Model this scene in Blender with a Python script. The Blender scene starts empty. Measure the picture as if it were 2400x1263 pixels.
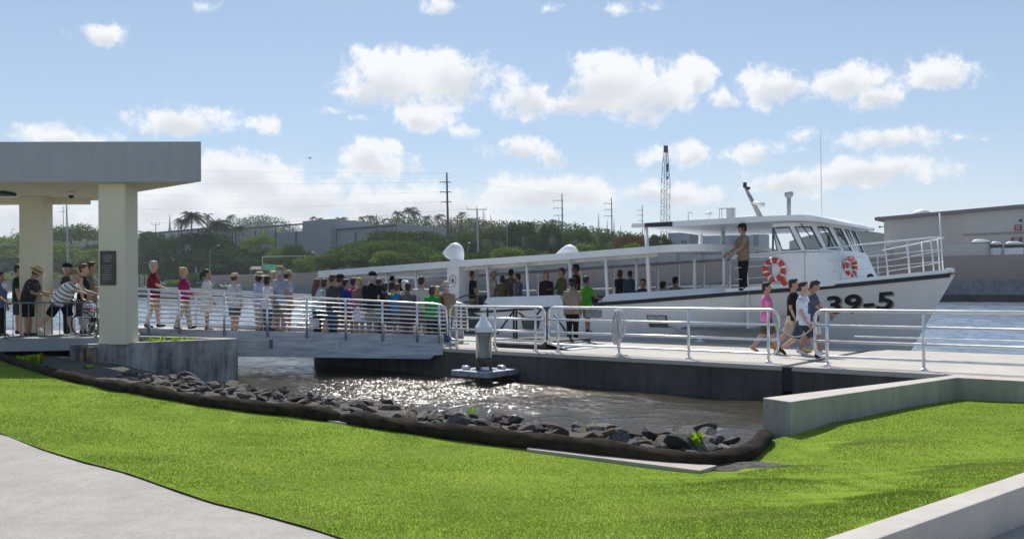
import bpy, bmesh, math, random
import numpy as np
from mathutils import Vector, Matrix
from mathutils.geometry import delaunay_2d_cdt

# ------------------------------------------------------------------ camera
SC = bpy.context.scene
COL = SC.collection
EYE, F, H0, ROLL = 1.47, 2000.0, 682.0, 0.004      # eye above the pier deck, focal length in photo pixels, horizon row, roll
W2, HC = 1200.0, 631.5
cam_d = bpy.data.cameras.new('camera'); cam = bpy.data.objects.new('camera', cam_d); COL.objects.link(cam)
cam_d.sensor_width = 36; cam_d.lens = 36 * F / 2400.0
cam_d.shift_y = (H0 - HC) / 2400.0
cam_d.clip_start = 0.1; cam_d.clip_end = 6000
cr, sr = math.cos(ROLL), math.sin(ROLL)
cam.matrix_world = Matrix(((cr, sr, 0, 0), (0, 0, -1, 0), (-sr, cr, 0, EYE), (0, 0, 0, 1)))
SC.camera = cam

# ------------------------------------------------------------------ light
SUN_EL, SUN_AZ = math.radians(54.5), math.radians(-5)
SC.view_settings.view_transform = 'Standard'; SC.view_settings.look = 'None'
SC.view_settings.exposure = 0.32; SC.view_settings.gamma = 1
try: SC.view_settings.use_curve_mapping = False
except Exception: pass
SC.cycles.max_bounces = 8; SC.cycles.transparent_max_bounces = 12
SC.cycles.use_denoising = True
sl = bpy.data.lights.new('sun', 'SUN'); sun = bpy.data.objects.new('sun', sl); COL.objects.link(sun)
sl.energy = 4.2; sl.angle = math.radians(0.53); sl.color = (1.0, 0.95, 0.87)
sdir = Vector((math.sin(SUN_AZ) * math.cos(SUN_EL), math.cos(SUN_AZ) * math.cos(SUN_EL), math.sin(SUN_EL)))
sun.rotation_euler = sdir.to_track_quat('Z', 'Y').to_euler()
sun.location = (0, 0, 60)

def lin(r, g, b):
    f = lambda v: (v / 255 / 12.92) if v / 255 <= 0.04045 else ((v / 255 + 0.055) / 1.055) ** 2.4
    return (f(r), f(g), f(b), 1.0)

class NT:
    """small helper for node trees"""
    def __init__(s, nt): s.nt = nt
    def n(s, t, **kw):
        nd = s.nt.nodes.new(t)
        for k, v in kw.items():
            if k.startswith('i_'):
                key = k[2:]; key = int(key) if key.isdigit() else key.replace('_', ' ')
                nd.inputs[key].default_value = v
            else: setattr(nd, k, v)
        return nd
    def l(s, a, b): s.nt.links.new(a, b)
    def math(s, op, a, b=None, clamp=False):
        nd = s.nt.nodes.new('ShaderNodeMath'); nd.operation = op; nd.use_clamp = clamp
        for i, v in enumerate((a, b)):
            if v is None: continue
            if isinstance(v, (int, float)): nd.inputs[i].default_value = v
            else: s.l(v, nd.inputs[i])
        return nd.outputs[0]
    def ramp(s, fac, stops):
        nd = s.nt.nodes.new('ShaderNodeValToRGB'); el = nd.color_ramp.elements
        while len(el) < len(stops): el.new(0.5)
        for e, (p, c) in zip(el, stops): e.position = p; e.color = c if len(c) == 4 else (*c, 1)
        s.l(fac, nd.inputs[0]); return nd.outputs[0]
    def mix(s, fac, a, b, bt='MIX'):
        nd = s.nt.nodes.new('ShaderNodeMix'); nd.data_type = 'RGBA'; nd.blend_type = bt
        for k, v in ((0, fac), (6, a), (7, b)):
            if isinstance(v, (int, float)): nd.inputs[k].default_value = v
            elif isinstance(v, tuple): nd.inputs[k].default_value = v
            else: s.l(v, nd.inputs[k])
        return nd.outputs[2]

# ------------------------------------------------------------------ sky with cumulus clouds (fixed in world directions)
world = bpy.data.worlds.new('World'); SC.world = world; world.use_nodes = True
wt = NT(world.node_tree); world.node_tree.nodes.clear()
sky = wt.n('ShaderNodeTexSky'); sky.sky_type = 'NISHITA'; sky.sun_disc = False
sky.sun_elevation = SUN_EL; sky.sun_rotation = SUN_AZ; sky.air_density = 1.0; sky.dust_density = 0.6; sky.ozone_density = 1.6
CL = [  # photo x, y, half width, half height of each puff
 (225,85,62,30),(1010,25,62,28),(1560,8,50,20),(455,0,30,14),(1460,22,34,16),(1310,12,24,10),
 (930,190,150,66),(1060,185,100,60),(870,220,90,40),(1010,272,62,34),(800,215,60,12),(765,262,52,14),(850,283,52,12),(1095,306,30,14),
 (1240,225,95,52),(1430,185,120,72),(1520,215,140,62),(1640,180,40,44),(1700,224,36,28),(1400,240,180,32),
 (1850,200,120,46),(1990,192,85,40),(2050,222,62,32),(2190,165,110,36),
 (160,312,140,28),(440,290,150,36),(615,302,40,26),
 (890,375,82,46),(1230,362,75,36),(1320,372,48,34),(1540,358,38,22),(1610,360,52,28),(1770,352,95,30),(1900,320,55,24),(1900,356,45,12),
 (2090,325,130,28),(2220,318,70,10),(2305,313,30,9),
 (540,415,190,52),(690,462,250,56),(380,470,180,60),(950,475,260,48),(1280,458,230,42),(1560,452,150,32),(1850,425,140,34),(2030,405,200,34),(100,500,260,60),(500,520,400,50),(1000,530,300,40)]
_r = random.Random(8)
for _x, _y, _rx, _ry in list(CL):
    if 30 < _ry and _y < 400:
        for _k in range(5):
            _f = _r.uniform(-.8, .8); _q = _r.uniform(.32, .52); CL.append((_x + _f * _rx, _y - _ry * .62 * math.sqrt(1 - _f * _f) + _r.uniform(-4, 4), _ry * _q * 1.25, _ry * _q))
tc = wt.n('ShaderNodeTexCoord')
sx = wt.n('ShaderNodeSeparateXYZ'); wt.l(tc.outputs['Generated'], sx.inputs[0])
nz = wt.n('ShaderNodeTexNoise', i_Scale=9.0, i_Detail=5.0, i_Roughness=0.62); wt.l(tc.outputs['Generated'], nz.inputs['Vector'])
nz2 = wt.n('ShaderNodeTexNoise', i_Scale=22.0, i_Detail=8.0, i_Roughness=0.64); wt.l(tc.outputs['Generated'], nz2.inputs['Vector'])
nz3 = wt.n('ShaderNodeTexNoise', i_Scale=75.0, i_Detail=6.0, i_Roughness=0.7); wt.l(tc.outputs['Generated'], nz3.inputs['Vector'])
az = wt.math('ARCTAN2', sx.outputs[0], sx.outputs[1]); el = wt.math('ARCSINE', sx.outputs[2])
cv = wt.n('ShaderNodeCombineXYZ'); wt.l(az, cv.inputs[0]); wt.l(el, cv.inputs[1])
# gently warp the lookup so outlines billow
wv = wt.n('ShaderNodeVectorMath', operation='SUBTRACT'); wt.l(nz.outputs['Color'], wv.inputs[0]); wv.inputs[1].default_value = (0.5, 0.5, 0.5)
wsc = wt.n('ShaderNodeVectorMath', operation='MULTIPLY'); wt.l(wv.outputs[0], wsc.inputs[0]); wsc.inputs[1].default_value = (0.11, 0.05, 0)
wad = wt.n('ShaderNodeVectorMath', operation='ADD'); wt.l(cv.outputs[0], wad.inputs[0]); wt.l(wsc.outputs[0], wad.inputs[1])
def cloud_field(lst, shift=0.0, grow=1.0):
    cur = None
    for x, y, rx, ry in lst:
        tx, tz = (x - W2) / F, (H0 - y - sr * (x - W2)) / F
        a0 = math.atan2(tx, 1); e0 = math.atan2(tz, math.hypot(tx, 1)) - shift * ry / F
        ia, ie = F / (rx * grow) * (1 + tx * tx), F / (ry * grow)
        m = wt.n('ShaderNodeVectorMath', operation='MULTIPLY_ADD'); wt.l(wad.outputs[0], m.inputs[0])
        m.inputs[1].default_value = (ia, ie, 0); m.inputs[2].default_value = (-a0 * ia, -e0 * ie, 0)
        ln = wt.n('ShaderNodeVectorMath', operation='LENGTH'); wt.l(m.outputs[0], ln.inputs[0])
        lv = ln.outputs['Value']
        if ry < 32 and y < 400: k = max(.42, ry / 34); lv = wt.math('ADD', wt.math('MULTIPLY', lv, k), 1 - k + .06)
        cur = lv if cur is None else wt.math('SMOOTH_MIN', cur, lv)
    for nd in wt.nt.nodes:
        if nd.type == 'MATH' and nd.operation == 'SMOOTH_MIN': nd.inputs[2].default_value = 0.12
    return cur
fld = cloud_field(CL)
dens = wt.math('ADD', wt.math('SUBTRACT', 1.0, fld), wt.math('ADD', wt.math('MULTIPLY', wt.math('SUBTRACT', nz2.outputs[0], 0.5), 2.3), wt.math('MULTIPLY', wt.math('SUBTRACT', nz3.outputs[0], 0.5), 1.0)))
alpha = wt.n('ShaderNodeMapRange', interpolation_type='SMOOTHSTEP', i_1=-0.12, i_2=0.52); wt.l(dens, alpha.inputs[0])
und = cloud_field([c for c in CL[:48] if c[3] > 27], shift=0.45, grow=0.85)
ushade = wt.n('ShaderNodeMapRange', interpolation_type='SMOOTHSTEP', i_1=1.0, i_2=0.15)
wt.l(wt.math('ADD', und, wt.math('MULTIPLY', wt.math('SUBTRACT', nz2.outputs[0], 0.5), 0.9)), ushade.inputs[0])
ccol = wt.mix(wt.math('MULTIPLY', ushade.outputs[0], 0.75), (0.86, 0.87, 0.88, 1), (0.60, 0.62, 0.66, 1))
# wispy general cloud away from the view (behind, overhead) so reflections have something in them
bk = wt.n('ShaderNodeBackground'); wt.l(ccol, bk.inputs[0]); bk.inputs[1].default_value = 0.93
# thin milky veil towards the horizon
veil = wt.n('ShaderNodeMapRange', i_1=0.0, i_2=0.30, i_3=0.78, i_4=0.20); wt.l(el, veil.inputs[0])
bv = wt.n('ShaderNodeBackground'); bv.inputs[0].default_value = (0.47, 0.61, 0.79, 1); bv.inputs[1].default_value = 1.0
bs = wt.n('ShaderNodeBackground'); bs.inputs[1].default_value = 0.085; wt.l(sky.outputs[0], bs.inputs[0])
vw = wt.n('ShaderNodeMapRange', interpolation_type='SMOOTHSTEP', i_1=0.19, i_2=0.035, i_3=0.0, i_4=0.95); wt.l(wt.math('ADD', el, wt.math('MULTIPLY', wt.math('SUBTRACT', nz.outputs[0], 0.5), 0.10)), vw.inputs[0])
wt.l(wt.mix(vw.outputs[0], (0.45, 0.60, 0.79, 1), (0.72, 0.77, 0.82, 1)), bv.inputs[0])
m1 = wt.n('ShaderNodeMixShader'); wt.l(veil.outputs[0], m1.inputs[0]); wt.l(bs.outputs[0], m1.inputs[1]); wt.l(bv.outputs[0], m1.inputs[2])
m2 = wt.n('ShaderNodeMixShader'); wt.l(wt.math('MULTIPLY', alpha.outputs[0], 0.96), m2.inputs[0]); wt.l(m1.outputs[0], m2.inputs[1]); wt.l(bk.outputs[0], m2.inputs[2])
wo = wt.n('ShaderNodeOutputWorld'); wt.l(m2.outputs[0], wo.inputs[0])
world.cycles.sampling_method = 'MANUAL'; world.cycles.sample_map_resolution = 512

# ------------------------------------------------------------------ places
def ray(x, y):
    u, v = x - W2, H0 - y
    return (u * cr + v * sr) / F, (v * cr - u * sr) / F
def at(x, y, Y):                       # photo point at a depth
    a, b = ray(x, y); return Vector((a * Y, Y, EYE + b * Y))
def onz(x, y, z):                      # photo point on a level
    a, b = ray(x, y); Y = (z - EYE) / b; return Vector((a * Y, Y, z))
UD = Vector((0.7826, -0.6225, 0)); ND = Vector((0.6225, 0.7826, 0))      # along the pier / across it
def sn(s, n, z=0): return UD * s + ND * n + Vector((0, 0, z))
def on_n(x, y, n):                     # photo point on the vertical sheet a distance n across
    a, b = ray(x, y); Y = n / (ND.x * a + ND.y); return Vector((a * Y, Y, EYE + b * Y))
def s_of(p): return p.x * UD.x + p.y * UD.y
def n_of(p): return p.x * ND.x + p.y * ND.y
def px(p):
    a, b = p.x / p.y, (p.z - EYE) / p.y
    return W2 + F * (a * cr - b * sr), H0 - F * (b * cr + a * sr)
def interp(x, pts):
    if x <= pts[0][0]: a, b = pts[0], pts[1]
    elif x >= pts[-1][0]: a, b = pts[-2], pts[-1]
    else:
        for a, b in zip(pts, pts[1:]):
            if a[0] <= x <= b[0]: break
    t = (x - a[0]) / (b[0] - a[0]); return a[1] + (b[1] - a[1]) * t

# ------------------------------------------------------------------ object helpers
class MB:
    def __init__(s): s.v = []; s.f = []; s.m = []; s.mi = 0; s.sm = []; s.smooth = False
    def add(s, vs, fs):
        o = len(s.v); s.v += [tuple(p) for p in vs]
        for f in fs: s.f.append([i + o for i in f]); s.m.append(s.mi); s.sm.append(s.smooth)
    def hexa(s, c):                        # eight corners: bottom ring, top ring
        s.add(c, [(3, 2, 1, 0), (4, 5, 6, 7), (0, 1, 5, 4), (1, 2, 6, 5), (2, 3, 7, 6), (3, 0, 4, 7)])
    def box(s, c, d, rz=0, ax=None):       # centre, size
        if ax is None:
            a = Vector((math.cos(rz), math.sin(rz), 0)); b = Vector((-a.y, a.x, 0)); z = Vector((0, 0, 1))
        else: a, b, z = ax
        c = Vector(c); a = a * d[0] / 2; b = b * d[1] / 2; z = z * d[2] / 2
        s.hexa([c - a - b - z, c + a - b - z, c + a + b - z, c - a + b - z, c - a - b + z, c + a - b + z, c + a + b + z, c - a + b + z])
    def prism(s, poly, z0, z1):
        n = len(poly); s.add([(p[0], p[1], z0) for p in poly] + [(p[0], p[1], z1) for p in poly],
            [tuple(range(n))[::-1], tuple(range(n, 2 * n))] + [(i, (i + 1) % n, n + (i + 1) % n, n + i) for i in range(n)])
    def rings(s, rs, cap=True, closed=False):
        n = len(rs[0]); o = []; vs = [p for r in rs for p in r]; fs = []
        k = len(rs)
        for i in range(k if closed else k - 1):
            j = (i + 1) % k
            for q in range(n): fs.append((i * n + q, i * n + (q + 1) % n, j * n + (q + 1) % n, j * n + q))
        if cap and not closed: fs.append(tuple(range(n))[::-1]); fs.append(tuple((k - 1) * n + q for q in range(n)))
        s.add(vs, fs)
    def tube(s, pts, r, seg=8, closed=False, cap=True):
        pts = [Vector(p) for p in pts]; k = len(pts)
        rr = r if isinstance(r, (list, tuple)) else [r] * k
        rs = []; up = None
        for i in range(k):
            a = pts[i - 1] if (i > 0 or closed) else pts[i]; b = pts[(i + 1) % k] if (i < k - 1 or closed) else pts[i]
            t = (b - a).normalized()
            if up is None: up = Vector((0, 0, 1)) if abs(t.z) < 0.9 else Vector((1, 0, 0))
            x = up.cross(t)
            if x.length < 1e-4: x = Vector((1, 0, 0)).cross(t)
            x.normalize(); y = t.cross(x); up = y
            rs.append([pts[i] + x * rr[i] * math.cos(2 * math.pi * q / seg) + y * rr[i] * math.sin(2 * math.pi * q / seg) for q in range(seg)])
        s.rings(rs, cap, closed)
    def ell(s, c, r, seg=12, rng=8, mat=None):
        c = Vector(c); rs = []
        vs = []; fs = []
        for i in range(1, rng):
            ph = math.pi * i / rng
            for q in range(seg):
                th = 2 * math.pi * q / seg
                p = Vector((r[0] * math.sin(ph) * math.cos(th), r[1] * math.sin(ph) * math.sin(th), r[2] * math.cos(ph)))
                vs.append(c + (mat @ p if mat else p))
        t = len(vs); p = Vector((0, 0, r[2])); vs += [c + (mat @ p if mat else p), c - (mat @ p if mat else p)]
        for i in range(rng - 2):
            for q in range(seg): fs.append((i * seg + q, (i + 1) * seg + q, (i + 1) * seg + (q + 1) % seg, i * seg + (q + 1) % seg))
        for q in range(seg):
            fs.append((t, q, (q + 1) % seg)); fs.append((t + 1, (rng - 2) * seg + (q + 1) % seg, (rng - 2) * seg + q))
        s.add(vs, fs)
    def lathe(s, c, prof, seg=16):         # (r, z) profile
        c = Vector(c); s.rings([[c + Vector((r * math.cos(2 * math.pi * q / seg), r * math.sin(2 * math.pi * q / seg), z)) for q in range(seg)] for r, z in prof])
    def build(s, name, mat, parent=None, world=True):
        me = bpy.data.meshes.new(name); off = Vector((0, 0, 0))
        if parent is not None and world:
            p = parent
            while p is not None: off += p.location; p = p.parent
        me.from_pydata([tuple(Vector(p) - off) for p in s.v] if off.length else s.v, [], s.f)
        for m in (mat if isinstance(mat, (list, tuple)) else [mat]): me.materials.append(m)
        if len(s.f):
            me.polygons.foreach_set('material_index', s.m); me.polygons.foreach_set('use_smooth', s.sm)
        me.update()
        o = bpy.data.objects.new(name, me); COL.objects.link(o)
        if parent is not None: o.parent = parent
        return o
def S():
    m = MB(); m.smooth = True; return m
def tag(o, label=None, cat=None, group=None, kind=None):
    if label: o['label'] = label
    if cat: o['category'] = cat
    if group: o['group'] = group
    if kind: o['kind'] = kind
    return o
def thing(name, label, cat, loc, group=None, rz=0.0):
    o = bpy.data.objects.new(name, None); COL.objects.link(o); o.location = loc; o.rotation_euler = (0, 0, rz)
    o.empty_display_size = 0.2
    return tag(o, label, cat, group)
def struct(o): o['kind'] = 'structure'; return o
def bevel(o, w=0.02, seg=2):
    m = o.modifiers.new('edge', 'BEVEL'); m.width = w; m.segments = seg; m.limit_method = 'ANGLE'; return o

# ------------------------------------------------------------------ materials
MATS = {}
def mat(name, col, rough=0.6, metal=0.0, var=0.12, scale=6.0, bump=0.0, bscale=60.0, spec=0.5, col2=None, stretch=None, coat=0.0):
    if name in MATS: return MATS[name]
    m = bpy.data.materials.new(name); m.use_nodes = True; t = NT(m.node_tree)
    b = m.node_tree.nodes['Principled BSDF']; b.inputs['Roughness'].default_value = rough; b.inputs['Metallic'].default_value = metal
    b.inputs['Specular IOR Level'].default_value = spec; b.inputs['Coat Weight'].default_value = coat
    c = t.n('ShaderNodeTexCoord'); src = c.outputs['Object']
    if stretch:
        mp = t.n('ShaderNodeMapping'); t.l(src, mp.inputs[0]); mp.inputs['Scale'].default_value = stretch; src = mp.outputs[0]
    n1 = t.n('ShaderNodeTexNoise', i_Scale=scale, i_Detail=6.0, i_Roughness=0.6); t.l(src, n1.inputs['Vector'])
    c = col if len(col) == 4 else (*col, 1)
    c2 = col2 or tuple(v * (1 - 2.2 * var) for v in c[:3]) + (1,)
    c2 = c2 if len(c2) == 4 else (*c2, 1)
    c1 = c if col2 else tuple(min(1, v * (1 + var)) for v in c[:3]) + (1,)
    out = t.ramp(n1.outputs[0], [(0.34, c2), (0.62, c1)])
    t.l(out, b.inputs['Base Color'])
    rr = t.n('ShaderNodeMapRange', i_1=0.3, i_2=0.7, i_3=max(0.02, rough - 0.07), i_4=min(1, rough + 0.1)); t.l(n1.outputs[0], rr.inputs[0]); t.l(rr.outputs[0], b.inputs['Roughness'])
    if bump:
        n2 = t.n('ShaderNodeTexNoise', i_Scale=bscale, i_Detail=4.0); t.l(src, n2.inputs['Vector'])
        bm = t.n('ShaderNodeBump', i_Strength=bump, i_Distance=0.02); t.l(n2.outputs[0], bm.inputs['Height']); t.l(bm.outputs[0], b.inputs['Normal'])
    MATS[name] = m; return m
def concrete(name, col, stain, amount=0.5, low=0.38, high=0.7, streak=True, rough=0.85, fine=90.0):
    """weathered concrete: blotches, vertical run-down streaks, pores"""
    if name in MATS: return MATS[name]
    m = bpy.data.materials.new(name); m.use_nodes = True; t = NT(m.node_tree); b = m.node_tree.nodes['Principled BSDF']
    c = t.n('ShaderNodeTexCoord'); g = c.outputs['Object']
    big = t.n('ShaderNodeTexNoise', i_Scale=0.9, i_Detail=8.0, i_Roughness=0.65); t.l(g, big.inputs['Vector'])
    mp = t.n('ShaderNodeMapping'); t.l(g, mp.inputs[0]); mp.inputs['Scale'].default_value = (5.0, 5.0, 0.55 if streak else 5.0)
    st = t.n('ShaderNodeTexNoise', i_Scale=1.0, i_Detail=7.0, i_Roughness=0.7); t.l(mp.outputs[0], st.inputs['Vector'])
    fn = t.n('ShaderNodeTexNoise', i_Scale=fine, i_Detail=3.0); t.l(g, fn.inputs['Vector'])
    f = t.math('ADD', t.math('MULTIPLY', big.outputs[0], 0.5), t.math('MULTIPLY', st.outputs[0], 0.5))
    mr = t.n('ShaderNodeMapRange', i_1=low, i_2=high, i_3=0.0, i_4=amount); t.l(f, mr.inputs[0])
    col1 = t.mix(mr.outputs[0], col if len(col) == 4 else (*col, 1), stain if len(stain) == 4 else (*stain, 1))
    col2 = t.mix(0.35, col1, t.ramp(fn.outputs[0], [(0.3, (0.35, 0.35, 0.35, 1)), (0.7, (1, 1, 1, 1))]), 'MULTIPLY')
    t.l(col2, b.inputs['Base Color']); b.inputs['Roughness'].default_value = rough
    bm = t.n('ShaderNodeBump', i_Strength=0.25, i_Distance=0.01); t.l(fn.outputs[0], bm.inputs['Height']); t.l(bm.outputs[0], b.inputs['Normal'])
    MATS[name] = m; return m
def foliage(name, c1, c2, trans=0.35, c3=None):
    if name in MATS: return MATS[name]
    m = bpy.data.materials.new(name); m.use_nodes = True; t = NT(m.node_tree); m.node_tree.nodes.clear()
    g = t.n('ShaderNodeNewGeometry'); c = t.n('ShaderNodeTexCoord')
    n1 = t.n('ShaderNodeTexNoise', i_Scale=0.35, i_Detail=3.0); t.l(c.outputs['Object'], n1.inputs['Vector'])
    f = t.math('ADD', t.math('MULTIPLY', g.outputs['Random Per Island'], 0.55), t.math('MULTIPLY', n1.outputs[0], 0.6))
    col = t.ramp(f, [(0.2, c1), (0.62, c2), (0.92, c3 or tuple(min(1, v * 1.5) for v in c2[:3]))])
    d = t.n('ShaderNodeBsdfDiffuse'); t.l(col, d.inputs[0])
    tr = t.n('ShaderNodeBsdfTranslucent'); t.l(t.mix(0.3, col, (0.16, 0.22, 0.02, 1)), tr.inputs[0])
    mx = t.n('ShaderNodeMixShader'); mx.inputs[0].default_value = trans; t.l(d.outputs[0], mx.inputs[1]); t.l(tr.outputs[0], mx.inputs[2])
    o = t.n('ShaderNodeOutputMaterial'); t.l(mx.outputs[0], o.inputs[0]); MATS[name] = m; return m

STEEL = mat('galvanised_rail', (0.74, 0.75, 0.77), 0.36, 0.8, var=0.03, scale=5)
ALU = mat('aluminium_plank', (0.46, 0.50, 0.57), 0.55, 0.15, var=0.16, scale=2.0, stretch=(0.6, 0.6, 5), bump=0.1)
PAINT = mat('boat_white', (0.78, 0.79, 0.80), 0.38, var=0.035, scale=1.5, coat=0.15)
PAINTD = mat('boat_white_soffit', (0.70, 0.70, 0.67), 0.55, var=0.05, scale=2)
BLACK = mat('black_rubber', (0.018, 0.017, 0.02), 0.6, var=0.3)
DARKM = mat('dark_steel', (0.035, 0.037, 0.042), 0.5, 0.3, var=0.3)
WOODP = mat('pole_wood', (0.10, 0.07, 0.05), 0.9, var=0.3, scale=3)
POLEG = mat('pole_grey', (0.33, 0.34, 0.35), 0.6, 0.2, var=0.1)
POLED = mat('pole_dark', (0.06, 0.065, 0.09), 0.6, 0.3, var=0.2)
HULLW = concrete('hull_paint', (0.86, 0.87, 0.88), (0.60, 0.57, 0.52), 0.45, 0.48, 0.72, True, rough=0.42, fine=200.0)
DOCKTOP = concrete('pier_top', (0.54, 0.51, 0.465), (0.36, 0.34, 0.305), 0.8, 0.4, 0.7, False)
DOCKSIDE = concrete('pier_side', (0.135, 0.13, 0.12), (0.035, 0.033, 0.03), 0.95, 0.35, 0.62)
STAINED = concrete('abutment_concrete', (0.42, 0.43, 0.44), (0.07, 0.07, 0.07), 0.92, 0.42, 0.60)
CLEANC = concrete('wall_concrete', (0.40, 0.40, 0.37), (0.20, 0.19, 0.16), 0.75, 0.4, 0.66)
CAPC = concrete('cap_concrete', (0.56, 0.52, 0.475), (0.40, 0.37, 0.335), 0.8, 0.40, 0.68, False)
PATHC = concrete('path_concrete', (0.39, 0.365, 0.345), (0.27, 0.255, 0.24), 0.9, 0.40, 0.68, False, fine=45.0)
CREAM = concrete('cream_render', (0.76, 0.71, 0.55), (0.66, 0.60, 0.46), 0.5, 0.42, 0.7, True, fine=160)
GREYR = concrete('grey_render', (0.40, 0.42, 0.45), (0.31, 0.33, 0.36), 0.8, 0.42, 0.7, True, fine=160)
SOIL = mat('soil', (0.06, 0.05, 0.035), 0.95, var=0.4, scale=8, bump=0.4, bscale=30)
# ------------------------------------------------------------------ land and water
WZ = -0.71
def log_z(x): return interp(x, [(-300, 0.0), (0, -0.02), (60, -0.03), (200, -0.10), (300, -0.15), (500, -0.22), (800, -0.30), (1100, -0.36), (1300, -0.40), (1500, -0.44), (1660, -0.46), (1760, -0.45), (1800, -0.42)])
LOGPX = [(-260, 800), (-100, 824), (0, 842), (60, 864), (140, 888), (200, 900), (300, 920), (400, 938), (500, 953), (650, 973), (800, 992), (950, 1014), (1100, 1034), (1210, 1048), (1300, 1060), (1400, 1074), (1500, 1087), (1600, 1098), (1680, 1102), (1750, 1088), (1785, 1055), (1800, 1032)]
LOGW = [onz(x, y, log_z(x)) for x, y in LOGPX]
wallA = Vector((3.36, 11.46, 0)); wallB = Vector((3.60, 11.04, 0)); wallC = Vector((7.30, 14.0, 0))
CTRL = [(p.x, p.y, p.z) for p in LOGW[1:]] + [(3.6, 11.04, -.41), (4.5, 11.7, -.34), (6.0, 12.9, -.33), (7.3, 14, -.33), (9, 12.6, -.27), (12, 10, -.25),
    (1.9, 5.4, -.13), (3.2, 6.35, -.13), (4.4, 7.3, -.13), (7, 9.3, -.15), (0, 4, -.10), (-2, 5, -.10), (-4, 7, -.10), (-6, 9.5, -.09), (-9, 12, -.07), (-14, 12, -.03), (-14, 18, .0),
    (2.8, 8.6, -.34), (2.4, 7.6, -.28), (4.2, 9.6, -.30)]
CT = np.array(CTRL)
def zl(x, y):
    d2 = (CT[:, 0] - x) ** 2 + (CT[:, 1] - y) ** 2 + 0.05
    w = 1.0 / d2 ** 1.6
    return float((w * CT[:, 2]).sum() / w.sum()) + 0.008 * math.sin(x * 1.3 + y) * math.cos(y * 1.1 - x * 0.4)
PATHPX = [(0, 1017), (100, 1045), (200, 1075), (300, 1104), (400, 1133), (500, 1160), (600, 1187), (720, 1223), (850, 1263)]
PATHW = [onz(x, y, -.10) for x, y in PATHPX]
PATHW = [PATHW[0] * 2.2 - PATHW[1] * 1.2 + (PATHW[0] - PATHW[1]) * k for k in (6, 4, 2, 0.2)] + PATHW
d = PATHW[-1] - PATHW[-2]; PATHW += [PATHW[-1] + d, PATHW[-1] + d * 2.2 + Vector((0, -.1, 0)), PATHW[-1] + d * 4 + Vector((0, -.4, 0))]
curb0 = Vector((1.94, 5.38, 0)); cdv = Vector((2.46, 1.96, 0)).normalized(); cpv = Vector((cdv.y, -cdv.x, 0))
lawn_poly = [p.to_2d() for p in PATHW] + [(curb0 - cdv * 2.2).to_2d()] + [(curb0 + cdv * k).to_2d() for k in (-1, 0, 1, 2, 3, 4, 5, 6.5, 8, 9.5)]
retn = (wallC - UD * 0.0)
lawn_poly += [(wallC + UD * 4.5).to_2d(), (wallC + UD * 2).to_2d(), wallC.to_2d(), (wallB.lerp(wallC, .5)).to_2d(), wallB.to_2d()]
lawn_poly += [p.to_2d() for p in LOGW[::-1]] + [Vector((-19, 22)), Vector((-19, 15))]
def sheet(poly, zf, step, name, m, jit=0.0):
    xs = [p[0] for p in poly]; ys = [p[1] for p in poly]
    vs = [Vector(p) for p in poly]; n = len(vs)
    def inside(x, y):
        c = False
        for i in range(n):
            a, b = vs[i], vs[i - 1]
            if (a.y > y) != (b.y > y) and x < (b.x - a.x) * (y - a.y) / (b.y - a.y) + a.x: c = not c
        return c
    pts = [v.copy() for v in vs]
    y = min(ys) + step / 2
    while y < max(ys):
        x = min(xs) + step / 2
        while x < max(xs):
            if inside(x, y): pts.append(Vector((x, y)))
            x += step
        y += step
    rv, re, rf, *_ = delaunay_2d_cdt(pts, [], [list(range(n))], 1, 1e-4)
    mb = S(); mb.add([(p.x, p.y, zf(p.x, p.y)) for p in rv], [list(f)[::1] for f in rf])
    o = mb.build(name, m); return o, inside, (min(xs), max(xs), min(ys), max(ys))
# lawn soil colour
gm = bpy.data.materials.new('turf'); gm.use_nodes = True; t = NT(gm.node_tree); b = gm.node_tree.nodes['Principled BSDF']
c = t.n('ShaderNodeTexCoord')
a1 = t.n('ShaderNodeTexNoise', i_Scale=0.8, i_Detail=5.0, i_Roughness=0.6); t.l(c.outputs['Object'], a1.inputs['Vector'])
a2 = t.n('ShaderNodeTexNoise', i_Scale=70.0, i_Detail=3.0); t.l(c.outputs['Object'], a2.inputs['Vector'])
q = t.ramp(a1.outputs[0], [(0.3, (0.15, 0.25, 0.015, 1)), (0.7, (0.24, 0.34, 0.03, 1))])
q = t.mix(0.6, q, t.ramp(a2.outputs[0], [(0.3, (0.35, 0.4, 0.3, 1)), (0.65, (1, 1, 1, 1))]), 'MULTIPLY'); t.l(q, b.inputs['Base Color']); b.inputs['Roughness'].default_value = 0.9
b.inputs['Specular IOR Level'].default_value = 0.1
lawn, lawn_in, bb = sheet(lawn_poly, zl, 0.35, 'lawn', gm); struct(lawn)
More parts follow.
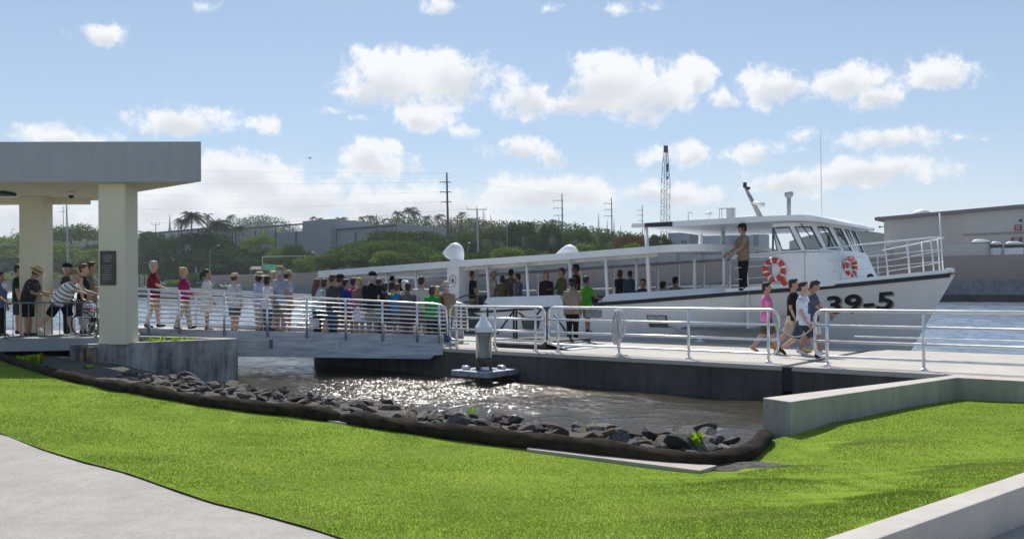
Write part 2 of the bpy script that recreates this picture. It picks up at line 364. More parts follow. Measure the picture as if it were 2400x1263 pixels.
# blades of grass (one mass)
rng = np.random.default_rng(5)
def grass():
    N = 900000
    Y = 3.2 + (rng.random(N) ** 1.7) * 17.0
    X = (rng.random(N) * 2 - 1) * (0.64 * Y + 0.6)
    # inside test, vectorised
    P = np.array([(p[0], p[1]) for p in lawn_poly]); Q = np.roll(P, 1, 0)
    ins = np.zeros(N, bool)
    for (ax, ay), (bx, by) in zip(P, Q):
        cnd = (ay > Y) != (by > Y)
        xx = (bx - ax) * (Y - ay) / ((by - ay) if abs(by - ay) > 1e-9 else 1e-9) + ax
        ins ^= cnd & (X < xx)
    X, Y = X[ins], Y[ins]; n = len(X)
    # height by IDW in chunks
    Z = np.empty(n)
    for i in range(0, n, 40000):
        d2 = (X[i:i+40000, None] - CT[None, :, 0]) ** 2 + (Y[i:i+40000, None] - CT[None, :, 1]) ** 2 + 0.05
        w = 1 / d2 ** 1.6; Z[i:i+40000] = (w * CT[None, :, 2]).sum(1) / w.sum(1)
    Z += 0.008 * np.sin(X * 1.3 + Y) * np.cos(Y * 1.1 - X * 0.4)
    tuft = 0.5 + 0.5 * np.sin(X * 2.1 + np.sin(Y * 1.7) * 2) * np.cos(Y * 2.6 + np.sin(X * 1.3) * 2)
    h = (0.006 + 0.006 * rng.random(n) + 0.003 * tuft) * (1 + 0.025 * Y); w = 0.0024 * (1 + 0.10 * Y)
    a = rng.random(n) * 2 * np.pi; ln = h * (0.25 + 0.8 * rng.random(n)); la = rng.random(n) * 2 * np.pi
    v = np.empty((n, 3, 3), np.float32)
    v[:, 0] = np.stack([X - np.cos(a) * w, Y - np.sin(a) * w, Z - 0.004], 1)
    v[:, 1] = np.stack([X + np.cos(a) * w, Y + np.sin(a) * w, Z - 0.004], 1)
    v[:, 2] = np.stack([X + np.cos(la) * ln, Y + np.sin(la) * ln, Z + h], 1)
    me = bpy.data.meshes.new('grass'); me.vertices.add(n * 3); me.loops.add(n * 3); me.polygons.add(n)
    me.vertices.foreach_set('co', v.ravel()); me.loops.foreach_set('vertex_index', np.arange(n * 3, dtype=np.int32))
    me.polygons.foreach_set('loop_start', np.arange(0, n * 3, 3, dtype=np.int32)); me.update(calc_edges=True)
    o = bpy.data.objects.new('grass', me); COL.objects.link(o)
    m = bpy.data.materials.new('grass_blade'); m.use_nodes = True; t = NT(m.node_tree); m.node_tree.nodes.clear()
    g = t.n('ShaderNodeNewGeometry'); c = t.n('ShaderNodeTexCoord')
    mp = t.n('ShaderNodeMapping'); t.l(c.outputs['Object'], mp.inputs[0]); mp.inputs['Scale'].default_value = (0.45, 2.0, 1)
    n1 = t.n('ShaderNodeTexNoise', i_Scale=1.1, i_Detail=6.0, i_Roughness=0.65); t.l(mp.outputs[0], n1.inputs['Vector'])
    f = t.math('ADD', t.math('MULTIPLY', g.outputs['Random Per Island'], 0.15), t.math('MULTIPLY', n1.outputs[0], 0.95))
    col = t.ramp(f, [(0.34, (0.145, 0.225, 0.036, 1)), (0.58, (0.265, 0.335, 0.075, 1)), (0.82, (0.45, 0.43, 0.16, 1))])
    dd = t.n('ShaderNodeBsdfDiffuse'); t.l(col, dd.inputs[0]); tr = t.n('ShaderNodeBsdfTranslucent'); t.l(col, tr.inputs[0])
    mx = t.n('ShaderNodeMixShader'); mx.inputs[0].default_value = 0.38; t.l(dd.outputs[0], mx.inputs[1]); t.l(tr.outputs[0], mx.inputs[2])
    oo = t.n('ShaderNodeOutputMaterial'); t.l(mx.outputs[0], oo.inputs[0]); me.materials.append(m)
    tag(o, 'short mown green grass covering the lawn', 'grass', kind='stuff')
grass()
# path
pp = [(p + Vector((.10, .13, 0))).to_2d() for p in PATHW] + [Vector((3, -6)), Vector((-22, -6)), Vector((-22, 9))]
pth, _, _ = sheet(pp, lambda x, y: zl(x, y) - 0.014 if y > 3 else -0.125, 0.6, 'path', PATHC); struct(pth)
# low concrete kerb in the lower right corner and the pavement behind it
mb = MB(); k0, k1 = curb0 - cdv * 4, curb0 + cdv * 9.6
mb.prism([(k0).to_2d(), (k0 + cpv * .22).to_2d(), (k1 + cpv * .22).to_2d(), (k1).to_2d()], -.7, -.10)
kerb = mb.build('kerb_wall', CAPC); bevel(kerb, 0.012); tag(kerb, 'low pale concrete kerb wall beside the lawn, bottom right corner', 'wall')
mb = MB(); p0, p1 = k0 + cpv * .2, k1 + cpv * .2
mb.add([(p0.x, p0.y, -.40), (p0.x + 3, p0.y - 8, -.40), (p1.x + 12, p1.y - 6, -.40), (p1.x, p1.y, -.40)], [(0, 1, 2, 3)])
struct(mb.build('pavement', PATHC))
# water
wm = bpy.data.materials.new('harbour_water'); wm.use_nodes = True; t = NT(wm.node_tree); b = wm.node_tree.nodes['Principled BSDF']
b.inputs['Base Color'].default_value = (0.045, 0.036, 0.022, 1); b.inputs['Roughness'].default_value = 0.03; b.inputs['IOR'].default_value = 1.55
c = t.n('ShaderNodeTexCoord')
mp = t.n('ShaderNodeMapping'); t.l(c.outputs['Object'], mp.inputs[0]); mp.inputs['Rotation'].default_value = (0, 0, 0.5); mp.inputs['Scale'].default_value = (0.75, 1.5, 1)
w1 = t.n('ShaderNodeTexNoise', i_Scale=3.2, i_Detail=3.0, i_Roughness=0.5, i_Distortion=0.4); t.l(mp.outputs[0], w1.inputs['Vector'])
w2 = t.n('ShaderNodeTexNoise', i_Scale=11.0, i_Detail=3.0, i_Roughness=0.6, i_Distortion=0.6); t.l(mp.outputs[0], w2.inputs['Vector'])
w3 = t.n('ShaderNodeTexNoise', i_Scale=0.16, i_Detail=2.0); t.l(c.outputs['Object'], w3.inputs['Vector'])     # gusts
dv_ = t.n('ShaderNodeVectorMath', operation='DISTANCE'); t.l(c.outputs['Object'], dv_.inputs[0]); dv_.inputs[1].default_value = (-2.3, 19.3, WZ)
gp = t.n('ShaderNodeMapRange', interpolation_type='SMOOTHSTEP', i_1=5.6, i_2=0.6); t.l(dv_.outputs['Value'], gp.inputs[0])
amp = t.math('ADD', t.math('MULTIPLY', w3.outputs[0], 1.0), t.math('MULTIPLY', gp.outputs[0], 0.2))
w4 = t.n('ShaderNodeTexNoise', i_Scale=15.0, i_Detail=1.0, i_Roughness=0.4); t.l(c.outputs['Object'], w4.inputs['Vector'])
hh = t.math('MULTIPLY', amp, t.math('ADD', t.math('MULTIPLY', w1.outputs[0], 0.085), t.math('MULTIPLY', w2.outputs[0], 0.030)))
ndot = t.n('ShaderNodeVectorMath', operation='DOT_PRODUCT'); t.l(c.outputs['Object'], ndot.inputs[0]); ndot.inputs[1].default_value = tuple(ND)
mud_to_sky = t.n('ShaderNodeMapRange', interpolation_type='SMOOTHSTEP', i_1=19.0, i_2=34.0); t.l(ndot.outputs['Value'], mud_to_sky.inputs[0])      # muddy basin; beyond the pier the bright sky reflection is painted into the colour
t.l(t.mix(mud_to_sky.outputs[0], (0.052, 0.044, 0.027, 1), (0.16, 0.21, 0.28, 1)), b.inputs['Base Color'])
bm = t.n('ShaderNodeBump', i_Strength=1.0, i_Distance=1.0)
if 'Filter Width' in bm.inputs: bm.inputs['Filter Width'].default_value = 0.03
hh = t.math('ADD', hh, t.math('MULTIPLY', gp.outputs[0], t.math('MULTIPLY', w4.outputs[0], 0.006)))
t.l(hh, bm.inputs['Height'])
vo = t.n('ShaderNodeTexVoronoi', i_Scale=24.0); t.l(c.outputs['Object'], vo.inputs['Vector'])        # wind-chop facets off the pile
fc = t.n('ShaderNodeVectorMath', operation='SUBTRACT'); t.l(vo.outputs['Color'], fc.inputs[0]); fc.inputs[1].default_value = (.5, .5, .5)
fm = t.n('ShaderNodeVectorMath', operation='MULTIPLY'); t.l(fc.outputs[0], fm.inputs[0]); fm.inputs[1].default_value = (.42, 1.25, 0)
fg = t.n('ShaderNodeVectorMath', operation='SCALE'); t.l(fm.outputs[0], fg.inputs[0]); t.l(gp.outputs[0], fg.inputs['Scale'])
fa = t.n('ShaderNodeVectorMath', operation='ADD'); t.l(bm.outputs[0], fa.inputs[0]); t.l(fg.outputs[0], fa.inputs[1])
fn_ = t.n('ShaderNodeVectorMath', operation='NORMALIZE'); t.l(fa.outputs[0], fn_.inputs[0]); t.l(fn_.outputs[0], b.inputs['Normal'])
ro = t.n('ShaderNodeMapRange', i_1=0.0, i_2=1.0, i_3=0.03, i_4=0.13); t.l(gp.outputs[0], ro.inputs[0]); t.l(ro.outputs[0], b.inputs['Roughness'])
def water_mesh():
    """real waves, finer where the water is near"""
    ys = [8.5]
    while ys[-1] < 262: ys.append(ys[-1] + max(.035, .0026 * ys[-1]))
    ys = np.array(ys); na = 560; aa = np.linspace(-.70, .70, na); Y = np.repeat(ys[:, None], na, 1); X = Y * aa[None, :]
    g = np.random.default_rng(12); Z = np.zeros_like(X); dy = np.maximum(.035, .0026 * Y)
    # gusts: patches of rougher and calmer water
    gust = .75 + .35 * np.sin(X * .11 + 1.3 * np.sin(Y * .05)) * np.cos(Y * .07 + X * .03)
    for i in range(34):
        lam = .22 * (3.6 / .22) ** (i / 33.0); th = math.radians(250) + g.normal(0, .75); k = 2 * np.pi / lam; ph = g.uniform(0, 6.28)
        slope = .044 if lam > .5 else .040
        att = np.clip((lam / dy - 2.5) / 3.0, 0, 1)
        wx = .35 * np.sin(Y * .9 + i) ; Z += att * slope / k * np.sin(k * (X * math.cos(th) + Y * math.sin(th)) + ph + wx)
    nn_ = np.clip((X * ND.x + Y * ND.y - 15.5) / 9.0, 0, 1); Z = WZ + Z * gust * (.45 + .55 * nn_)
    nr = len(ys); v = np.stack([X, Y, Z], 2).astype(np.float32).reshape(-1, 3); n0 = len(v)
    flat = np.array([(-60, 4, WZ - .14), (40, 4, WZ - .14), (330, -60, WZ - .14), tuple(sn(300, 165, WZ - .14)), tuple(sn(-460, 165, WZ - .14)), (-330, 90, WZ - .14)], np.float32)
    v = np.concatenate([v, flat]); idx = np.arange(n0).reshape(nr, na)
    q = np.stack([idx[:-1, :-1], idx[:-1, 1:], idx[1:, 1:], idx[1:, :-1]], 2).reshape(-1, 4).astype(np.int32)
    me = bpy.data.meshes.new('water'); me.vertices.add(len(v)); me.vertices.foreach_set('co', v.ravel()); nq = len(q); me.loops.add(nq * 4 + 6); me.polygons.add(nq + 1)
    me.loops.foreach_set('vertex_index', np.concatenate([q.ravel(), np.arange(n0, n0 + 6, dtype=np.int32)])); me.polygons.foreach_set('loop_start', np.arange(0, nq * 4 + 1, 4, dtype=np.int32)); me.update(calc_edges=True)
    me.polygons.foreach_set('use_smooth', np.ones(nq + 1, bool)); me.materials.append(wm); o = bpy.data.objects.new('water', me); COL.objects.link(o); struct(o)
water_mesh()
# bank under the rocks
mb = S(); bdir = Vector((0.30, 0.95, 0)); row = []
for i, p in enumerate(LOGW):
    f = min(1, max(0, (i - 2) / 4)); dv = bdir if i < 17 else bdir * 0.55
    row.append([p + Vector((0, -.02, -.03)), p + dv * .6 + Vector((0, 0, .05 * f)), p + dv * (1.5) + Vector((0, 0, .0 * f)), p + dv * (2.4) + Vector((0, 0, -.40 * f)), p + dv * 3.6 + Vector((0, 0, -.95 * f - .1))])
n = 5; mb.add([v for r in row for v in r], [(i * n + j, (i + 1) * n + j, (i + 1) * n + j + 1, i * n + j + 1) for i in range(len(row) - 1) for j in range(n - 1)])
struct(mb.build('bank', mat('bank_gravel', (0.075, 0.068, 0.06), .95, var=.35, scale=14, bump=.9, bscale=22)))
mb = MB(); mb.add([(-30, 17, -.22), (-12.2, 18.6, -.22), (-9.1, 18.9, -.25), (-9.6, 21, -.25), (-11.5, 27, -.3), (-30, 30, -.3)], [(0, 1, 2, 3, 4, 5)]); struct(mb.build('ground', SOIL))
# erosion-control logs
LOGM = mat('coir_fibre', (0.050, 0.038, 0.029), 0.95, scale=5, bump=1.0, bscale=70, spec=0.12, col2=(0.014, 0.012, 0.011))
def erosion_log(i0, i1, r, label, seed, lumps=()):
    rd = random.Random(seed); pts = []; P = LOGW[i0:i1 + 1]
    for a, bq in zip(P, P[1:]):
        k = max(2, int((bq - a).length / .13))
        pts += [a.lerp(bq, j / k) for j in range(k)]
    pts.append(P[-1])
    for _ in range(6): pts = [pts[0]] + [(pts[i - 1] + pts[i] * 2 + pts[i + 1]) / 4 for i in range(1, len(pts) - 1)] + [pts[-1]]
    n = len(pts); rr = []; ax = []
    for i, p in enumerate(pts):
        x = i * .13
        f = r * (1 + .10 * math.sin(x * 1.7 + seed) + .07 * math.sin(x * 4.3 + 2 * seed) + rd.uniform(-.025, .025))
        for at_, k_ in lumps: f *= 1 + k_ * math.exp(-((i / n - at_) / .03) ** 2)
        e = min(i, n - 1 - i); f *= min(1, .62 + .2 * e) if e < 2 else 1
        rr.append(f); ax.append(p + Vector((.02 * math.sin(x * 2.1), .05 + .03 * math.sin(x * 1.3 + seed), f * .82)))
    mb = S(); mb.tube(ax, rr, 14)
    for j, v in enumerate(mb.v):
        k = 1 + .05 * math.sin(j * 2.399) ; mb.v[j] = (v[0], v[1], v[2] + .012 * math.sin(j * 1.7))
    lg = mb.build('erosion_log', LOGM); return tag(lg, label, 'erosion log', 'coir logs along the lawn edge')
erosion_log(0, 6, .078, 'thin dark coir log running under the shelter to the rocks', 1, ((.97, .3),))
erosion_log(6, 10, .090, 'dark coir log beside the stained concrete abutment, lumpy at its far end', 2, ((.04, .35),))
erosion_log(10, 21, .102, 'long sagging dark coir log in front of the rocks, curving up to the concrete wall', 3)
mb = MB(); p = onz(1230, 1048, -.40); mb.box((p.x, p.y - .03, -.31), (.20, .10, .22), .5); o = mb.build('stake', WOODP); bevel(o, .01); tag(o, 'stubby dark square wooden stake against the coir log', 'stake')
mb = MB(); q0, q1, q2, q3 = onz(1235, 1060, -.40), onz(1640, 1112, -.45), onz(1680, 1100, -.45), onz(1245, 1050, -.40)
mb.add([(p.x, p.y, p.z + .045) for p in (q0, q1, q2, q3)] + [(p.x, p.y, p.z - .1) for p in (q0, q1, q2, q3)], [(0, 1, 2, 3), (0, 4, 5, 1), (1, 5, 6, 2), (3, 2, 6, 7), (0, 3, 7, 4)])
o = mb.build('edging_slab', concrete('edging_concrete', (.50, .45, .40), (.36, .31, .27), .8, .4, .66, False)); tag(o, 'narrow pale concrete edging strip between lawn and coir log', 'edging')
mb = MB(); q0, q1, q2, q3 = onz(770, 990, -.30), onz(812, 996, -.30), onz(815, 985, -.30), onz(780, 983, -.30)
mb.add([(p.x, p.y, p.z + .03) for p in (q0, q1, q2, q3)] + [(p.x, p.y, p.z - .1) for p in (q0, q1, q2, q3)], [(0, 1, 2, 3), (0, 4, 5, 1), (1, 5, 6, 2), (3, 2, 6, 7), (0, 3, 7, 4)])
tag(mb.build('edging_slab', CAPC), 'small pale concrete slab end showing where two coir logs meet', 'edging')
# soil patch at the wall end
mb = S(); pc = onz(1745, 1098, -.44)
rd = random.Random(3); ring = [(pc.x + math.cos(a) * .55 * rd.uniform(.7, 1.2), pc.y + .12 + math.sin(a) * .30 * rd.uniform(.7, 1.2)) for a in [k * 2 * math.pi / 16 for k in range(16)]]
mb.add([(pc.x, pc.y + .12, zl(pc.x, pc.y + .12) + .055)] + [(x, y, zl(x, y) + .012) for x, y in ring], [(0, 1 + k, 1 + (k + 1) % 16) for k in range(16)])
struct(mb.build('soil', MATS['bank_gravel']))
# rocks
ROCKM = [mat('basalt_%s' % k, c_, 0.85, var=0.3, scale=7, bump=0.5, bscale=25) for k, c_ in (('grey', (0.125, 0.117, 0.112)), ('brown', (0.11, 0.085, 0.07)), ('dark', (0.055, 0.052, 0.052)))]
def rock_mesh(seed):
    rd = random.Random(seed); bmm = bmesh.new(); bmesh.ops.create_icosphere(bmm, subdivisions=3, radius=1)
    cuts = [(Vector((rd.gauss(0, 1), rd.gauss(0, 1), rd.gauss(0, .8))).normalized(), rd.uniform(.42, .78)) for _ in range(13)]
    for v in bmm.verts:
        for nrm, dd in cuts:
            k = v.co.dot(nrm) - dd
            if k > 0: v.co -= nrm * k
        v.co += v.co.normalized() * .02 * math.sin(v.co.x * 9 + seed) * math.cos(v.co.y * 7)
    me = bpy.data.meshes.new('rock'); bmm.to_mesh(me); bmm.free(); me.materials.append(ROCKM[seed % 3]); return me
RM = [rock_mesh(k) for k in range(9)]
rd = random.Random(17); nrock = 0
proto_rock = bpy.data.objects.new('rock', RM[0])
def put_rock(p, s, seed):
    global nrock
    o = proto_rock.copy(); o.data = RM[seed % 9]; COL.objects.link(o)
    o.location = p; o.scale = (s * rd.uniform(.9, 1.6), s * rd.uniform(.75, 1.15), s * rd.uniform(.34, .62)); o.rotation_euler = (rd.uniform(-.4, .4), rd.uniform(-.4, .4), rd.uniform(0, 6.28))
    tag(o, 'angular grey-brown rock in the bank between coir log and water', 'rock', 'rocks along the water edge'); nrock += 1
LP = []
for a, bq in zip(LOGW[5:], LOGW[6:]):
    k = max(1, int((bq - a).length / .16)); LP += [(a.lerp(bq, j / k), (bq - a)) for j in range(k)]
for i, (p, dv) in enumerate(LP):
    nx = Vector((-dv.y, dv.x, 0)).normalized()
    if nx.y < 0 and dv.x > 0: nx = -nx
    if i > len(LP) - 12: nx = Vector((-.75, .6, 0))
    for off in (0.30, 0.65, 1.02, 1.42, 1.85):
        o_ = off + rd.uniform(-.15, .15)
        z = p.z + interp(o_, [(0, .03), (.7, .045), (1.5, .0), (2.3, -.28)]) + rd.uniform(-.03, .07)
        if rd.random() < .78: put_rock(p + nx * o_ + Vector((rd.uniform(-.1, .1), 0, z - p.z)), (rd.uniform(.06, .12) if rd.random() < .75 else rd.uniform(.12, .20)) * (1.1 if off > .6 else .8), rd.randrange(90))
for x, y, z, s in ((1600, 1040, -.30, .23), (1640, 1048, -.34, .26), (1540, 1020, -.33, .25), (1480, 1010, -.33, .28), (1420, 1008, -.36, .26), (1655, 1018, -.36, .24), (1390, 1022, -.30, .18), (1700, 1060, -.42, .2), (320, 878, -.08, .20), (345, 888, -.1, .18), (300, 876, -.06, .2)):
    put_rock(onz(x, y, z), s, rd.randrange(90))
# small plants
LEAFY = foliage('bright_leaf', (0.10, 0.20, 0.01, 1), (0.26, 0.42, 0.03, 1), 0.4)
def tuft(p, n, h, label, seed, spread=.15, broad=.02):
    rd = random.Random(seed); mb = MB()
    for _ in range(n):
        a = rd.uniform(0, 6.28); r = spread * rd.random() ** .5; b0 = Vector((p[0] + r * math.cos(a), p[1] + r * math.sin(a), p[2])); hh = h * rd.uniform(.5, 1.1)
        l = Vector((math.cos(a + rd.uniform(-1, 1)), math.sin(a), 0)) * hh * rd.uniform(.2, .8); sd = Vector((-l.y, l.x, 0)).normalized() * broad * rd.uniform(.7, 1.4)
        m_ = b0 + l * .45 + Vector((0, 0, hh * .65)); e = b0 + l + Vector((0, 0, hh * rd.uniform(.7, 1)))
        mb.add([b0 - sd * .4, b0 + sd * .4, m_ + sd, m_ - sd, e], [(0, 1, 2, 3), (3, 2, 4)])
    return tag(mb.build('plant', LEAFY), label, 'plant')
tuft(onz(1628, 1050, -.35), 40, .20, 'small bright green weed growing among the rocks', 1, .05, .03)
tuft(onz(1105, 975, -.5), 30, .16, 'sparse straw-like weed in the rocks below the pier pile', 2, .08, .008)
tuft(onz(1380, 1010, -.42), 30, .14, 'dry weed on the rocks left of the drift log', 3, .10, .008)
tuft(onz(72, 852, -.02), 90, .22, 'pale leafy weed beside the thin coir log under the shelter', 4, .22, .035)
tuft(onz(210, 872, -.12), 26, .16, 'little weed at the left foot of the stained abutment', 5, .08, .03)
mb = S(); a, bq = onz(1395, 1025, -.30), onz(1470, 1012, -.28); mb.tube([a, a.lerp(bq, .5) + Vector((0, 0, .04)), bq], [.035, .045, .025]); tag(mb.build('drift_branch', WOODP), 'dead brown branch lying on the rocks', 'branch')
# lower right retaining wall
mb = MB(); up_ = (wallC - wallB).normalized()
W0, W1 = wallB, wallC; W3 = wallA; W2b = wallC + ND * .45 - UD * .02
mb.prism([(p.x, p.y) for p in (W0, W1, wallC + UD * 8, wallC + UD * 8 + ND * .52, wallC + ND * .52 - UD * .10, W3)][::1], -1.2, .025)
rw = mb.build('retaining_wall', [CLEANC, CAPC])
for pl in rw.data.polygons:
    if pl.normal.z > .9: pl.material_index = 1
bevel(rw, .012); tag(rw, 'pale capped concrete retaining wall turning a corner beside the lawn', 'wall')
# ------------------------------------------------------------------ shelter on the left
pav = thing('shelter', 'cream and grey concrete shelter with flat roof on square columns at the left edge', 'shelter', (-11, 21, 0))
mb = MB(); mb.prism([(-24, 19.1), (-11.8, 19.95), (-9.3, 20.55), (-9.6, 22.0), (-10.6, 24.2), (-24, 26)], .10, .40); bevel(mb.build('floor_slab', GREYR, pav), .01)
ZS, ZT = 3.87, 4.80
rp = [(-24, 18.6), (-6.85, 18.85), (-9.32, 20.95), (-10.3, 22.6), (-24, 23.2)]
mb = MB(); mb.prism(rp, ZS + .04, ZT); r_ = mb.build('roof', [GREYR, CREAM], pav)
for p in r_.data.polygons:
    if p.normal.z < -.9: p.material_index = 1
bevel(r_, .015)
mb = MB()      # perimeter beam and recessed ceiling
mb.prism([(-24, 21.9), (-11.0, 22.0), (-11.0, 22.3), (-24, 22.6)], ZS - .10, ZS + .06)
mb.build('soffit_beam', CREAM, pav)
mb = MB(); mb.box((-12.35, 20.6, ZS + .0), (.5, .5, .07)); mb.build('ceiling_lamp', BLACK, pav)
for (x0, x1, y0, y1, z0) in ((-9.27, -8.66, 19.12, 19.78, .30), (-12.45, -11.85, 21.55, 22.05, .38)):
    mb = MB(); mb.prism([(x0, y0), (x1, y0), (x1, y1), (x0, y1)], z0, ZS + .05); cm = mb.build('column', [CREAM], pav); bevel(cm, .025, 3)
# plaque and camera hung on the shelter
pl = thing('plaque', 'dark information plaque on the front of the nearest shelter column', 'plaque', (-9.0, 19.10, 2.0))
a, bq = at(234, 588, 19.09), at(271, 668, 19.09)
mb = MB(); mb.box(((a.x + bq.x) / 2, 19.103, (a.z + bq.z) / 2), (bq.x - a.x, .03, a.z - bq.z)); bevel(mb.build('board', mat('plaque_bronze', (0.055, 0.05, 0.045), .35, .4, var=.3, scale=3), pl), .006)
mb = MB(); rd = random.Random(2)
for k in range(7):
    wd = (bq.x - a.x) * rd.uniform(.35, .7); mb.box(((a.x + bq.x) / 2 - .02, 19.086, a.z - .33 - k * .05), (wd, .004, .012))
mb.build('text_lines', mat('plaque_letters', (0.28, 0.26, 0.24), .5), pl)
mb = MB(); mb.box(((a.x + bq.x) / 2, 19.086, a.z - .17), (.2, .004, .16)); mb.build('relief', mat('plaque_relief', (0.14, 0.13, 0.12), .4, .3, var=.4, scale=20), pl)
cp = at(167, 462, 20.6); sc_ = thing('security_camera', 'small dome security camera under the shelter soffit between the columns', 'camera', (cp.x, cp.y, ZS - .1))
mb = S(); mb.lathe((cp.x, cp.y, ZS - .10), [(.001, .125), (.075, .12), (.08, .06), (.07, .05)]); mb.build('housing', PAINTD, sc_)
mb = S(); mb.ell((cp.x, cp.y, ZS - .06), (.06, .06, .07)); mb.build('dome', BLACK, sc_)
# stained abutment with planted top
Za = .33; A0, A1, A2 = Vector((-9.62, 18.66, 0)), Vector((-6.75, 21.0, 0)), Vector((-10.3, 22.75, 0))
mb = MB()
ab = [A0, A1, A1 + Vector((-.05, .35, 0)), A2 + Vector((0, .2, 0)), A2 + Vector((-.1, -.4, 0))]
def strip(p, q_, w, z0, z1):           # wall from p to q_, thickness w to the left of travel
    d_ = (q_ - p).normalized(); nn = Vector((-d_.y, d_.x, 0)) * w
    mb.prism([p.to_2d(), q_.to_2d(), (q_ + nn).to_2d(), (p + nn).to_2d()], z0, z1)
strip(A0, A1, .24, -1.4, Za)
a_ = A1 + Vector((-.17, .2, 0)); strip(a_, A2, .22, -1.4, Za - .002)
strip(A2 - Vector((0, .0, 0)), A0 + Vector((.05, .3, 0)), .2, -1.4, Za - .09)
abut = thing('abutment', 'stained wedge-shaped concrete bridge abutment with weeds growing on top', 'abutment', (-8.2, 20.5, -.7))
aw = mb.build('wall', [STAINED, CAPC], abut)
for p in aw.data.polygons:
    if p.normal.z > .9: p.material_index = 1
mb = MB(); mb.add([(A0.x, A0.y, Za - .16), (A1.x - .3, A1.y, Za - .16), (A2.x, A2.y, Za - .16)], [(0, 1, 2)]); mb.build('planting_soil', SOIL, abut)
tuft((-8.3, 20.25, Za - .16), 120, .30, 'bright green weeds on the abutment beside the near column', 8, .34, .016)
tuft((-8.05, 20.9, Za - .16), 60, .26, 'bright weeds at the back of the abutment top', 11, .3, .016)
tuft((-7.5, 20.85, Za - .16), 50, .18, 'low weeds near the pointed end of the abutment', 9, .3, .014)
pp_ = at(205, 845, 18.75)
mb = S(); mb.tube([(pp_.x - .12, pp_.y, -.5), (pp_.x - .12, pp_.y, .27)], .055, 12); mb.tube([(pp_.x + .09, pp_.y + .02, -.4), (pp_.x + .09, pp_.y + .02, .27)], .12, 12); tag(mb.build('drain_pipe', mat('rusty_pipe', (0.20, 0.14, 0.10), .7, .2, var=.35, scale=5)), 'rust-stained upright drain pipes at the left end of the abutment', 'pipe')

# crowd barrier under the shelter
def rail_frame(name, label, cat, P, Q, z0, z1, nbar, r, group=None, vertical=False, posts=(), mat_=STEEL, loopl=True, loopr=True, pz=None, bars=None, rad=.14):
    """tube loop from P to Q, horizontal bars (or vertical pickets) and posts at given fractions"""
    root = thing(name, label, cat, (P.lerp(Q, .5).x, P.lerp(Q, .5).y, (z0 if pz is None else pz) + P.z), group)
    L = (Q - P); d_ = L.normalized(); ln = L.length
    def pt(t, z): return P + L * t + Vector((0, 0, z))
    k = rad / ln; arc = [(1 - math.cos(a), 1 - math.sin(a)) for a in [j * math.pi / 2 / 5 for j in range(6)]]
    up = []
    if loopl: up += [pt(0, (z0 + z1) / 2)] + [pt(k * (1 - math.cos(j * math.pi / 10)), z1 - rad + rad * math.sin(j * math.pi / 10)) for j in range(6)]
    else: up += [pt(0, z1)]
    if loopr: up += [pt(1 - k * (1 - math.sin(j * math.pi / 10)), z1 - rad + rad * math.cos(j * math.pi / 10)) for j in range(6)] + [pt(1, (z0 + z1) / 2)]
    else: up += [pt(1, z1)]
    lo = []
    if loopl: lo += [pt(0, (z0 + z1) / 2)] + [pt(k * (1 - math.cos(j * math.pi / 10)), z0 + rad - rad * math.sin(j * math.pi / 10)) for j in range(6)]
    else: lo += [pt(0, z0)]
    if loopr: lo += [pt(1 - k * (1 - math.sin(j * math.pi / 10)), z0 + rad - rad * math.cos(j * math.pi / 10)) for j in range(6)] + [pt(1, (z0 + z1) / 2)]
    else: lo += [pt(1, z0)]
    mb = S(); mb.tube(up, r, 10); mb.build('top_rail', mat_, root)
    mb = S(); mb.tube(lo, r * .85, 10); mb.build('bottom_rail', mat_, root)
    if vertical:
        for j in range(nbar):
            mb = S(); t_ = (j + 1) / (nbar + 1); mb.tube([pt(t_, z0), pt(t_, z1)], r * .5, 6); mb.build('picket', mat_, root)
    else:
        for z in (bars or [z0 + (z1 - z0) * (j + 1) / (nbar + 1) for j in range(nbar)]):
            mb = S(); mb.tube([pt(0, z), pt(1, z)], r * .85, 10); mb.build('bar', mat_, root)
    for t_ in posts:
        mb = S(); mb.tube([pt(t_, 0 if pz is None else pz), pt(t_, z1)], r * .95, 10)
        mb.smooth = False; mb.lathe(pt(t_, (0 if pz is None else pz)), [(.001, .0), (.075, 0), (.075, .018), (.03, .05), (.001, .05)], 12)
        mb.build('post', mat_, root)
    return root
bm_ = mat('barrier_grey', (0.20, 0.21, 0.22), .45, .5)
b0, b1 = at(12, 757, 19.75), at(228, 750, 20.45)
rail_frame('crowd_barrier', 'grey tubular crowd barrier with upright pickets beside the near shelter column', 'barrier', Vector((b0.x, b0.y, 0)), Vector((b1.x, b1.y, 0)), .46, 1.24, 11, .018, vertical=True, posts=(.0, 1.0), pz=.40, mat_=bm_, rad=.12)

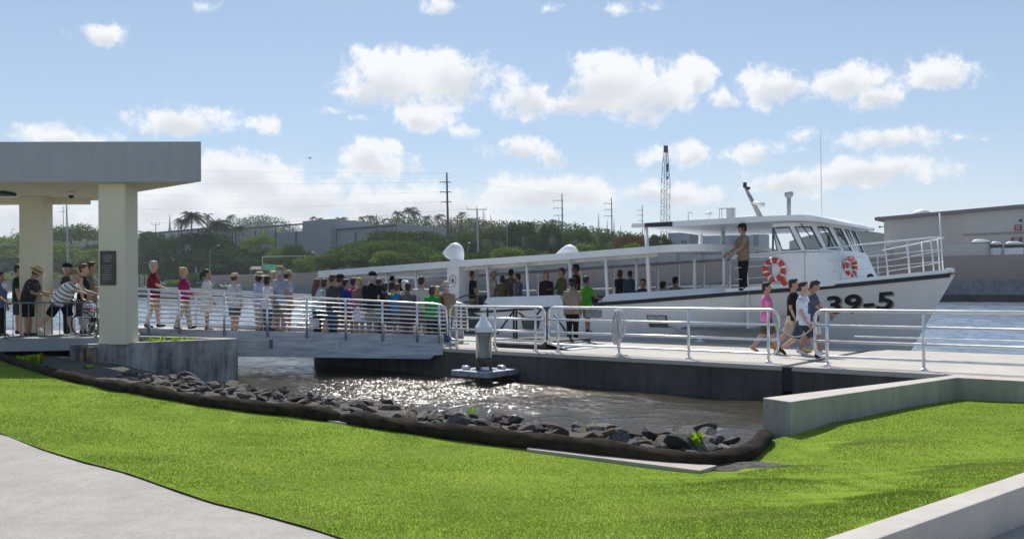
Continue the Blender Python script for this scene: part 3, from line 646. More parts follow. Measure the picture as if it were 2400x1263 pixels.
# ------------------------------------------------------------------ footbridge
BL, BR = Vector((-11.3, 23.78, 0)), Vector((-1.80, 22.12, 0)); BD = (BR - BL).normalized(); BN = Vector((-BD.y, BD.x, 0))
def bt(p): return (p - BL).dot(BD) / (BR - BL).length
def deckz(t): return .50 + (.05 - .50) * t
br = thing('footbridge', 'aluminium footbridge with planked side beams leading from shelter to pier', 'footbridge', (-6.4, 23.8, 0))
BWD = 2.3
def beam(off, name):
    mb = MB(); th = .10
    n_ = 1; prof = []
    for (t_, zt, zb) in ((0, .50, -.26), (.965, .345, -.285), (.975, .345, -.19), (1.0, .34, -.17)):
        p = BL + (BR - BL) * t_ + BN * off; prof.append((p, zt, zb))
    vs = []; fs = []
    for p, zt, zb in prof: vs += [p + Vector((0, 0, zb)), p + Vector((0, 0, zt)), p + BN * th + Vector((0, 0, zt)), p + BN * th + Vector((0, 0, zb))]
    for i in range(len(prof) - 1):
        for j in range(4): fs.append((i * 4 + j, i * 4 + (j + 1) % 4, i * 4 + 4 + (j + 1) % 4, i * 4 + 4 + j))
    fs += [(3, 2, 1, 0), tuple(len(vs) - 4 + j for j in range(4))]
    mb.add(vs, fs)
    for k in range(1, 5):              # grooves between planks: proud battens
        p0 = BL + BN * (off - .006); p1 = BR + BN * (off - .006) - BD * .3
        z0_, z1_ = .50 - k * .152, .345 - k * .126
        mb.hexa([p0 + Vector((0, 0, z0_ - .012)), p1 + Vector((0, 0, z1_ - .012)), p1 + BN * .012 + Vector((0, 0, z1_ - .012)), p0 + BN * .012 + Vector((0, 0, z0_ - .012)),
                 p0 + Vector((0, 0, z0_)), p1 + Vector((0, 0, z1_)), p1 + BN * .012 + Vector((0, 0, z1_)), p0 + BN * .012 + Vector((0, 0, z0_))])
    return mb.build(name, ALU, br)
beam(0, 'side_beam'); beam(BWD, 'side_beam')
mb = MB(); a, bq = BL + BN * .1, BR + BN * .1; e = BN * (BWD - .1); zz = Vector((0, 0, 1))
mb.hexa([a + zz * .38, bq - zz * .07, bq + e - zz * .07, a + e + zz * .38, a + zz * .50, bq + zz * .05, bq + e + zz * .05, a + e + zz * .50]); mb.build('deck', mat('deck_grey', (.42, .41, .39), .8, var=.2, scale=3), br)
for xpx, m_ in ((634, mat('label_dark', (.12, .13, .15), .5)), (800, mat('label_pale', (.55, .60, .66), .5))):
    p = at(xpx, 805, 22.9); t_ = bt(p); q_ = BL + (BR - BL) * t_ - BN * .012
    mb = MB(); mb.box((q_.x, q_.y, .08), (.09, .02, .24), math.atan2(BD.y, BD.x)); mb.build('bracket', m_, br)
def topz(t): return 1.62 + (1.13 - 1.62) * t
def bridge_rail(off, label):
    root = thing('bridge_railing', label, 'railing', tuple(BL.lerp(BR, .5) + BN * off + Vector((0, 0, .3))))
    o_ = BN * off
    tL = bt(at(322, 675, 23.6)) - .10
    def pt(t_, dz): return BL + (BR - BL) * t_ + o_ + Vector((0, 0, topz(t_) - dz))
    mb = S(); mb.tube([pt(tL, 0), pt(.98, 0), pt(.995, .02), pt(1.006, .07), pt(1.01, .16)] + [pt(1.012, .4), pt(1.012, .8)], .030, 10); mb.build('top_rail', STEEL, root)
    for k in range(1, 8):
        mb = S(); f = k / 8
        mb.tube([pt(tL, f * 1.06), pt(1.008, f * .83)], .019, 8); mb.build('bar', STEEL, root)
    for xp in (350, 422, 527, 628, 720, 811, 897, 978, 1030):
        t_ = bt(at(xp, 700, interp(xp, [(325, 23.6), (1035, 22.1)])))
        mb = S(); q_ = BL + (BR - BL) * t_ + o_ - BN * (.03 if off < 1 else -.03)
        mb.tube([q_ + zz * (topz(t_) - 1.22 + .22 * t_), q_ + zz * topz(t_)], .032, 10); mb.build('post', STEEL, root)
    return root
bridge_rail(-.005, 'shiny steel multi-bar railing on the near side of the footbridge')
bridge_rail(BWD + .05, 'steel multi-bar railing on the far side of the footbridge behind the queue')

# ------------------------------------------------------------------ pier
NE, NFAR = 16.22, 22.02
def pier(s0, s1, label):
    mb = MB(); root = thing('pier', label, 'pier', tuple(sn((s0 + s1) / 2, 19, WZ)))
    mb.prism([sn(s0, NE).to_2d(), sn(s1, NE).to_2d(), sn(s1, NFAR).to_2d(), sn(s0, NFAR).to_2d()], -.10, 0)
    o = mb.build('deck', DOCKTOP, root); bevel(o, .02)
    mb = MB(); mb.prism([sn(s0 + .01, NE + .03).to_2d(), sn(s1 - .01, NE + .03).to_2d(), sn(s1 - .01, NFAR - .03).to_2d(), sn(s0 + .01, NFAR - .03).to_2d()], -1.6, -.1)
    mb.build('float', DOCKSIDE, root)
sj = s_of(on_n(1843, 880, NE))
pier(-20.5, sj - .10, 'long concrete boarding pier alongside the white boat')
pier(sj + .10, 12, 'right hand section of concrete pier beyond the dark joint')
mb = MB(); mb.prism([sn(sj - .12, NE + .06).to_2d(), sn(sj + .12, NE + .06).to_2d(), sn(sj + .12, NFAR - .1).to_2d(), sn(sj - .12, NFAR - .1).to_2d()], -.5, -.03); tag(mb.build('rubber_joint', BLACK), 'black rubber joint between the two pier sections', 'joint')
NR = 16.75
def post_s(xp, y): return s_of(on_n(xp, y, NR))
def dock_rail(x0, x1, posts, label, ll=True, lr=True):
    s0, s1 = post_s(x0, 770), post_s(x1, 770) if x1 < 2500 else 11
    P, Q = sn(s0, NR), sn(s1, NR)
    return rail_frame('pier_railing', label, 'railing', P, Q, .18, 1.07, 2, .031, 'pier edge railings', posts=[(post_s(x, 800) - s0) / (s1 - s0) for x in posts] + ([.72] if x1 > 2500 else []), bars=[.47, .775], loopl=ll, loopr=lr, pz=0.0, rad=.17)
dock_rail(1054, 1277, (1070, 1160, 1255), 'short pier railing panel between bridge end and boarding steps')
dock_rail(1286, 1824, (1308, 1451, 1614, 1801), 'long pier railing carrying the coiled white rope')
dock_rail(1910, 2600, (1938, 2165), 'right hand pier railing running out of the picture', lr=False)
mb = S(); s0 = post_s(1998, 790); mb.tube([sn(s0, NR + .12, .575), sn(11, NR + .12, .575)], .014, 8); tag(mb.build('pipe', STEEL), 'thin extra pipe between the bars of the right hand pier railing', 'pipe')
mb = S(); a, bq = sn(post_s(1824, 770), NR, .72), sn(post_s(1912, 770), NR, .80)
mb.tube([a.lerp(bq, k / 12) - zz * (.22 * (1 - (k / 6 - 1) ** 2)) for k in range(13)], .014, 6); tag(mb.build('rope', mat('grey_rope', (.42, .42, .38), .9)), 'slack grey rope closing the gap in the pier railing behind the walkers', 'rope')
# rope coil on a post
ROPEW = mat('white_rope', (.74, .73, .72), .85, var=.2, scale=60, bump=.5, bscale=140)
rp_ = sn(post_s(1451, 800), NR - .05, 0); root = thing('rope_coil', 'white mooring rope coiled over a pier railing post', 'rope', tuple(rp_))
rd = random.Random(4)
for k in range(9):
    cx = rp_ + UD * rd.uniform(-.07, .12); a = rd.uniform(.05, .10); lo = rd.uniform(.18, .50)
    mb = S(); mb.tube([cx + UD * (a * math.sin(2 * math.pi * j / 20) * (1.2 - .5 * math.cos(2 * math.pi * j / 20))) - ND * (.02 + .012 * k) + zz * (lo + (1.02 - lo) * (.5 + .5 * math.cos(2 * math.pi * j / 20))) for j in range(20)], .014, 6, closed=True)
    mb.build('rope_loop', ROPEW, root)
mb = S(); mb.tube([rp_ + UD * .02 - ND * .03 + zz * 1.09, rp_ + UD * .05 - ND * .06 + zz * .9, rp_ - UD * .03 - ND * .07 + zz * .55, rp_ + UD * .04 - ND * .05 + zz * .1, rp_ + UD * .12 - ND * .1 + zz * .015, rp_ + UD * .3 - ND * .05 + zz * .015], .016, 6); mb.build('rope_tail', ROPEW, root)
# pile
pc = at(1134, 860, 20.3); root = thing('mooring_pile', 'round mooring pile with white cone cap in front of the pier', 'pile', (pc.x, pc.y, WZ))
mb = S(); mb.lathe((pc.x, pc.y, 0), [(.19, -2.4), (.19, .50)], 24); mb.build('shaft', concrete('pile_concrete', (.36, .35, .31), (.10, .09, .07), .9, .4, .62), root)
mb = S(); mb.lathe((pc.x, pc.y, 0), [(.193, -1.4), (.196, -.2), (.194, -.10), (.193, -.10)], 24); mb.build('tide_band', mat('tide_stain', (.07, .06, .045), .9, var=.4), root)
mb = S(); mb.lathe((pc.x, pc.y, 0), [(.205, .50), (.205, .60), (.203, .62), (.06, .84), (.035, .90), (.001, .905)], 24); cpn = mb.build('cap', mat('cap_white', (.80, .82, .86), .4, var=.04), root); m_ = cpn.modifiers.new('edge', 'EDGE_SPLIT'); m_.split_angle = math.radians(25)
root2 = thing('pile_guide', 'grey steel guide collar plate round the foot of the mooring pile', 'pile guide', (pc.x, pc.y, -.45))
ax = (UD, ND, zz)
mb = MB(); c0 = Vector((pc.x, pc.y, -.46)); w_ = .56
for da, db, la, lb in ((0, -.42, 1.12, .26), (0, .42, 1.12, .26), (-.42, 0, .26, .58), (.42, 0, .26, .58)): mb.box(c0 + UD * da + ND * db, (la, lb, .14), ax=ax)
mb.box(c0 + ND * .95, (.9, .8, .12), ax=ax); bevel(mb.build('plate', mat('guide_steel', (.30, .33, .40), .45, .4, var=.15), root2), .02)
for da in (-.3, .3):
    for db in (-.3, .3):
        mb = S(); q_ = c0 + UD * da + ND * db + zz * .12; mb.tube([q_ - UD * .1, q_ + UD * .1], .05, 10); mb.build('roller', STEEL, root2)
# black boarding steps on the pier
bs_ = thing('boarding_steps', 'black steel boarding steps frame with white ramp plate beside the boat', 'boarding steps', tuple(sn(-14.2, 18.6)))
SB = lambda x, n_, y=780: s_of(on_n(x, y, n_))
mb = MB(); sA, sB = SB(1163, 17.4), SB(1287, 17.4)
mb.prism([sn(sA, 17.25).to_2d(), sn(sB, 17.25).to_2d(), sn(sB, 19.3).to_2d(), sn(sA, 19.3).to_2d()], .02, .20); bevel(mb.build('platform', DARKM, bs_), .015)
n1 = 18.2; s_l, s_m, s_r = SB(1143, n1), SB(1207, n1), SB(1290, n1)
zt = 1.03
for a, bq in (((s_l, zt), (s_r, zt - .02)), ((s_m - .04, .2), (s_m - .04, zt)), ((s_m + .05, .2), (s_m + .05, zt)), ((s_m, zt - .05), (SB(1165, n1), .28)), ((s_m, zt - .05), (SB(1232, n1), .74)), ((SB(1272, n1), zt), (SB(1255, n1), .8)), ((SB(1300, n1), .85), (SB(1345, n1), .12)), ((s_l, .25), (s_l, zt)), ((SB(1150, n1), .72), (SB(1280, n1), .70)), ((SB(1165, n1), .42), (SB(1280, n1), .40))):
    mb = S(); mb.tube([sn(a[0], n1, a[1]), sn(bq[0], n1, bq[1])], .028, 8); mb.build('brace', DARKM, bs_)
mb = S(); a0 = SB(1262, n1); a1 = SB(1283, n1); mb.tube([sn(a0, n1, zt), sn(a1 - .08, n1, zt), sn(a1, n1, zt - .1), sn(a1, n1, .25), sn(a1 - .05, n1, .15)], .03, 10); mb.build('hoop', DARKM, bs_)
mb = MB(); q0 = SB(1228, n1); q1 = SB(1256, n1); mb.hexa([sn(q0 + .04, n1 - .1, .45), sn(q1 - .06, n1 - .1, .45), sn(q1 - .06, n1 + .2, .45), sn(q0 + .04, n1 + .2, .45), sn(q0, n1 - .14, .78), sn(q1, n1 - .14, .78), sn(q1, n1 + .26, .78), sn(q0, n1 + .26, .78)]); mb.build('tray', mat('tray_grey', (.10, .10, .10), .7), bs_)
mb = MB(); r0, r1 = SB(1287, 17.5), SB(1347, 17.5)
mb.hexa([sn(r0, 17.3, .16), sn(r1, 17.3, .004), sn(r1, 18.7, .004), sn(r0, 18.7, .16), sn(r0, 17.3, .20), sn(r1, 17.3, .02), sn(r1, 18.7, .02), sn(r0, 18.7, .20)]); mb.build('ramp', mat('ramp_white', (.62, .66, .72), .6, var=.1), bs_)
for k in range(1, 5):
    mb = MB(); s_ = r0 + (r1 - r0) * k / 5; mb.box(sn(s_, 18, .20 - .18 * k / 5 + .012), (.05, 1.38, .025), ax=ax); mb.build('cleat_strip', DARKM, bs_)
# ------------------------------------------------------------------ tour boat
NC = 25.22; SST, HB = -29.2, 2.98
boat = thing('tour_boat', 'long white passenger tour boat numbered 39-5 moored along the pier', 'boat', tuple(sn(-16, NC, WZ)))
S_TIP, S_WL = -4.93, -6.42
def bhalf(q_, f):
    q0 = .58 + (.705 - .58) * f; p = 1.75 + .55 * f; hb = (HB - .22) + .22 * f
    return hb * (1 - max(0, (q_ - q0) / (1 - q0)) ** p)
def s_end(f): return S_WL + (S_TIP - S_WL) * f
def side_n(s):                         # near side at sheer level
    return NC - bhalf(min(1, (s - SST) / (S_TIP - SST)), 1)
STR = [(700, 757), (1000, 741), (1139, 731), (1319, 719), (1402, 712.5), (1500, 706), (1640, 695), (1781, 684), (1920, 674.5), (2062, 661), (2231, 644.5)]
ZST = []
for k in range(60):
    s = SST + (S_TIP - SST) * k / 59; p = sn(s, side_n(s)); a = p.x / p.y; xx = W2 + F * a
    for _ in range(3):
        y = interp(xx, STR); z = EYE + ray(xx, y)[1] * p.y; xx = px(Vector((p.x, p.y, z)))[0]
    ZST.append((s, z))
def zs(s): return interp(s, ZST)
ZB = -.95
def hull_pt(q_, f, side=1):            # side 1 = near
    s = SST + (s_end(f) - SST) * q_; z = ZB + (zs(SST + (S_TIP - SST) * q_) - ZB) * f
    return sn(s, NC - side * bhalf(q_, f), z)
mb = S(); NQ, NF = 70, 9
for side in (1, -1):
    vs = [hull_pt(q_ / NQ, f_ / NF, side) for q_ in range(NQ + 1) for f_ in range(NF + 1)]
    fs = []
    for i in range(NQ):
        for j in range(NF):
            f4 = (i * (NF + 1) + j, (i + 1) * (NF + 1) + j, (i + 1) * (NF + 1) + j + 1, i * (NF + 1) + j + 1); fs.append(f4 if side == 1 else f4[::-1])
    mb.add(vs, fs)
mb.smooth = False
mb.add([hull_pt(0, j / NF, 1) for j in range(NF + 1)] + [hull_pt(0, j / NF, -1) for j in range(NF + 1)], [(j, j + 1, NF + 2 + j, NF + 1 + j) for j in range(NF)])
mb.build('hull', HULLW, boat)
def hull_n(s, z):
    f = (z - ZB) / (zs(s) - ZB)
    for _ in range(4):
        q_ = (s - SST) / (s_end(f) - SST); f = (z - ZB) / (zs(SST + (S_TIP - SST) * min(1, q_)) - ZB)
    return NC - bhalf(min(1, max(0, (s - SST) / (s_end(f) - SST))), f)
# black rubbing strake
def along(qs, dn, z0, z1, name, m_, side=1, thick=.05):
    mb = MB(); vs = []
    for q_ in qs:
        s = SST + (S_TIP - SST) * q_; z = zs(s); n_ = NC - side * (bhalf(q_, 1) + dn)
        vs += [sn(s, n_, z + z0), sn(s, n_, z + z1), sn(s, n_ + side * thick, z + z1), sn(s, n_ + side * thick, z + z0)]
    k = len(qs); fs = []
    for i in range(k - 1):
        for j in range(4): fs.append((i * 4 + j, i * 4 + (j + 1) % 4, i * 4 + 4 + (j + 1) % 4, i * 4 + 4 + j))
    fs += [(3, 2, 1, 0), tuple((k - 1) * 4 + j for j in range(4))]; mb.add(vs, fs); return mb.build(name, m_, boat)
QS = [k / 90 for k in range(91)]
def q_at(x, y=700):
    lo, hi = 0, 1
    for _ in range(40):
        m_ = (lo + hi) / 2; s = SST + (S_TIP - SST) * m_; xx = px(sn(s, NC - bhalf(m_, 1), zs(s)))[0]
        if xx < x: lo = m_
        else: hi = m_
    return lo
def q_range(x0, x1, n_=24):
    a, bq = q_at(x0), q_at(x1); return [a + (bq - a) * k / n_ for k in range(n_ + 1)]
for sd in (1, -1):
    along(q_range(1392, 2227, 60) if sd == 1 else [k / 60 * .995 for k in range(61)], .045, -.055, .055, 'rubbing_strake', BLACK, sd, .07)
along(q_range(1141, 1325), .045, -.03, .03, 'rubbing_strake', BLACK, 1, .06)
along(q_range(760, 1068), .045, -.03, .03, 'rubbing_strake', BLACK, 1, .06)
# toe rail forward
for sd in (1, -1): along(q_range(1700, 2222, 50), .0, .05, .16, 'toe_rail', PAINT, sd, .05)
# foredeck and main deck
mb = S(); qs = [k / 40 for k in range(41)]
q_f = q_at(1724); vs = []; fs = []
for k in range(41):
    q_ = q_f + (1 - q_f) * k / 40; s = SST + (S_TIP - SST) * q_; h_ = bhalf(q_, 1); vs += [sn(s, NC - h_, zs(s) + .06), sn(s, NC, zs(s) + .10), sn(s, NC + h_, zs(s) + .06)]
for k in range(40): fs += [(k * 3, k * 3 + 3, k * 3 + 4, k * 3 + 1), (k * 3 + 1, k * 3 + 4, k * 3 + 5, k * 3 + 2)]
mb.add(vs, fs); mb.build('foredeck', PAINTD, boat)
ZFL = .42
mb = MB(); s_f = SST + (S_TIP - SST) * q_f; mb.prism([sn(SST + .05, NC - 2.85).to_2d(), sn(s_f + .6, NC - 2.7).to_2d(), sn(s_f + .6, NC + 2.7).to_2d(), sn(SST + .05, NC + 2.85).to_2d()], ZFL - .08, ZFL); mb.build('cabin_floor', mat('boat_floor', (.20, .22, .25), .8), boat)
mb = MB(); mb.prism([sn(s_f + .3, NC - 2.75).to_2d(), sn(s_f + .36, NC - 2.75).to_2d(), sn(s_f + .36, NC + 2.75).to_2d(), sn(s_f + .3, NC + 2.75).to_2d()], ZFL, zs(s_f) + .05); mb.build('cabin_bulkhead', PAINTD, boat)
# sloping white coamings above the strake
def coaming(pts_lo, pts_hi, inn, side=1):
    """lower edge follows the hull at photo columns, upper edge leans inboard"""
    mb = S(); mb.smooth = False; vs = []
    n_ = 14
    for k in range(n_ + 1):
        t_ = k / n_; xl = pts_lo[0][0] + (pts_lo[1][0] - pts_lo[0][0]) * t_; yl = interp(xl, pts_lo); xh = pts_hi[0][0] + (pts_hi[1][0] - pts_hi[0][0]) * t_; yh = interp(xh, pts_hi)
        ql = q_at(xl); sl_ = SST + (S_TIP - SST) * ql; nl = NC - bhalf(ql, 1)
        lo_ = on_n(xl, yl, nl - .01); hi_ = on_n(xh, yh, nl + inn)
        if side < 0:
            lo_ += ND * 2 * (NC - n_of(lo_)); hi_ += ND * 2 * (NC - n_of(hi_))
        vs += [lo_, hi_, hi_ + ND * .10 * side, lo_ + ND * .35 * side - zz * .12]
    fs = []
    for i in range(n_):
        for j in range(4): fs.append((i * 4 + j, i * 4 + 4 + j, i * 4 + 4 + (j + 1) % 4, i * 4 + (j + 1) % 4))
    fs += [(0, 1, 2, 3), tuple(n_ * 4 + j for j in (3, 2, 1, 0))]
    mb.add(vs, fs); return mb.build('coaming', PAINT, boat)
for sd in (1, -1):
    coaming([(1124, 728), (1322, 717)], [(1142, 696.5), (1312, 691.5)], .26, sd)
    coaming([(1398, 710), (1745, 684)], [(1424, 689.5), (1700, 672)], .26, sd)
    coaming([(740, 752), (1070, 735)], [(748, 722), (1066, 701)], .22, sd)
# dark gangway opening and black handrail
g0, g1 = s_of(on_n(1072, 720, 22.2)), s_of(on_n(1123, 720, 22.2))
mb = MB(); mb.hexa([sn(g0, 22.16, .02), sn(g1, 22.16, .02), sn(g1, 22.5, .02), sn(g0, 22.5, .02), sn(g0, 22.16, .95), sn(g1, 22.16, .62), sn(g1, 22.5, .62), sn(g0, 22.5, .95)]); mb.build('gangway', mat('gangway_grey', (.05, .055, .065), .6, var=.3), boat)
for dz in (0, -.22):
    mb = S(); mb.tube([on_n(1066, 703, 22.0) + zz * dz, on_n(1092, 692, 21.9) + zz * dz, on_n(1118, 694, 22.0) + zz * dz, on_n(1140, 697, 22.1) + zz * dz], .022, 8); mb.build('handrail', BLACK, boat)
# canopy roof over the passengers
RE = [(745, 635, 650.5), (1120, 607, 622), (1300, 595, 610), (1500, 577.5, 593), (1556, 574.5, 591)]
n_e = NC - 2.98
redge = []
for x, yt, yb in RE:
    a, bq = on_n(x, yt, n_e), on_n(x, yb, n_e); redge.append((s_of(a), a.z, bq.z))
def rz(s, k): return interp(s, [(r[0], r[k]) for r in redge])
sR0, sR1 = redge[0][0], redge[-1][0]; sRF = s_of(on_n(1775, 590, NC))
outl = [(sR0, 2.98), (sR0 * .75 + sR1 * .25, 2.98), (sR0 * .5 + sR1 * .5, 2.98), (sR0 * .25 + sR1 * .75, 2.98)] + [(sR1 + (sRF - sR1) * math.sin(a) ** .8, 2.98 * math.cos(a) ** .7) for a in [k * math.pi / 2 / 12 for k in range(13)]]
mb = MB(); vs = []; fs = []; n_ = len(outl)
for s, h_ in outl:
    t_ = rz(min(s, sR1 + .9), 1); b_ = rz(min(s, sR1 + .9), 2); cr_ = .05
    vs += [sn(s, NC - h_, t_), sn(s, NC, t_ + cr_ * h_ / 2.98), sn(s, NC + h_, t_), sn(s, NC + h_, b_), sn(s, NC, b_ + .02), sn(s, NC - h_, b_)]
for i in range(n_ - 1):
    for j in range(6): fs.append((i * 6 + j, i * 6 + (j + 1) % 6, i * 6 + 6 + (j + 1) % 6, i * 6 + 6 + j))
fs += [(5, 4, 3, 2, 1, 0)]
mb.add(vs, fs); rf = mb.build('canopy_roof', [PAINT, PAINTD], boat)
# inner edge beams, and ceiling trim
for h_ in (-2.6, 2.6):
    mb = MB(); p0, p1 = sn(sR0 + .3, NC + h_, rz(sR0, 2) - .06), sn(sR1 - .4, NC + h_, rz(sR1 - .4, 2) - .06); d_ = ND * .05
    mb.hexa([p0 - d_ - zz * .05, p1 - d_ - zz * .05, p1 + d_ - zz * .05, p0 + d_ - zz * .05, p0 - d_ + zz * .075, p1 - d_ + zz * .075, p1 + d_ + zz * .075, p0 + d_ + zz * .075]); mb.build('edge_beam', PAINTD, boat)
# posts
for x in (759, 834, 905, 973, 1141, 1234, 1335, 1419):
    p = on_n(x, 660, n_e + .18); s = s_of(p)
    mb = S(); mb.tube([sn(s + .04, n_e + .30, ZFL), sn(s, n_e + .18, rz(s, 2) + .03)], .052, 10); mb.build('canopy_post', PAINT, boat)
for x in (867, 917, 1165, 1260, 1360, 1438, 1540, 1590, 1628, 1648, 1709):
    p = on_n(x, 640, NC + 2.75); s = s_of(p)
    if s > sR1 + .6: p = on_n(x, 640, NC + 1.9); s = s_of(p); nn = NC + 1.9
    else: nn = NC + 2.75
    mb = S(); mb.tube([sn(s, nn, ZFL), sn(s, nn, rz(min(s, sR1 + .5), 2) + .03)], .05, 10); mb.build('canopy_post', PAINT, boat)
for x in (1492, 1628, 1697):
    p = on_n(x, 640, NC - 2.0); s = s_of(p)
    mb = S(); mb.tube([sn(s, NC - 2.0, ZFL), sn(s, NC - 2.0, rz(min(s, sR1 + .5), 2) + .03)], .05, 10); mb.build('canopy_post', PAINT, boat)
# stack casing with round emblem, cowl vents
a, bq = s_of(on_n(1047, 660, n_e + .02)), s_of(on_n(1075, 660, n_e + .02))
mb = MB(); mb.prism([sn(a, n_e + .02).to_2d(), sn(bq, n_e + .02).to_2d(), sn(bq, n_e + 1.1).to_2d(), sn(a, n_e + 1.1).to_2d()], .35, rz(a, 2) + .04); bevel(mb.build('stack_casing', PAINT, boat), .03)
e_ = on_n(1061, 658, n_e + .01); mb = S()
mb.tube([e_ + UD * .155 * math.cos(k * math.pi / 12) + zz * .20 * math.sin(k * math.pi / 12) for k in range(24)], .012, 6, closed=True)
em = mb.build('emblem', mat('emblem_grey', (.30, .31, .33), .5), boat)
mb = MB(); mb.add([e_ - ND * .006 + UD * .07 * math.cos(k * math.pi / 6) * (1 + .3 * (k % 2)) + zz * .085 * math.sin(k * math.pi / 6) * (1 + .3 * (k % 2)) for k in range(12)], [tuple(range(12))]); mb.build('emblem_device', mat('emblem_dark', (.25, .25, .27), .5), em, world=True)
COWL = [(1084, 608), (1085, 596), (1084.5, 588), (1082, 579), (1077, 572.5), (1069, 568.5), (1061, 570), (1054, 575), (1046, 582), (1039.5, 588.5), (1038.5, 592), (1041, 597), (1047, 603), (1053, 606.5), (1059, 609), (1060, 614), (1084, 614)]
def cowl(n_, ds=0.0, dz=0.0, sc=1.0):
    P_ = [on_n(x, y, n_) for x, y in COWL]; P_ = [(s_of(p), p.z) for p in P_]; cs, cz = P_[16][0] * .4 + P_[15][0] * .6, P_[0][1]
    rs = []
    for k in range(13):
        u = -1 + 2 * k / 12; w = (1 - abs(u) ** 2.6) ** .45 * .97 + .03
        rs.append([sn(cs + ds + (s - cs) * w * sc * .9, n_ + .24 * u * sc, cz + dz + (z - cz) * (.25 + .75 * w) * sc) for s, z in P_])
    mb = S(); mb.rings(rs); return mb.build('cowl_vent', PAINT, boat)
cowl(n_e + .5)
c2_ = s_of(on_n(1337, 590, NC + 1.6)) - s_of(on_n(1069, 590, NC + 1.6)); cowl(NC + 1.6, c2_, on_n(1337, 573, NC + 1.6).z - on_n(1069, 568.5, NC + 1.6).z)
# benches
BEN = mat('bench_blue', (.08, .10, .14), .6)
for k in range(14):
    s = -26.5 + k * 1.05
    for n_ in (NC - 1.55, NC + 1.5):
        mb = MB(); mb.box(sn(s, n_, ZFL + .42), (.40, 1.9, .05), ax=ax); mb.box(sn(s - .2, n_, ZFL + .66), (.05, 1.9, .40), ax=ax); mb.box(sn(s, n_, ZFL + .2), (.30, .06, .40), ax=ax)
        mb.build('bench', BEN, boat)
# inner handrail seen through the far openings
mb = S(); mb.tube([sn(SST + .5, NC + 2.8, ZFL + .95), sn(s_f, NC + 2.75, ZFL + 1.25)], .025, 8); mb.build('handrail', PAINTD, boat)
# upper roof
n_u = NC - 2.55
UT = [(1480, 524.5), (1671, 513), (1785, 507), (1896, 502.5), (1953, 503), (1990, 509), (2029, 519.5)]
UB = [(1480, 534), (1671, 527.5), (1785, 519.5), (1851, 517), (1956, 519), (2002, 528), (2029, 529)]
us = [s_of(on_n(x, 520, n_u)) for x in (1480, 1600, 1720, 1800, 1850, 1872)]
def uz(s, tab): 
    p = sn(s, n_u); xx = W2 + F * p.x / p.y; y = interp(xx, tab); return EYE + ray(xx, y)[1] * p.y
uo = [(s, 2.55) for s in us]; sUF = -7.32
for k in range(1, 13):
    a_ = k * math.pi / 2 / 12; uo.append((us[-1] + (sUF - us[-1]) * math.sin(a_), 2.55 * math.cos(a_) ** .62))
zt_ = [uz(s, UT) for s in us]; zb_ = [uz(s, UB) for s in us]
tops = []; 
for s, h_ in uo:
    if s <= us[-1]: tops.append((uz(s, UT), uz(s, UB)))
    else:
        f = (s - us[-1]) / (sUF - us[-1]); tops.append((zt_[-1] - .20 * f ** 1.8, zb_[-1] - .11 * f ** 1.6))
mb = MB(); vs = []; fs = []
for (s, h_), (t_, b_) in zip(uo, tops): vs += [sn(s, NC - h_, t_), sn(s, NC, t_ + .06 * h_ / 2.55), sn(s, NC + h_, t_), sn(s, NC + h_, b_), sn(s, NC, b_ + .02), sn(s, NC - h_, b_)]
for i in range(len(uo) - 1):
    for j in range(6): fs.append((i * 6 + j, i * 6 + (j + 1) % 6, i * 6 + 6 + (j + 1) % 6, i * 6 + 6 + j))
fs += [(5, 4, 3, 2, 1, 0)]
mb.add(vs, fs); mb.build('upper_roof', PAINT, boat)
nb0, nb1 = s_of(on_n(1512, 525, n_u)), s_of(on_n(1576, 525, n_u)); mb = MB()
za0, za1 = uz(nb0, UB), uz(nb1, UB); zb0, zb1 = uz(nb0, UT) - .012, uz(nb1, UT) - .012
mb.hexa([sn(nb0, n_u - .02, za0), sn(nb1, n_u - .02, za1), sn(nb1, n_u, za1), sn(nb0, n_u, za0), sn(nb0, n_u - .02, zb0), sn(nb1, n_u - .02, zb1), sn(nb1, n_u, zb1), sn(nb0, n_u, zb0)]); mb.build('nameboard', mat('nameboard_dark', (.03, .032, .04), .5), boat)
for x0, y0, x1, y1, n0_, n1_, r_ in ((1514, 532, 1522, 690, n_u + .05, NC - 2.75, .06), (1643, 530, 1641, 575, NC + 1.6, NC + 1.6, .07), (1694, 528, 1694, 573, NC + .6, NC + .6, .07)):
    a, bq = on_n(x0, y0, n0_), on_n(x1, y1, n1_)
    mb = S(); mb.tube([a + zz * .03, bq - zz * .05], r_, 12); mb.build('roof_post', PAINT, boat)
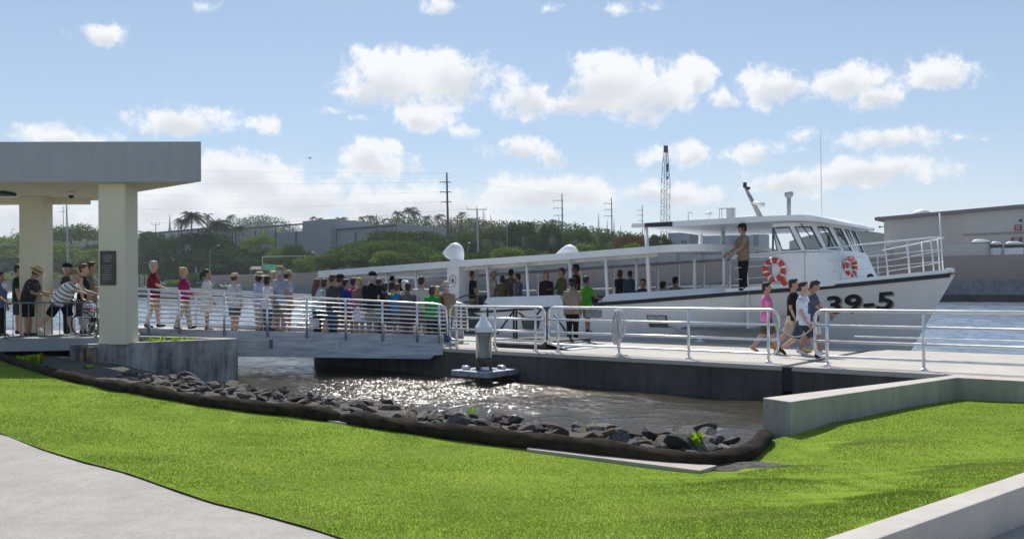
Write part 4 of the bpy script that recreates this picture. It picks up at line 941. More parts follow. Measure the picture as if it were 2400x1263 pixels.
# pilothouse: ruled wall from deck to sill and sill to roof, real window openings
NH0 = NC - 2.32; s_a, s_t = -9.02, -8.22; AE = .74; RK = .32
zsill, ztop, zbase = 2.50, 3.26, None
def plan(t, off):                      # t 0..1 near aft corner -> centre line forward
    l1 = s_t - s_a - off; l2 = 2.5; L = l1 + l2
    d_ = t * (s_t - s_a + l2)
    d_ = d_ * L / (s_t - s_a + l2)
    if d_ < l1: return s_a + d_, NH0
    a_ = (d_ - l1) / l2 * math.pi / 2
    return s_t - off + AE * math.sin(a_) ** .9, NC - 2.32 * math.cos(a_) ** .9 if a_ < math.pi / 2 - 1e-6 else NC
def hw(t, v, side=1, inset=0):         # v: 0 deck .. 1 sill .. 2 roof
    if v <= 1:
        s, n_ = plan(t, 0); fr = max(0, min(1, (s - s_t) / AE)); s += (1 - v) * .46 * fr
        z0 = zs(min(s, -5.2)) + .02; z = z0 + (zsill - z0) * v
    else:
        k = (v - 1); sA, nA = plan(t, 0); sB, nB = plan(t, RK); s = sA + (sB - sA) * k; n_ = nA + (nB - nA) * k + .06 * k * (1 if n_ is None else 1) if False else nA + (nB - nA) * k + .05 * k
        z = zsill + (ztop - zsill) * k
    n_ = min(n_, NC) + inset
    p = sn(s, n_ if side == 1 else 2 * NC - n_, z); return p
def t_find(x, v):
    best = None; lo, hi = 0, 1
    for k in range(400):
        t_ = k / 399; e = abs(px(hw(t_, v))[0] - x)
        if best is None or e < best[0]: best = (e, t_)
    return best[1]
VLO, VHI = 1.07, 1.90
WN = [((1791, 1822), (1789, 1797)), ((1834, 1878), (1807, 1851)), ((1889, 1929), (1863, 1900)), ((1939, 1969), (1914, 1940)), ((1977, 1996), (1951, 1970)), ((2003, 2028), (1977, 1999))]
wt_ = []
for (bl, brr), (tl, tr) in WN: wt_.append((t_find(bl, VLO), t_find(brr, VLO), t_find(tl, VHI), t_find(tr, VHI)))
for i in range(1, 6):                  # keep order even where the front turns away
    if wt_[i][0] <= wt_[i - 1][1] + .01: g = wt_[i - 1][1] + .035; wt_[i] = (g, g + .10, g, g + .10)
for i in range(6): wt_[i] = tuple(min(.985, v) for v in wt_[i])
def ruled(mb, tb0, tb1, tt0, tt1, v0, v1, side, k=3, inset=0):
    vs = []; 
    for i in range(k + 1):
        f = i / k; vs += [hw(tb0 + (tb1 - tb0) * f, v0, side, inset), hw(tt0 + (tt1 - tt0) * f, v1, side, inset)]
    fs = [(2 * i, 2 * i + 2, 2 * i + 3, 2 * i + 1) for i in range(k)]
    mb.add(vs, fs if side == 1 else [f[::-1] for f in fs])
mb = MB()
for side in (1, -1):
    ruled(mb, 0, 1, 0, 1, 0, 1, side, 40)
    ruled(mb, 0, 1, 0, 1, 1, VLO, side, 40); ruled(mb, 0, 1, 0, 1, VHI, 2.05, side, 40)
    prev = (0, 0)
    for w in wt_:
        ruled(mb, prev[0], w[0], prev[1], w[2], VLO, VHI, side, 3); prev = (w[1], w[3])
    ruled(mb, prev[0], 1, prev[1], 1, VLO, VHI, side, 4)
p = [hw(0, v, 1) for v in (0, 1, VLO, VHI, 2.05)]; p2 = [hw(0, v, -1) for v in (0, 1, VLO, VHI, 2.05)]
mb.add([p[0], p[1], p2[1], p2[0]], [(0, 1, 2, 3)])
ph = mb.build('pilothouse', [PAINT], boat); m_ = ph.modifiers.new('wall', 'SOLIDIFY'); m_.thickness = .045; m_.offset = 0
GL = bpy.data.materials.new('window_glass'); GL.use_nodes = True; t = NT(GL.node_tree); t.nt.nodes.clear()
tr = t.n('ShaderNodeBsdfTransparent'); tr.inputs[0].default_value = (.95, .97, .98, 1); gl = t.n('ShaderNodeBsdfGlossy', i_Roughness=.03); fr_ = t.n('ShaderNodeFresnel', i_IOR=1.45)
mx = t.n('ShaderNodeMixShader'); t.l(fr_.outputs[0], mx.inputs[0]); t.l(tr.outputs[0], mx.inputs[1]); t.l(gl.outputs[0], mx.inputs[2]); oo = t.n('ShaderNodeOutputMaterial'); t.l(mx.outputs[0], oo.inputs[0])
GASK = mat('gasket', (.10, .11, .13), .5)
for side in (1, -1):
    for i, w in enumerate(wt_):
        c4 = []
        for f in [k / 4 for k in range(5)]: c4.append(hw(w[0] + (w[1] - w[0]) * f, VLO, side))
        for f in [k / 4 for k in range(5)]: c4.append(hw(w[1] + (w[3] - w[1]) * f, VLO + (VHI - VLO) * f, side))
        for f in [k / 4 for k in range(5)]: c4.append(hw(w[3] + (w[2] - w[3]) * f, VHI, side))
        for f in [k / 4 for k in range(1, 4)]: c4.append(hw(w[2] + (w[0] - w[2]) * f, VHI + (VLO - VHI) * f, side))
        mb = S(); mb.tube(c4, .028, 6, closed=True); fr = mb.build('window', GASK, boat)
        mb = MB(); ruled(mb, w[0], w[1], w[2], w[3], VLO, VHI, side, 3); mb.build('pane', GL, fr)
for i in (2, 3, 4):
    w = wt_[i]; a, bq = hw((w[2] + w[3]) / 2, 2.0, 1, -.06), hw((w[0] + w[1]) / 2 + .01, 1.5, 1, -.05)
    mb = S(); mb.tube([a, a.lerp(bq, .3) - ND * .04, bq], .014, 6); mb.build('wiper', BLACK, boat)
mb = MB(); mb.box(hw(.28, .6, 1, -.02), (.02, .02, 1.0), ax=(UD, ND, zz)); mb.build('door_seam', mat('seam_grey', (.42, .43, .46), .5), boat)
mb = S(); mb.tube([on_n(1770, 592, NH0 - .02), on_n(1786, 588, NH0 - .03)] + [hw(k / 20 * .99, .99, 1, -.025) for k in range(21)], .02, 6); mb.build('knuckle_trim', mat('seam_grey', 0), boat)
# wheel console inside, dim
mb = MB(); mb.box(sn(-8.15, NC, 1.95), (.4, 2.4, .8), ax=ax); mb.build('console', mat('console_grey', (.25, .26, .28), .6), boat)
mb = S(); c0 = on_n(2040, 651, NC - .95); mb.ell(c0, (.10, .10, .12)); mb.build('foredeck_vent', DARKM, boat)
# side deck handrail and pulpit
def rail_pt(s, h_, side=1):
    q_ = (s - SST) / (S_TIP - SST); return sn(s, NC - side * max(.02, bhalf(q_, 1) - .07), zs(s) + .08 + h_)
RAILM = mat('rail_white', (.74, .76, .78), .4, .2, var=.05)
sP = [s_of(on_n(1756, 660, side_n(-9))) , -7.65, -6.62, -5.95, -5.30]
for xq, k in ((1969, 1), (2078, 2), (2130, 3), (2186, 4)): sP[k] = SST + (S_TIP - SST) * q_at(xq)
for side in (1, -1):
    a, bq = (s_of(on_n(1722, 600, side_n(-9.5))), -5.24)
    for h_, r_ in ((.97, .022), (.64, .009), (.32, .009)):
        mb = S(); mb.tube([rail_pt(a + (bq - a) * k / 24, h_, side) for k in range(25)], r_, 8); mb.build('guard_rail', RAILM, boat)
    for s in sP:
        mb = S(); mb.tube([rail_pt(s + .02, -.02, side), rail_pt(s - .05, .97, side)], .022, 8); mb.build('stanchion', RAILM, boat)
mb = S(); fs_ = sn(-5.22, NC, zs(-5.22) + .1); mb.tube([fs_, fs_ + zz * 1.6 - UD * .08], .02, 8); mb.build('jackstaff', RAILM, boat)
mb = MB(); mb.box(sn(-5.06, NC, zs(-5.06) + .13), (.20, .26, .12), ax=ax); bevel(mb.build('bow_fairlead', PAINT, boat), .03)
# mast and roof gear
m0, m1 = on_n(1785, 507, NC), on_n(1744, 434, NC)
mb = S(); mb.tube([m0 - zz * .1, m1], [.085, .045], 10); ms = mb.build('mast', POLEG, boat)
mb = S(); c0 = on_n(1746, 440, NC); mb.tube([c0, c0 - UD * .0 + zz * .16], .06, 8); mb.tube([on_n(1750, 442, NC), on_n(1757, 441, NC)], .05, 8); mb.build('mast_light', DARKM, ms)
mb = S(); a, bq = on_n(1762, 474, NC), on_n(1786, 480, NC - .3); mb.tube([a, bq], .05, 8); mb.lathe(bq + zz * -.06, [(.001, 0), (.09, 0), (.09, .12), (.001, .12)]); mb.build('floodlight', mat('lamp_white', (.75, .75, .72), .4), ms)
mb = S(); c0 = on_n(1849, 503, NC); h_ = (503 - 458) / F * c0.y; mb.tube([c0 - zz * .1, c0 + zz * h_], .06, 12); mb.lathe(c0 + zz * (h_ - .02), [(.06, -.08), (.12, 0), (.13, .10), (.09, .13), (.001, .13)], 14); mb.build('exhaust_stack', POLEG, boat)
mb = S(); c0 = on_n(1926, 503, NC - .5); mb.tube([c0 - zz * .05, c0 - zz * (-(503 - 300) / F * c0.y) - UD * .03], [.014, .007], 6); mb.build('whip_antenna', PAINTD, boat)
mb = S(); c0 = on_n(1661, 512, NC - .6); mb.lathe(c0, [(.03, -.1), (.03, .08), (.11, .09), (.12, .14), (.07, .20), (.001, .21)], 14); mb.build('gps_dome', PAINT, boat)
mb = MB(); mb.box(on_n(1757, 513, NC + .3), (.5, .5, .14), ax=ax); bevel(mb.build('roof_hatch', PAINT, boat), .03)
# hull window hatch, exhaust, shadow line fitting
a, bq = on_n(1516, 738, 22.3), on_n(1562, 768, 22.3)
def on_hull(s, z, out=.012): return sn(s, hull_n(s, z) - out, z)
s0_, s1_, z0_, z1_ = s_of(a), s_of(bq), bq.z, a.z
mb = MB(); mb.add([on_hull(s0_ + .06, z0_), on_hull(s1_ + .02, z0_), on_hull(s1_, z1_), on_hull(s0_, z1_)], [(0, 1, 2, 3)]); fr = mb.build('hull_port', mat('port_dark', (.10, .10, .10), .4), boat)
mb = MB(); mb.add([on_hull(s0_ + .06, z1_ - .13, .02), on_hull(s1_ - .05, z1_ - .13, .02), on_hull(s1_ - .05, z1_ - .03, .02), on_hull(s0_ + .05, z1_ - .03, .02)], [(0, 1, 2, 3)]); mb.build('pane', mat('port_light', (.45, .46, .45), .3), fr)
# number 39-5 on the bow
def letters(txt, s0, zb, h_, slope, m_, out, name='hull_number', gap=1.0):
    cu = bpy.data.curves.new('t', 'FONT'); cu.body = txt; cu.size = h_ / .70; cu.shear = .18; cu.offset = .018; cu.space_character = 1.08
    to = bpy.data.objects.new('t', cu); COL.objects.link(to); dg = bpy.context.evaluated_depsgraph_get()
    me = bpy.data.meshes.new_from_object(to.evaluated_get(dg)); bpy.data.objects.remove(to)
    bmm = bmesh.new(); bmm.from_mesh(me); bmesh.ops.triangulate(bmm, faces=bmm.faces); 
    bmesh.ops.subdivide_edges(bmm, edges=[e for e in bmm.edges if e.calc_length() > .12], cuts=2, use_grid_fill=False); bmesh.ops.triangulate(bmm, faces=bmm.faces)
    for v in bmm.verts:
        s = s0 + v.co.x * gap; z = zb + v.co.y + slope * v.co.x; v.co = sn(s, hull_n(s, z) - out, z) - boat.location
    bmm.to_mesh(me); bmm.free(); me.name = name; me.materials.clear(); me.materials.append(m_)
    o = bpy.data.objects.new(name, me); COL.objects.link(o); o.parent = boat; return o
def s_hull(x, y):                      # photo point carried back onto the hull side
    n_ = 22.5
    for _ in range(12): p = on_n(x, y, n_); n_ = hull_n(s_of(p), p.z)
    return s_of(p), p.z
sL, zL = s_hull(1934, 735); sRr, zR = s_hull(2066, 722.5); _, zRt = s_hull(2078, 683.5)
H_ = zRt - zR
def build_number(m_, out, ds, dz):
    return letters('39-5', sL + ds, zL + dz, H_, (zR - zL) / max(.2, sRr - sL), m_, out, gap=NUM_GAP)
cu = bpy.data.curves.new('t', 'FONT'); cu.body = '39-5'; cu.size = H_ / .70; cu.shear = .18; cu.space_character = 1.08
to = bpy.data.objects.new('t', cu); COL.objects.link(to); bpy.context.view_layer.update(); tw = to.dimensions.x; bpy.data.objects.remove(to)
sEnd, _ = s_hull(2084, 684)
NUM_GAP = (sEnd - sL) / tw
build_number(mat('number_shadow', (.30, .30, .32), .5), .010, .035, -.03)
build_number(mat('number_black', (.022, .022, .026), .45), .016, 0, 0)
# life rings hung on the pilothouse
RING = mat('ring_orange', (.62, .055, .025), .55, var=.08); RWH = mat('ring_white', (.80, .80, .78), .5)
def life_ring(c0, u_, v_, out, r_, rt, label):
    root = thing('life_ring', label, 'life ring', tuple(c0), 'life rings on the pilothouse')
    for k in range(8):
        a0 = k * math.pi / 4 + .35
        for (w0, w1, m_, rr, nm) in ((0, .58, RING, rt, 'segment'), (.58, .785, RWH, rt * 1.04, 'band')):
            mb = S(); mb.tube([c0 + u_ * r_ * math.cos(a0 + w) + v_ * r_ * math.sin(a0 + w) for w in [w0 + (w1 - w0) * j / 5 for j in range(6)]], rr, 10); mb.build(nm, m_, root)
    mb = S(); mb.tube([c0 + u_ * (r_ + rt) * math.cos(j * .393) + v_ * (r_ + rt * .9) * math.sin(j * .393) + out * .03 * math.cos(j * 4) for j in range(16)], .008, 6, closed=True); mb.build('grab_line', RWH, root)
    mb = S(); d0 = c0 + u_ * r_ * .75 - v_ * r_ * .80; mb.tube([d0, d0 + u_ * .12 - v_ * .24], .07, 10); mb.build('float_light', RING, root)
c0 = on_n(1815, 632, NH0 - .07); life_ring(c0, UD, zz, -ND, .255, .078, 'orange and white life ring on the pilothouse side behind the officer')
t2 = t_find(1986, .55); pA, pB = hw(t2 - .03, .55, 1, -.06), hw(t2 + .03, .55, 1, -.06); u_ = (pB - pA).normalized(); o_ = u_.cross(zz)
c0 = hw(t2, .55) + o_ * .09; life_ring(c0, u_, zz, o_, .235, .075, 'orange and white life ring on the curved pilothouse front near the bow')
# bits on the pier beside the hull
mb = S(); c0 = onz(1640, 802, 0); mb.lathe(c0, [(.16, 0), (.16, .03), (.06, .05), (.06, .16), (.11, .2), (.001, .22)]); tag(mb.build('mooring_bollard', PAINTD), 'small white mooring bollard on the pier below the hull port', 'bollard')
mb = S(); a = on_hull(s_hull(1565, 762)[0], s_hull(1565, 762)[1], .03); mb.tube([a, a.lerp(c0 + zz * .18, .5) - zz * .06, c0 + zz * .18], .016, 6); tag(mb.build('mooring_line', mat('grey_rope', 0)), 'grey mooring line from hull to the pier bollard', 'rope')
# ------------------------------------------------------------------ people
PENDING = []                           # (object, voxel, extra mesh builder, extra materials)
SKIN = {k: mat('skin_' + k, c_, .55, var=.08, scale=12) for k, c_ in (('fair', (.52, .30, .22)), ('tan', (.38, .20, .13)), ('brown', (.22, .11, .07)))}
EYEM = mat('eye_dark', (.02, .018, .016), .4)
HAIRC = {'black': (.012, .011, .012), 'brown': (.05, .028, .018), 'auburn': (.11, .04, .02), 'blond': (.42, .29, .14), 'grey': (.42, .41, .40), 'white': (.70, .69, .67)}
def cloth(rgb):
    return mat('cloth_%d_%d_%d' % rgb, lin(*rgb)[:3], .85, var=.16, scale=7, bump=1.0, bscale=9, spec=.2)
def patterned(kind):
    nm = 'cloth_' + kind
    if nm in MATS: return MATS[nm]
    m = bpy.data.materials.new(nm); m.use_nodes = True; t = NT(m.node_tree); b = m.node_tree.nodes['Principled BSDF']; b.inputs['Roughness'].default_value = .85
    c = t.n('ShaderNodeTexCoord')
    if kind == 'striped':
        mp = t.n('ShaderNodeMapping'); t.l(c.outputs['Object'], mp.inputs[0]); mp.inputs['Rotation'].default_value = (.65, 0, 0)
        w = t.n('ShaderNodeTexWave', i_Scale=2.9); w.bands_direction = 'Z'; t.l(mp.outputs[0], w.inputs[0]); col = t.ramp(w.outputs[0], [(.80, (.76, .76, .76, 1)), (.84, (.04, .05, .08, 1))])
    elif kind == 'floral':
        v = t.n('ShaderNodeTexVoronoi', i_Scale=11.0); t.l(c.outputs['Object'], v.inputs['Vector']); col = t.ramp(v.outputs['Distance'], [(.18, (.10, .11, .14, 1)), (.34, (.012, .013, .018, 1))])
    elif kind == 'plaid':
        ck = t.n('ShaderNodeTexBrick', i_Scale=9.0); t.l(c.outputs['Object'], ck.inputs[0]); ck.inputs['Color1'].default_value = (.68, .66, .60, 1); ck.inputs['Color2'].default_value = (.60, .64, .66, 1); ck.inputs['Mortar'].default_value = (.42, .44, .50, 1); ck.inputs['Mortar Size'].default_value = .06; col = ck.outputs[0]
    else:
        v = t.n('ShaderNodeTexVoronoi', i_Scale=14.0); t.l(c.outputs['Object'], v.inputs['Vector']); col = t.ramp(v.outputs['Distance'], [(.2, (.30, .26, .22, 1)), (.4, (.06, .06, .07, 1))])
    t.l(col, b.inputs['Base Color']); MATS[nm] = m; return m
def rotx(v, a): return Vector((v.x, v.y * math.cos(a) - v.z * math.sin(a), v.y * math.sin(a) + v.z * math.cos(a)))
R_ = math.radians
def person(label, loc, h, face, sex='m', fat=1.0, lean=0, head=(0, 0), armL=(4, 6, 8), armR=(4, 6, 8), legL=(0, 0), legR=(0, 0), skin='fair', hair=('short', 'brown'), hat=None,
           top=('tee', (120, 120, 120)), bottom=('shorts', (120, 110, 90)), shoe=(60, 50, 45), group=None, print_=None, bag=None, lod=1):
    """arms: (forward, out, elbow) degrees; legs: (forward, knee) degrees; faces +Y before turning"""
    k = h / 1.75; fem = sex == 'f'
    root = thing('person', label, 'person', loc, group, rz=-R_(face))
    J = {}; ln = R_(lean)
    tv = Vector((0, math.sin(ln), math.cos(ln))); fw = Vector((0, math.cos(ln), -math.sin(ln))); X = Vector((1, 0, 0))
    P = Vector((0, 0, .95))
    legs = []
    for sd, (p, kn) in ((-1, legL), (1, legR)):
        hip = P + X * sd * (.092) - Vector((0, 0, .06)); a = R_(p); kb = R_(kn)
        knee = hip + Vector((sd * .01, math.sin(a), -math.cos(a))) * .42; ank = knee + Vector((0, math.sin(a - kb), -math.cos(a - kb))) * .40
        legs.append([hip, knee, ank, a - kb])
    drop = min(l[2].z for l in legs) - .075
    for l in legs:
        for i in range(3): l[i] = l[i] - Vector((0, 0, drop))
    P = P - Vector((0, 0, drop))
    def T(l, dx=0, dy=0): return P + tv * l + X * dx + fw * dy
    shw = .172 if fem else .195
    arms = []
    for sd, (a, o, e) in ((-1, armL), (1, armR)):
        sh = T(.435, sd * shw); a = R_(a); e = R_(e); o = math.sin(R_(o))
        u = Vector((sd * o, math.sin(a), -math.cos(a))).normalized(); el_ = sh + u * .29
        inn = -.25 if e > .5 else .1
        if a < -.2 and e > .3: inn = -.9
        f = Vector((sd * o * inn, math.sin(a + e), -math.cos(a + e))).normalized(); wr = el_ + f * .25
        arms.append([sh, el_, wr, f, sd])
    def ring(l, rx, ry, dy=0, n=16):
        c = T(l, 0, dy); return [c + X * rx * math.cos(2 * math.pi * q / n) + fw * ry * math.sin(2 * math.pi * q / n) for q in range(n)]
    if fem: TR = [(-.13, .12, .10), (-.05, .172, .122), (.02, .168, .12), (.14, .132, .10), (.27, .150, .118), (.38, .162, .112), (.445, .150, .085), (.49, .07, .06), (.60, .052, .055)]
    else: TR = [(-.13, .12, .10), (-.05, .162, .12), (.02, .160, .12), (.14, .150, .112), (.27, .172, .124), (.38, .188, .118), (.445, .172, .09), (.49, .08, .065), (.60, .060, .062)]
    def fatk(l): return 1 + (fat - 1) * math.exp(-((l - .10) / .2) ** 2)
    fat *= 1.06; TR = [(l, 1.06 * rx * (1 + (fat - 1) * .5) * (fatk(l) if l < .4 else 1), ry * (fatk(l) ** 1.6 if l < .4 else 1)) for l, rx, ry in TR]
    lf = 1 + (fat - 1) * .5
    # ---- body
    mb = S(); mb.rings([ring(*r) for r in TR])
    for l in legs: mb.tube([l[0] + Vector((0, 0, .05)), l[0].lerp(l[1], .4), l[1], l[1].lerp(l[2], .3), l[2], l[2] - Vector((0, 0, .04))], [.088 * lf, .08 * lf, .056 * lf, .058 * lf, .038, .036], 12)
    for sh, el_, wr, f, sd in arms:
        mb.tube([T(.44, sd * shw * .55), sh, sh.lerp(el_, .5), el_, el_.lerp(wr, .35), wr], [.055, .056 * lf, .047 * lf, .039, .039, .026], 10)
        mb.ell(wr + f * .05, (.036, .026, .055), 10, 8, f.to_track_quat('Z', 'Y').to_matrix())
    hq = Matrix.Rotation(-R_(head[0]), 3, 'Z') @ Matrix.Rotation(-R_(head[1]), 3, 'X')
    N0 = T(.57); HC_ = N0 + hq @ Vector((0, .012, .125))
    HS = 1.10
    def Hd(x, y, z): return HC_ + hq @ (Vector((x, y, z)) * HS)
    mb.ell(Hd(0, -.008, .018), (.083, .103, .110), 14, 10, hq); mb.ell(Hd(0, .022, -.045), (.063, .075, .075), 12, 8, hq)
    mb.ell(Hd(0, .096, -.022), (.015, .024, .024), 8, 6, hq); mb.ell(Hd(0, .065, -.085), (.026, .024, .022), 8, 6, hq)
    for sd in (-1, 1): mb.ell(Hd(sd * .078, -.008, -.012), (.012, .022, .032), 8, 6, hq)
    mb.tube([T(.52), N0, Hd(0, -.02, -.06)], [.06 if not fem else .05] * 3, 10)
    ex = S()
    for sh, el_, wr, f, sd in arms:    # fingers and thumb
        q3 = f.to_track_quat('Z', 'Y').to_matrix(); lat = q3 @ Vector((0, 1, 0)); palm = q3 @ Vector((1, 0, 0))
        if palm.x * sd > 0: palm = -palm
        lat = f.cross(palm).normalized()
        if lat.y < 0: lat = -lat
        for j, fl in enumerate((.075, .084, .078, .060)):
            b0 = wr + f * .085 + lat * (.027 - .018 * j)
            ex.tube([b0, b0 + f * fl * .5 + palm * .010, b0 + f * fl * .85 + palm * .032, b0 + f * fl + palm * .05], [.0095, .009, .008, .006], 6)
        b0 = wr + f * .035 + lat * .028; ex.tube([b0, b0 + f * .035 + lat * .03 + palm * .012, b0 + f * .068 + lat * .032 + palm * .03], [.011, .0105, .007], 6)
    ex.mi = 1
    for sd in (-1, 1):
        ex.ell(Hd(sd * .031, .082, .012), (.012, .008, .007), 8, 6, hq); ex.ell(Hd(sd * .031, .086, .032), (.019, .007, .004), 8, 4, hq)
    ex.mi = 2; ex.ell(Hd(0, .089, -.058), (.022, .008, .006), 8, 6, hq)
    o = mb.build('body', SKIN[skin], root, world=False); PENDING.append((o, .0165, ex, [SKIN[skin], EYEM, mat('lips', (.30, .10, .08), .5)]))
    # ---- top
    kind, col = top[0], top[1]; tm = patterned(col) if isinstance(col, str) else cloth(col)
    mb = S(); hem = -.16 if kind != 'tank' else -.12
    g = [(hem, max(.178, TR[1][1] + .018) + .012, TR[1][2] + .030)] + [(l, rx + .019, ry + .018) for l, rx, ry in TR[1:6]] + [(.45, TR[6][1] + .012, TR[6][2] + .014), (.495, .088, .075), (.515, .078, .07)]
    mb.rings([ring(*r) for r in g])
    if kind in ('tee', 'long', 'polo', 'vest'):
        for sh, el_, wr, f, sd in arms:
            if kind == 'long': mb.tube([T(.43, sd * shw * .5), sh, el_, el_.lerp(wr, .5), wr - f * .01], [.062, .072 * lf, .058, .052, .042], 10)
            else: mb.tube([T(.43, sd * shw * .5), sh, sh.lerp(el_, .45), sh.lerp(el_, .80)], [.062, .073 * lf, .070 * lf, .068 * lf], 10)
    if kind == 'polo': mb.rings([ring(.49, .086, .076), ring(.525, .082, .072), ring(.545, .072, .066)])
    o = mb.build('shirt' if kind != 'vest' else 'vest', tm, root, world=False); PENDING.append((o, .018, None, [tm]))
    if print_:
        mb = S(); vs = []
        for i in range(5):
            for j in range(6):
                xx = -.085 + .17 * i / 4; l = .10 + .26 * j / 5; rx, ry = interp(l, [(r[0], r[1]) for r in g]), interp(l, [(r[0], r[2]) for r in g])
                vs.append(T(l, xx, ry * math.sqrt(max(.05, 1 - (xx / rx) ** 2)) + .008))
        mb.add(vs, [(i * 6 + j, (i + 1) * 6 + j, (i + 1) * 6 + j + 1, i * 6 + j + 1) for i in range(4) for j in range(5)])
        o = mb.build('shirt_print', cloth(print_), root, world=False)
    # ---- bottom
    bk_, bc = bottom; bmt = cloth(bc); mb = S()
    if bk_ == 'skirt':
        c1 = (legs[0][1] + legs[1][1]) / 2; c0 = P
        rs = []
        for f, w, d_ in ((0, .165, .13), (.25, .185, .15), (.6, .205, .17), (.92, .225, .19)):
            c = c0.lerp(c1, f) + Vector((0, 0, .06 * (1 - f))); rs.append([c + Vector((w * lf * (1 + .04 * math.cos(q * 5)) * math.cos(q * math.pi / 12), d_ * lf * (1 + .04 * math.sin(q * 7)) * math.sin(q * math.pi / 12), 0)) for q in range(24)])
        mb.rings(rs)
    else:
        mb.rings([ring(-.15, .11, .10), ring(-.12, .155 * lf, .125 * lf), ring(-.05, TR[1][1] + .014, TR[1][2] + .014), ring(.04, TR[2][1] + .012, TR[2][2] + .012), ring(.07, TR[2][1] + .006, TR[2][2] + .006)])
        for l in legs:
            hip, knee, ank = l[0], l[1], l[2]
            if bk_ == 'shorts': mb.tube([hip + Vector((0, 0, .05)), hip.lerp(knee, .3), hip.lerp(knee, .98)], [.10 * lf, .106 * lf, .10 * lf], 12)
            elif bk_ == 'capri': mb.tube([hip + Vector((0, 0, .05)), hip.lerp(knee, .4), knee, knee.lerp(ank, .6)], [.098 * lf, .10 * lf, .08 * lf, .085], 12)
            else:
                r2 = .072 if bk_ == 'trousers' else .064
                mb.tube([hip + Vector((0, 0, .05)), hip.lerp(knee, .4), knee, knee.lerp(ank, .5), ank - Vector((0, 0, .03))], [.098 * lf, .098 * lf, .076 * lf, r2, r2], 12)
    o = mb.build({'jeans': 'jeans', 'skirt': 'skirt', 'shorts': 'shorts'}.get(bk_, 'trousers'), bmt, root, world=False); PENDING.append((o, .018, None, [bmt]))
    # ---- shoes
    sm = cloth(shoe)
    for l in legs:
        pit = max(-1.1, min(.5, l[3])) * .75; q3 = Matrix.Rotation(pit, 3, 'X'); a = l[2]
        mb = S(); mb.ell(a + q3 @ Vector((0, .055, -.035)), (.046, .125, .040), 12, 8, q3); mb.ell(a + q3 @ Vector((0, -.015, -.015)), (.042, .055, .058), 10, 8, q3)
        mb.build('shoe', sm, root, world=False)
    # ---- hair and hat
    if hair:
        hs, hc = hair; hm = mat('hair_' + hc, HAIRC[hc], .55, var=.3, scale=25, bump=.6, bscale=60, stretch=(1, 1, .3)); mb = S()
        if hs != 'bald':
            up_ = .030 if hat is None else .010
            mb.ell(Hd(0, -.022, up_), (.095, .106, .108), 14, 10, hq); mb.ell(Hd(0, -.05, -.02), (.080, .070, .085), 12, 8, hq)
            if hs == 'short' and hat is None: mb.ell(Hd(0, .03, .085), (.074, .06, .040), 10, 6, hq)
            if hs in ('bob', 'long', 'curly'): mb.ell(Hd(0, -.045, -.045), (.104, .085, .112), 14, 8, hq)
            if hs == 'curly':
                for q in range(9): a = q * .7; mb.ell(Hd(.075 * math.cos(a), -.03 + .07 * math.sin(a), .07 + .02 * math.sin(3 * a)), (.042, .042, .038), 8, 6, hq)
            if hs == 'long': mb.tube([Hd(0, -.06, .02), Hd(0, -.085, -.10), T(.36, 0, -.135), T(.24, 0, -.14)], [.07, .085, .08, .045], 12)
            if hs == 'pony': mb.tube([Hd(0, -.09, .04), Hd(0, -.15, .02), Hd(0, -.16, -.10), Hd(0, -.14, -.18)], [.03, .045, .04, .015], 10)
            if hs == 'bun': mb.ell(Hd(0, -.095, .085), (.045, .045, .045), 10, 8, hq)
            o = mb.build('hair', hm, root, world=False); PENDING.append((o, .013, None, [hm]))
    if hat:
        hk, hcol = hat; hm = cloth(hcol) if hk != 'straw' else mat('straw', (.52, .40, .22), .8, var=.15, scale=40, bump=.4, bscale=90)
        mb = S(); rs = []
        for r, z in ((1, .035), (1.0, .07), (.93, .105), (.7, .132), (.35, .145), (.05, .148)):
            rs.append([Hd(.092 * r * math.cos(q * math.pi / 9), -.008 + .110 * r * math.sin(q * math.pi / 9), z - .005) for q in range(18)])
        mb.rings(rs)
        if hk == 'cap':
            mb.ell(Hd(0, .125, .040), (.072, .075, .010), 14, 6, hq @ Matrix.Rotation(-.18, 3, 'X'))
        else:
            bw = .062 if hk == 'boonie' else .075; rs = []
            for r, z in ((.0, .045), (bw, .022), (bw + .004, .015), (.0, .032)):
                rs.append([Hd((.090 + r) * math.cos(q * math.pi / 12), -.005 + (.108 + r) * math.sin(q * math.pi / 12), z - (.012 * math.cos(2 * q * math.pi / 12) if r else 0)) for q in range(24)])
            mb.rings(rs, closed=True)
        o = mb.build('hat' if hk != 'cap' else 'cap', hm, root, world=False)
        if hk == 'straw':
            mb = S(); mb.rings([[Hd(.0945 * math.cos(q * math.pi / 9), -.008 + .1125 * math.sin(q * math.pi / 9), z) for q in range(18)] for z in (.04, .065)], cap=False); mb.build('hat_band', cloth((70, 45, 40)), root, world=False)
    for ch in root.children: pass
    root.scale = (k, k, k)
    root['_w'] = 1
    J['hand'] = [root.matrix_basis @ (a[2] + a[3] * .08) for a in arms]; del root['_w']
    return root, J
def hand_world(loc, face, h, pt): pass
def hgt(yhead, Y, xp, zf): return max(1.40, min(1.93, EYE + ray(xp, yhead)[1] * Y - zf))

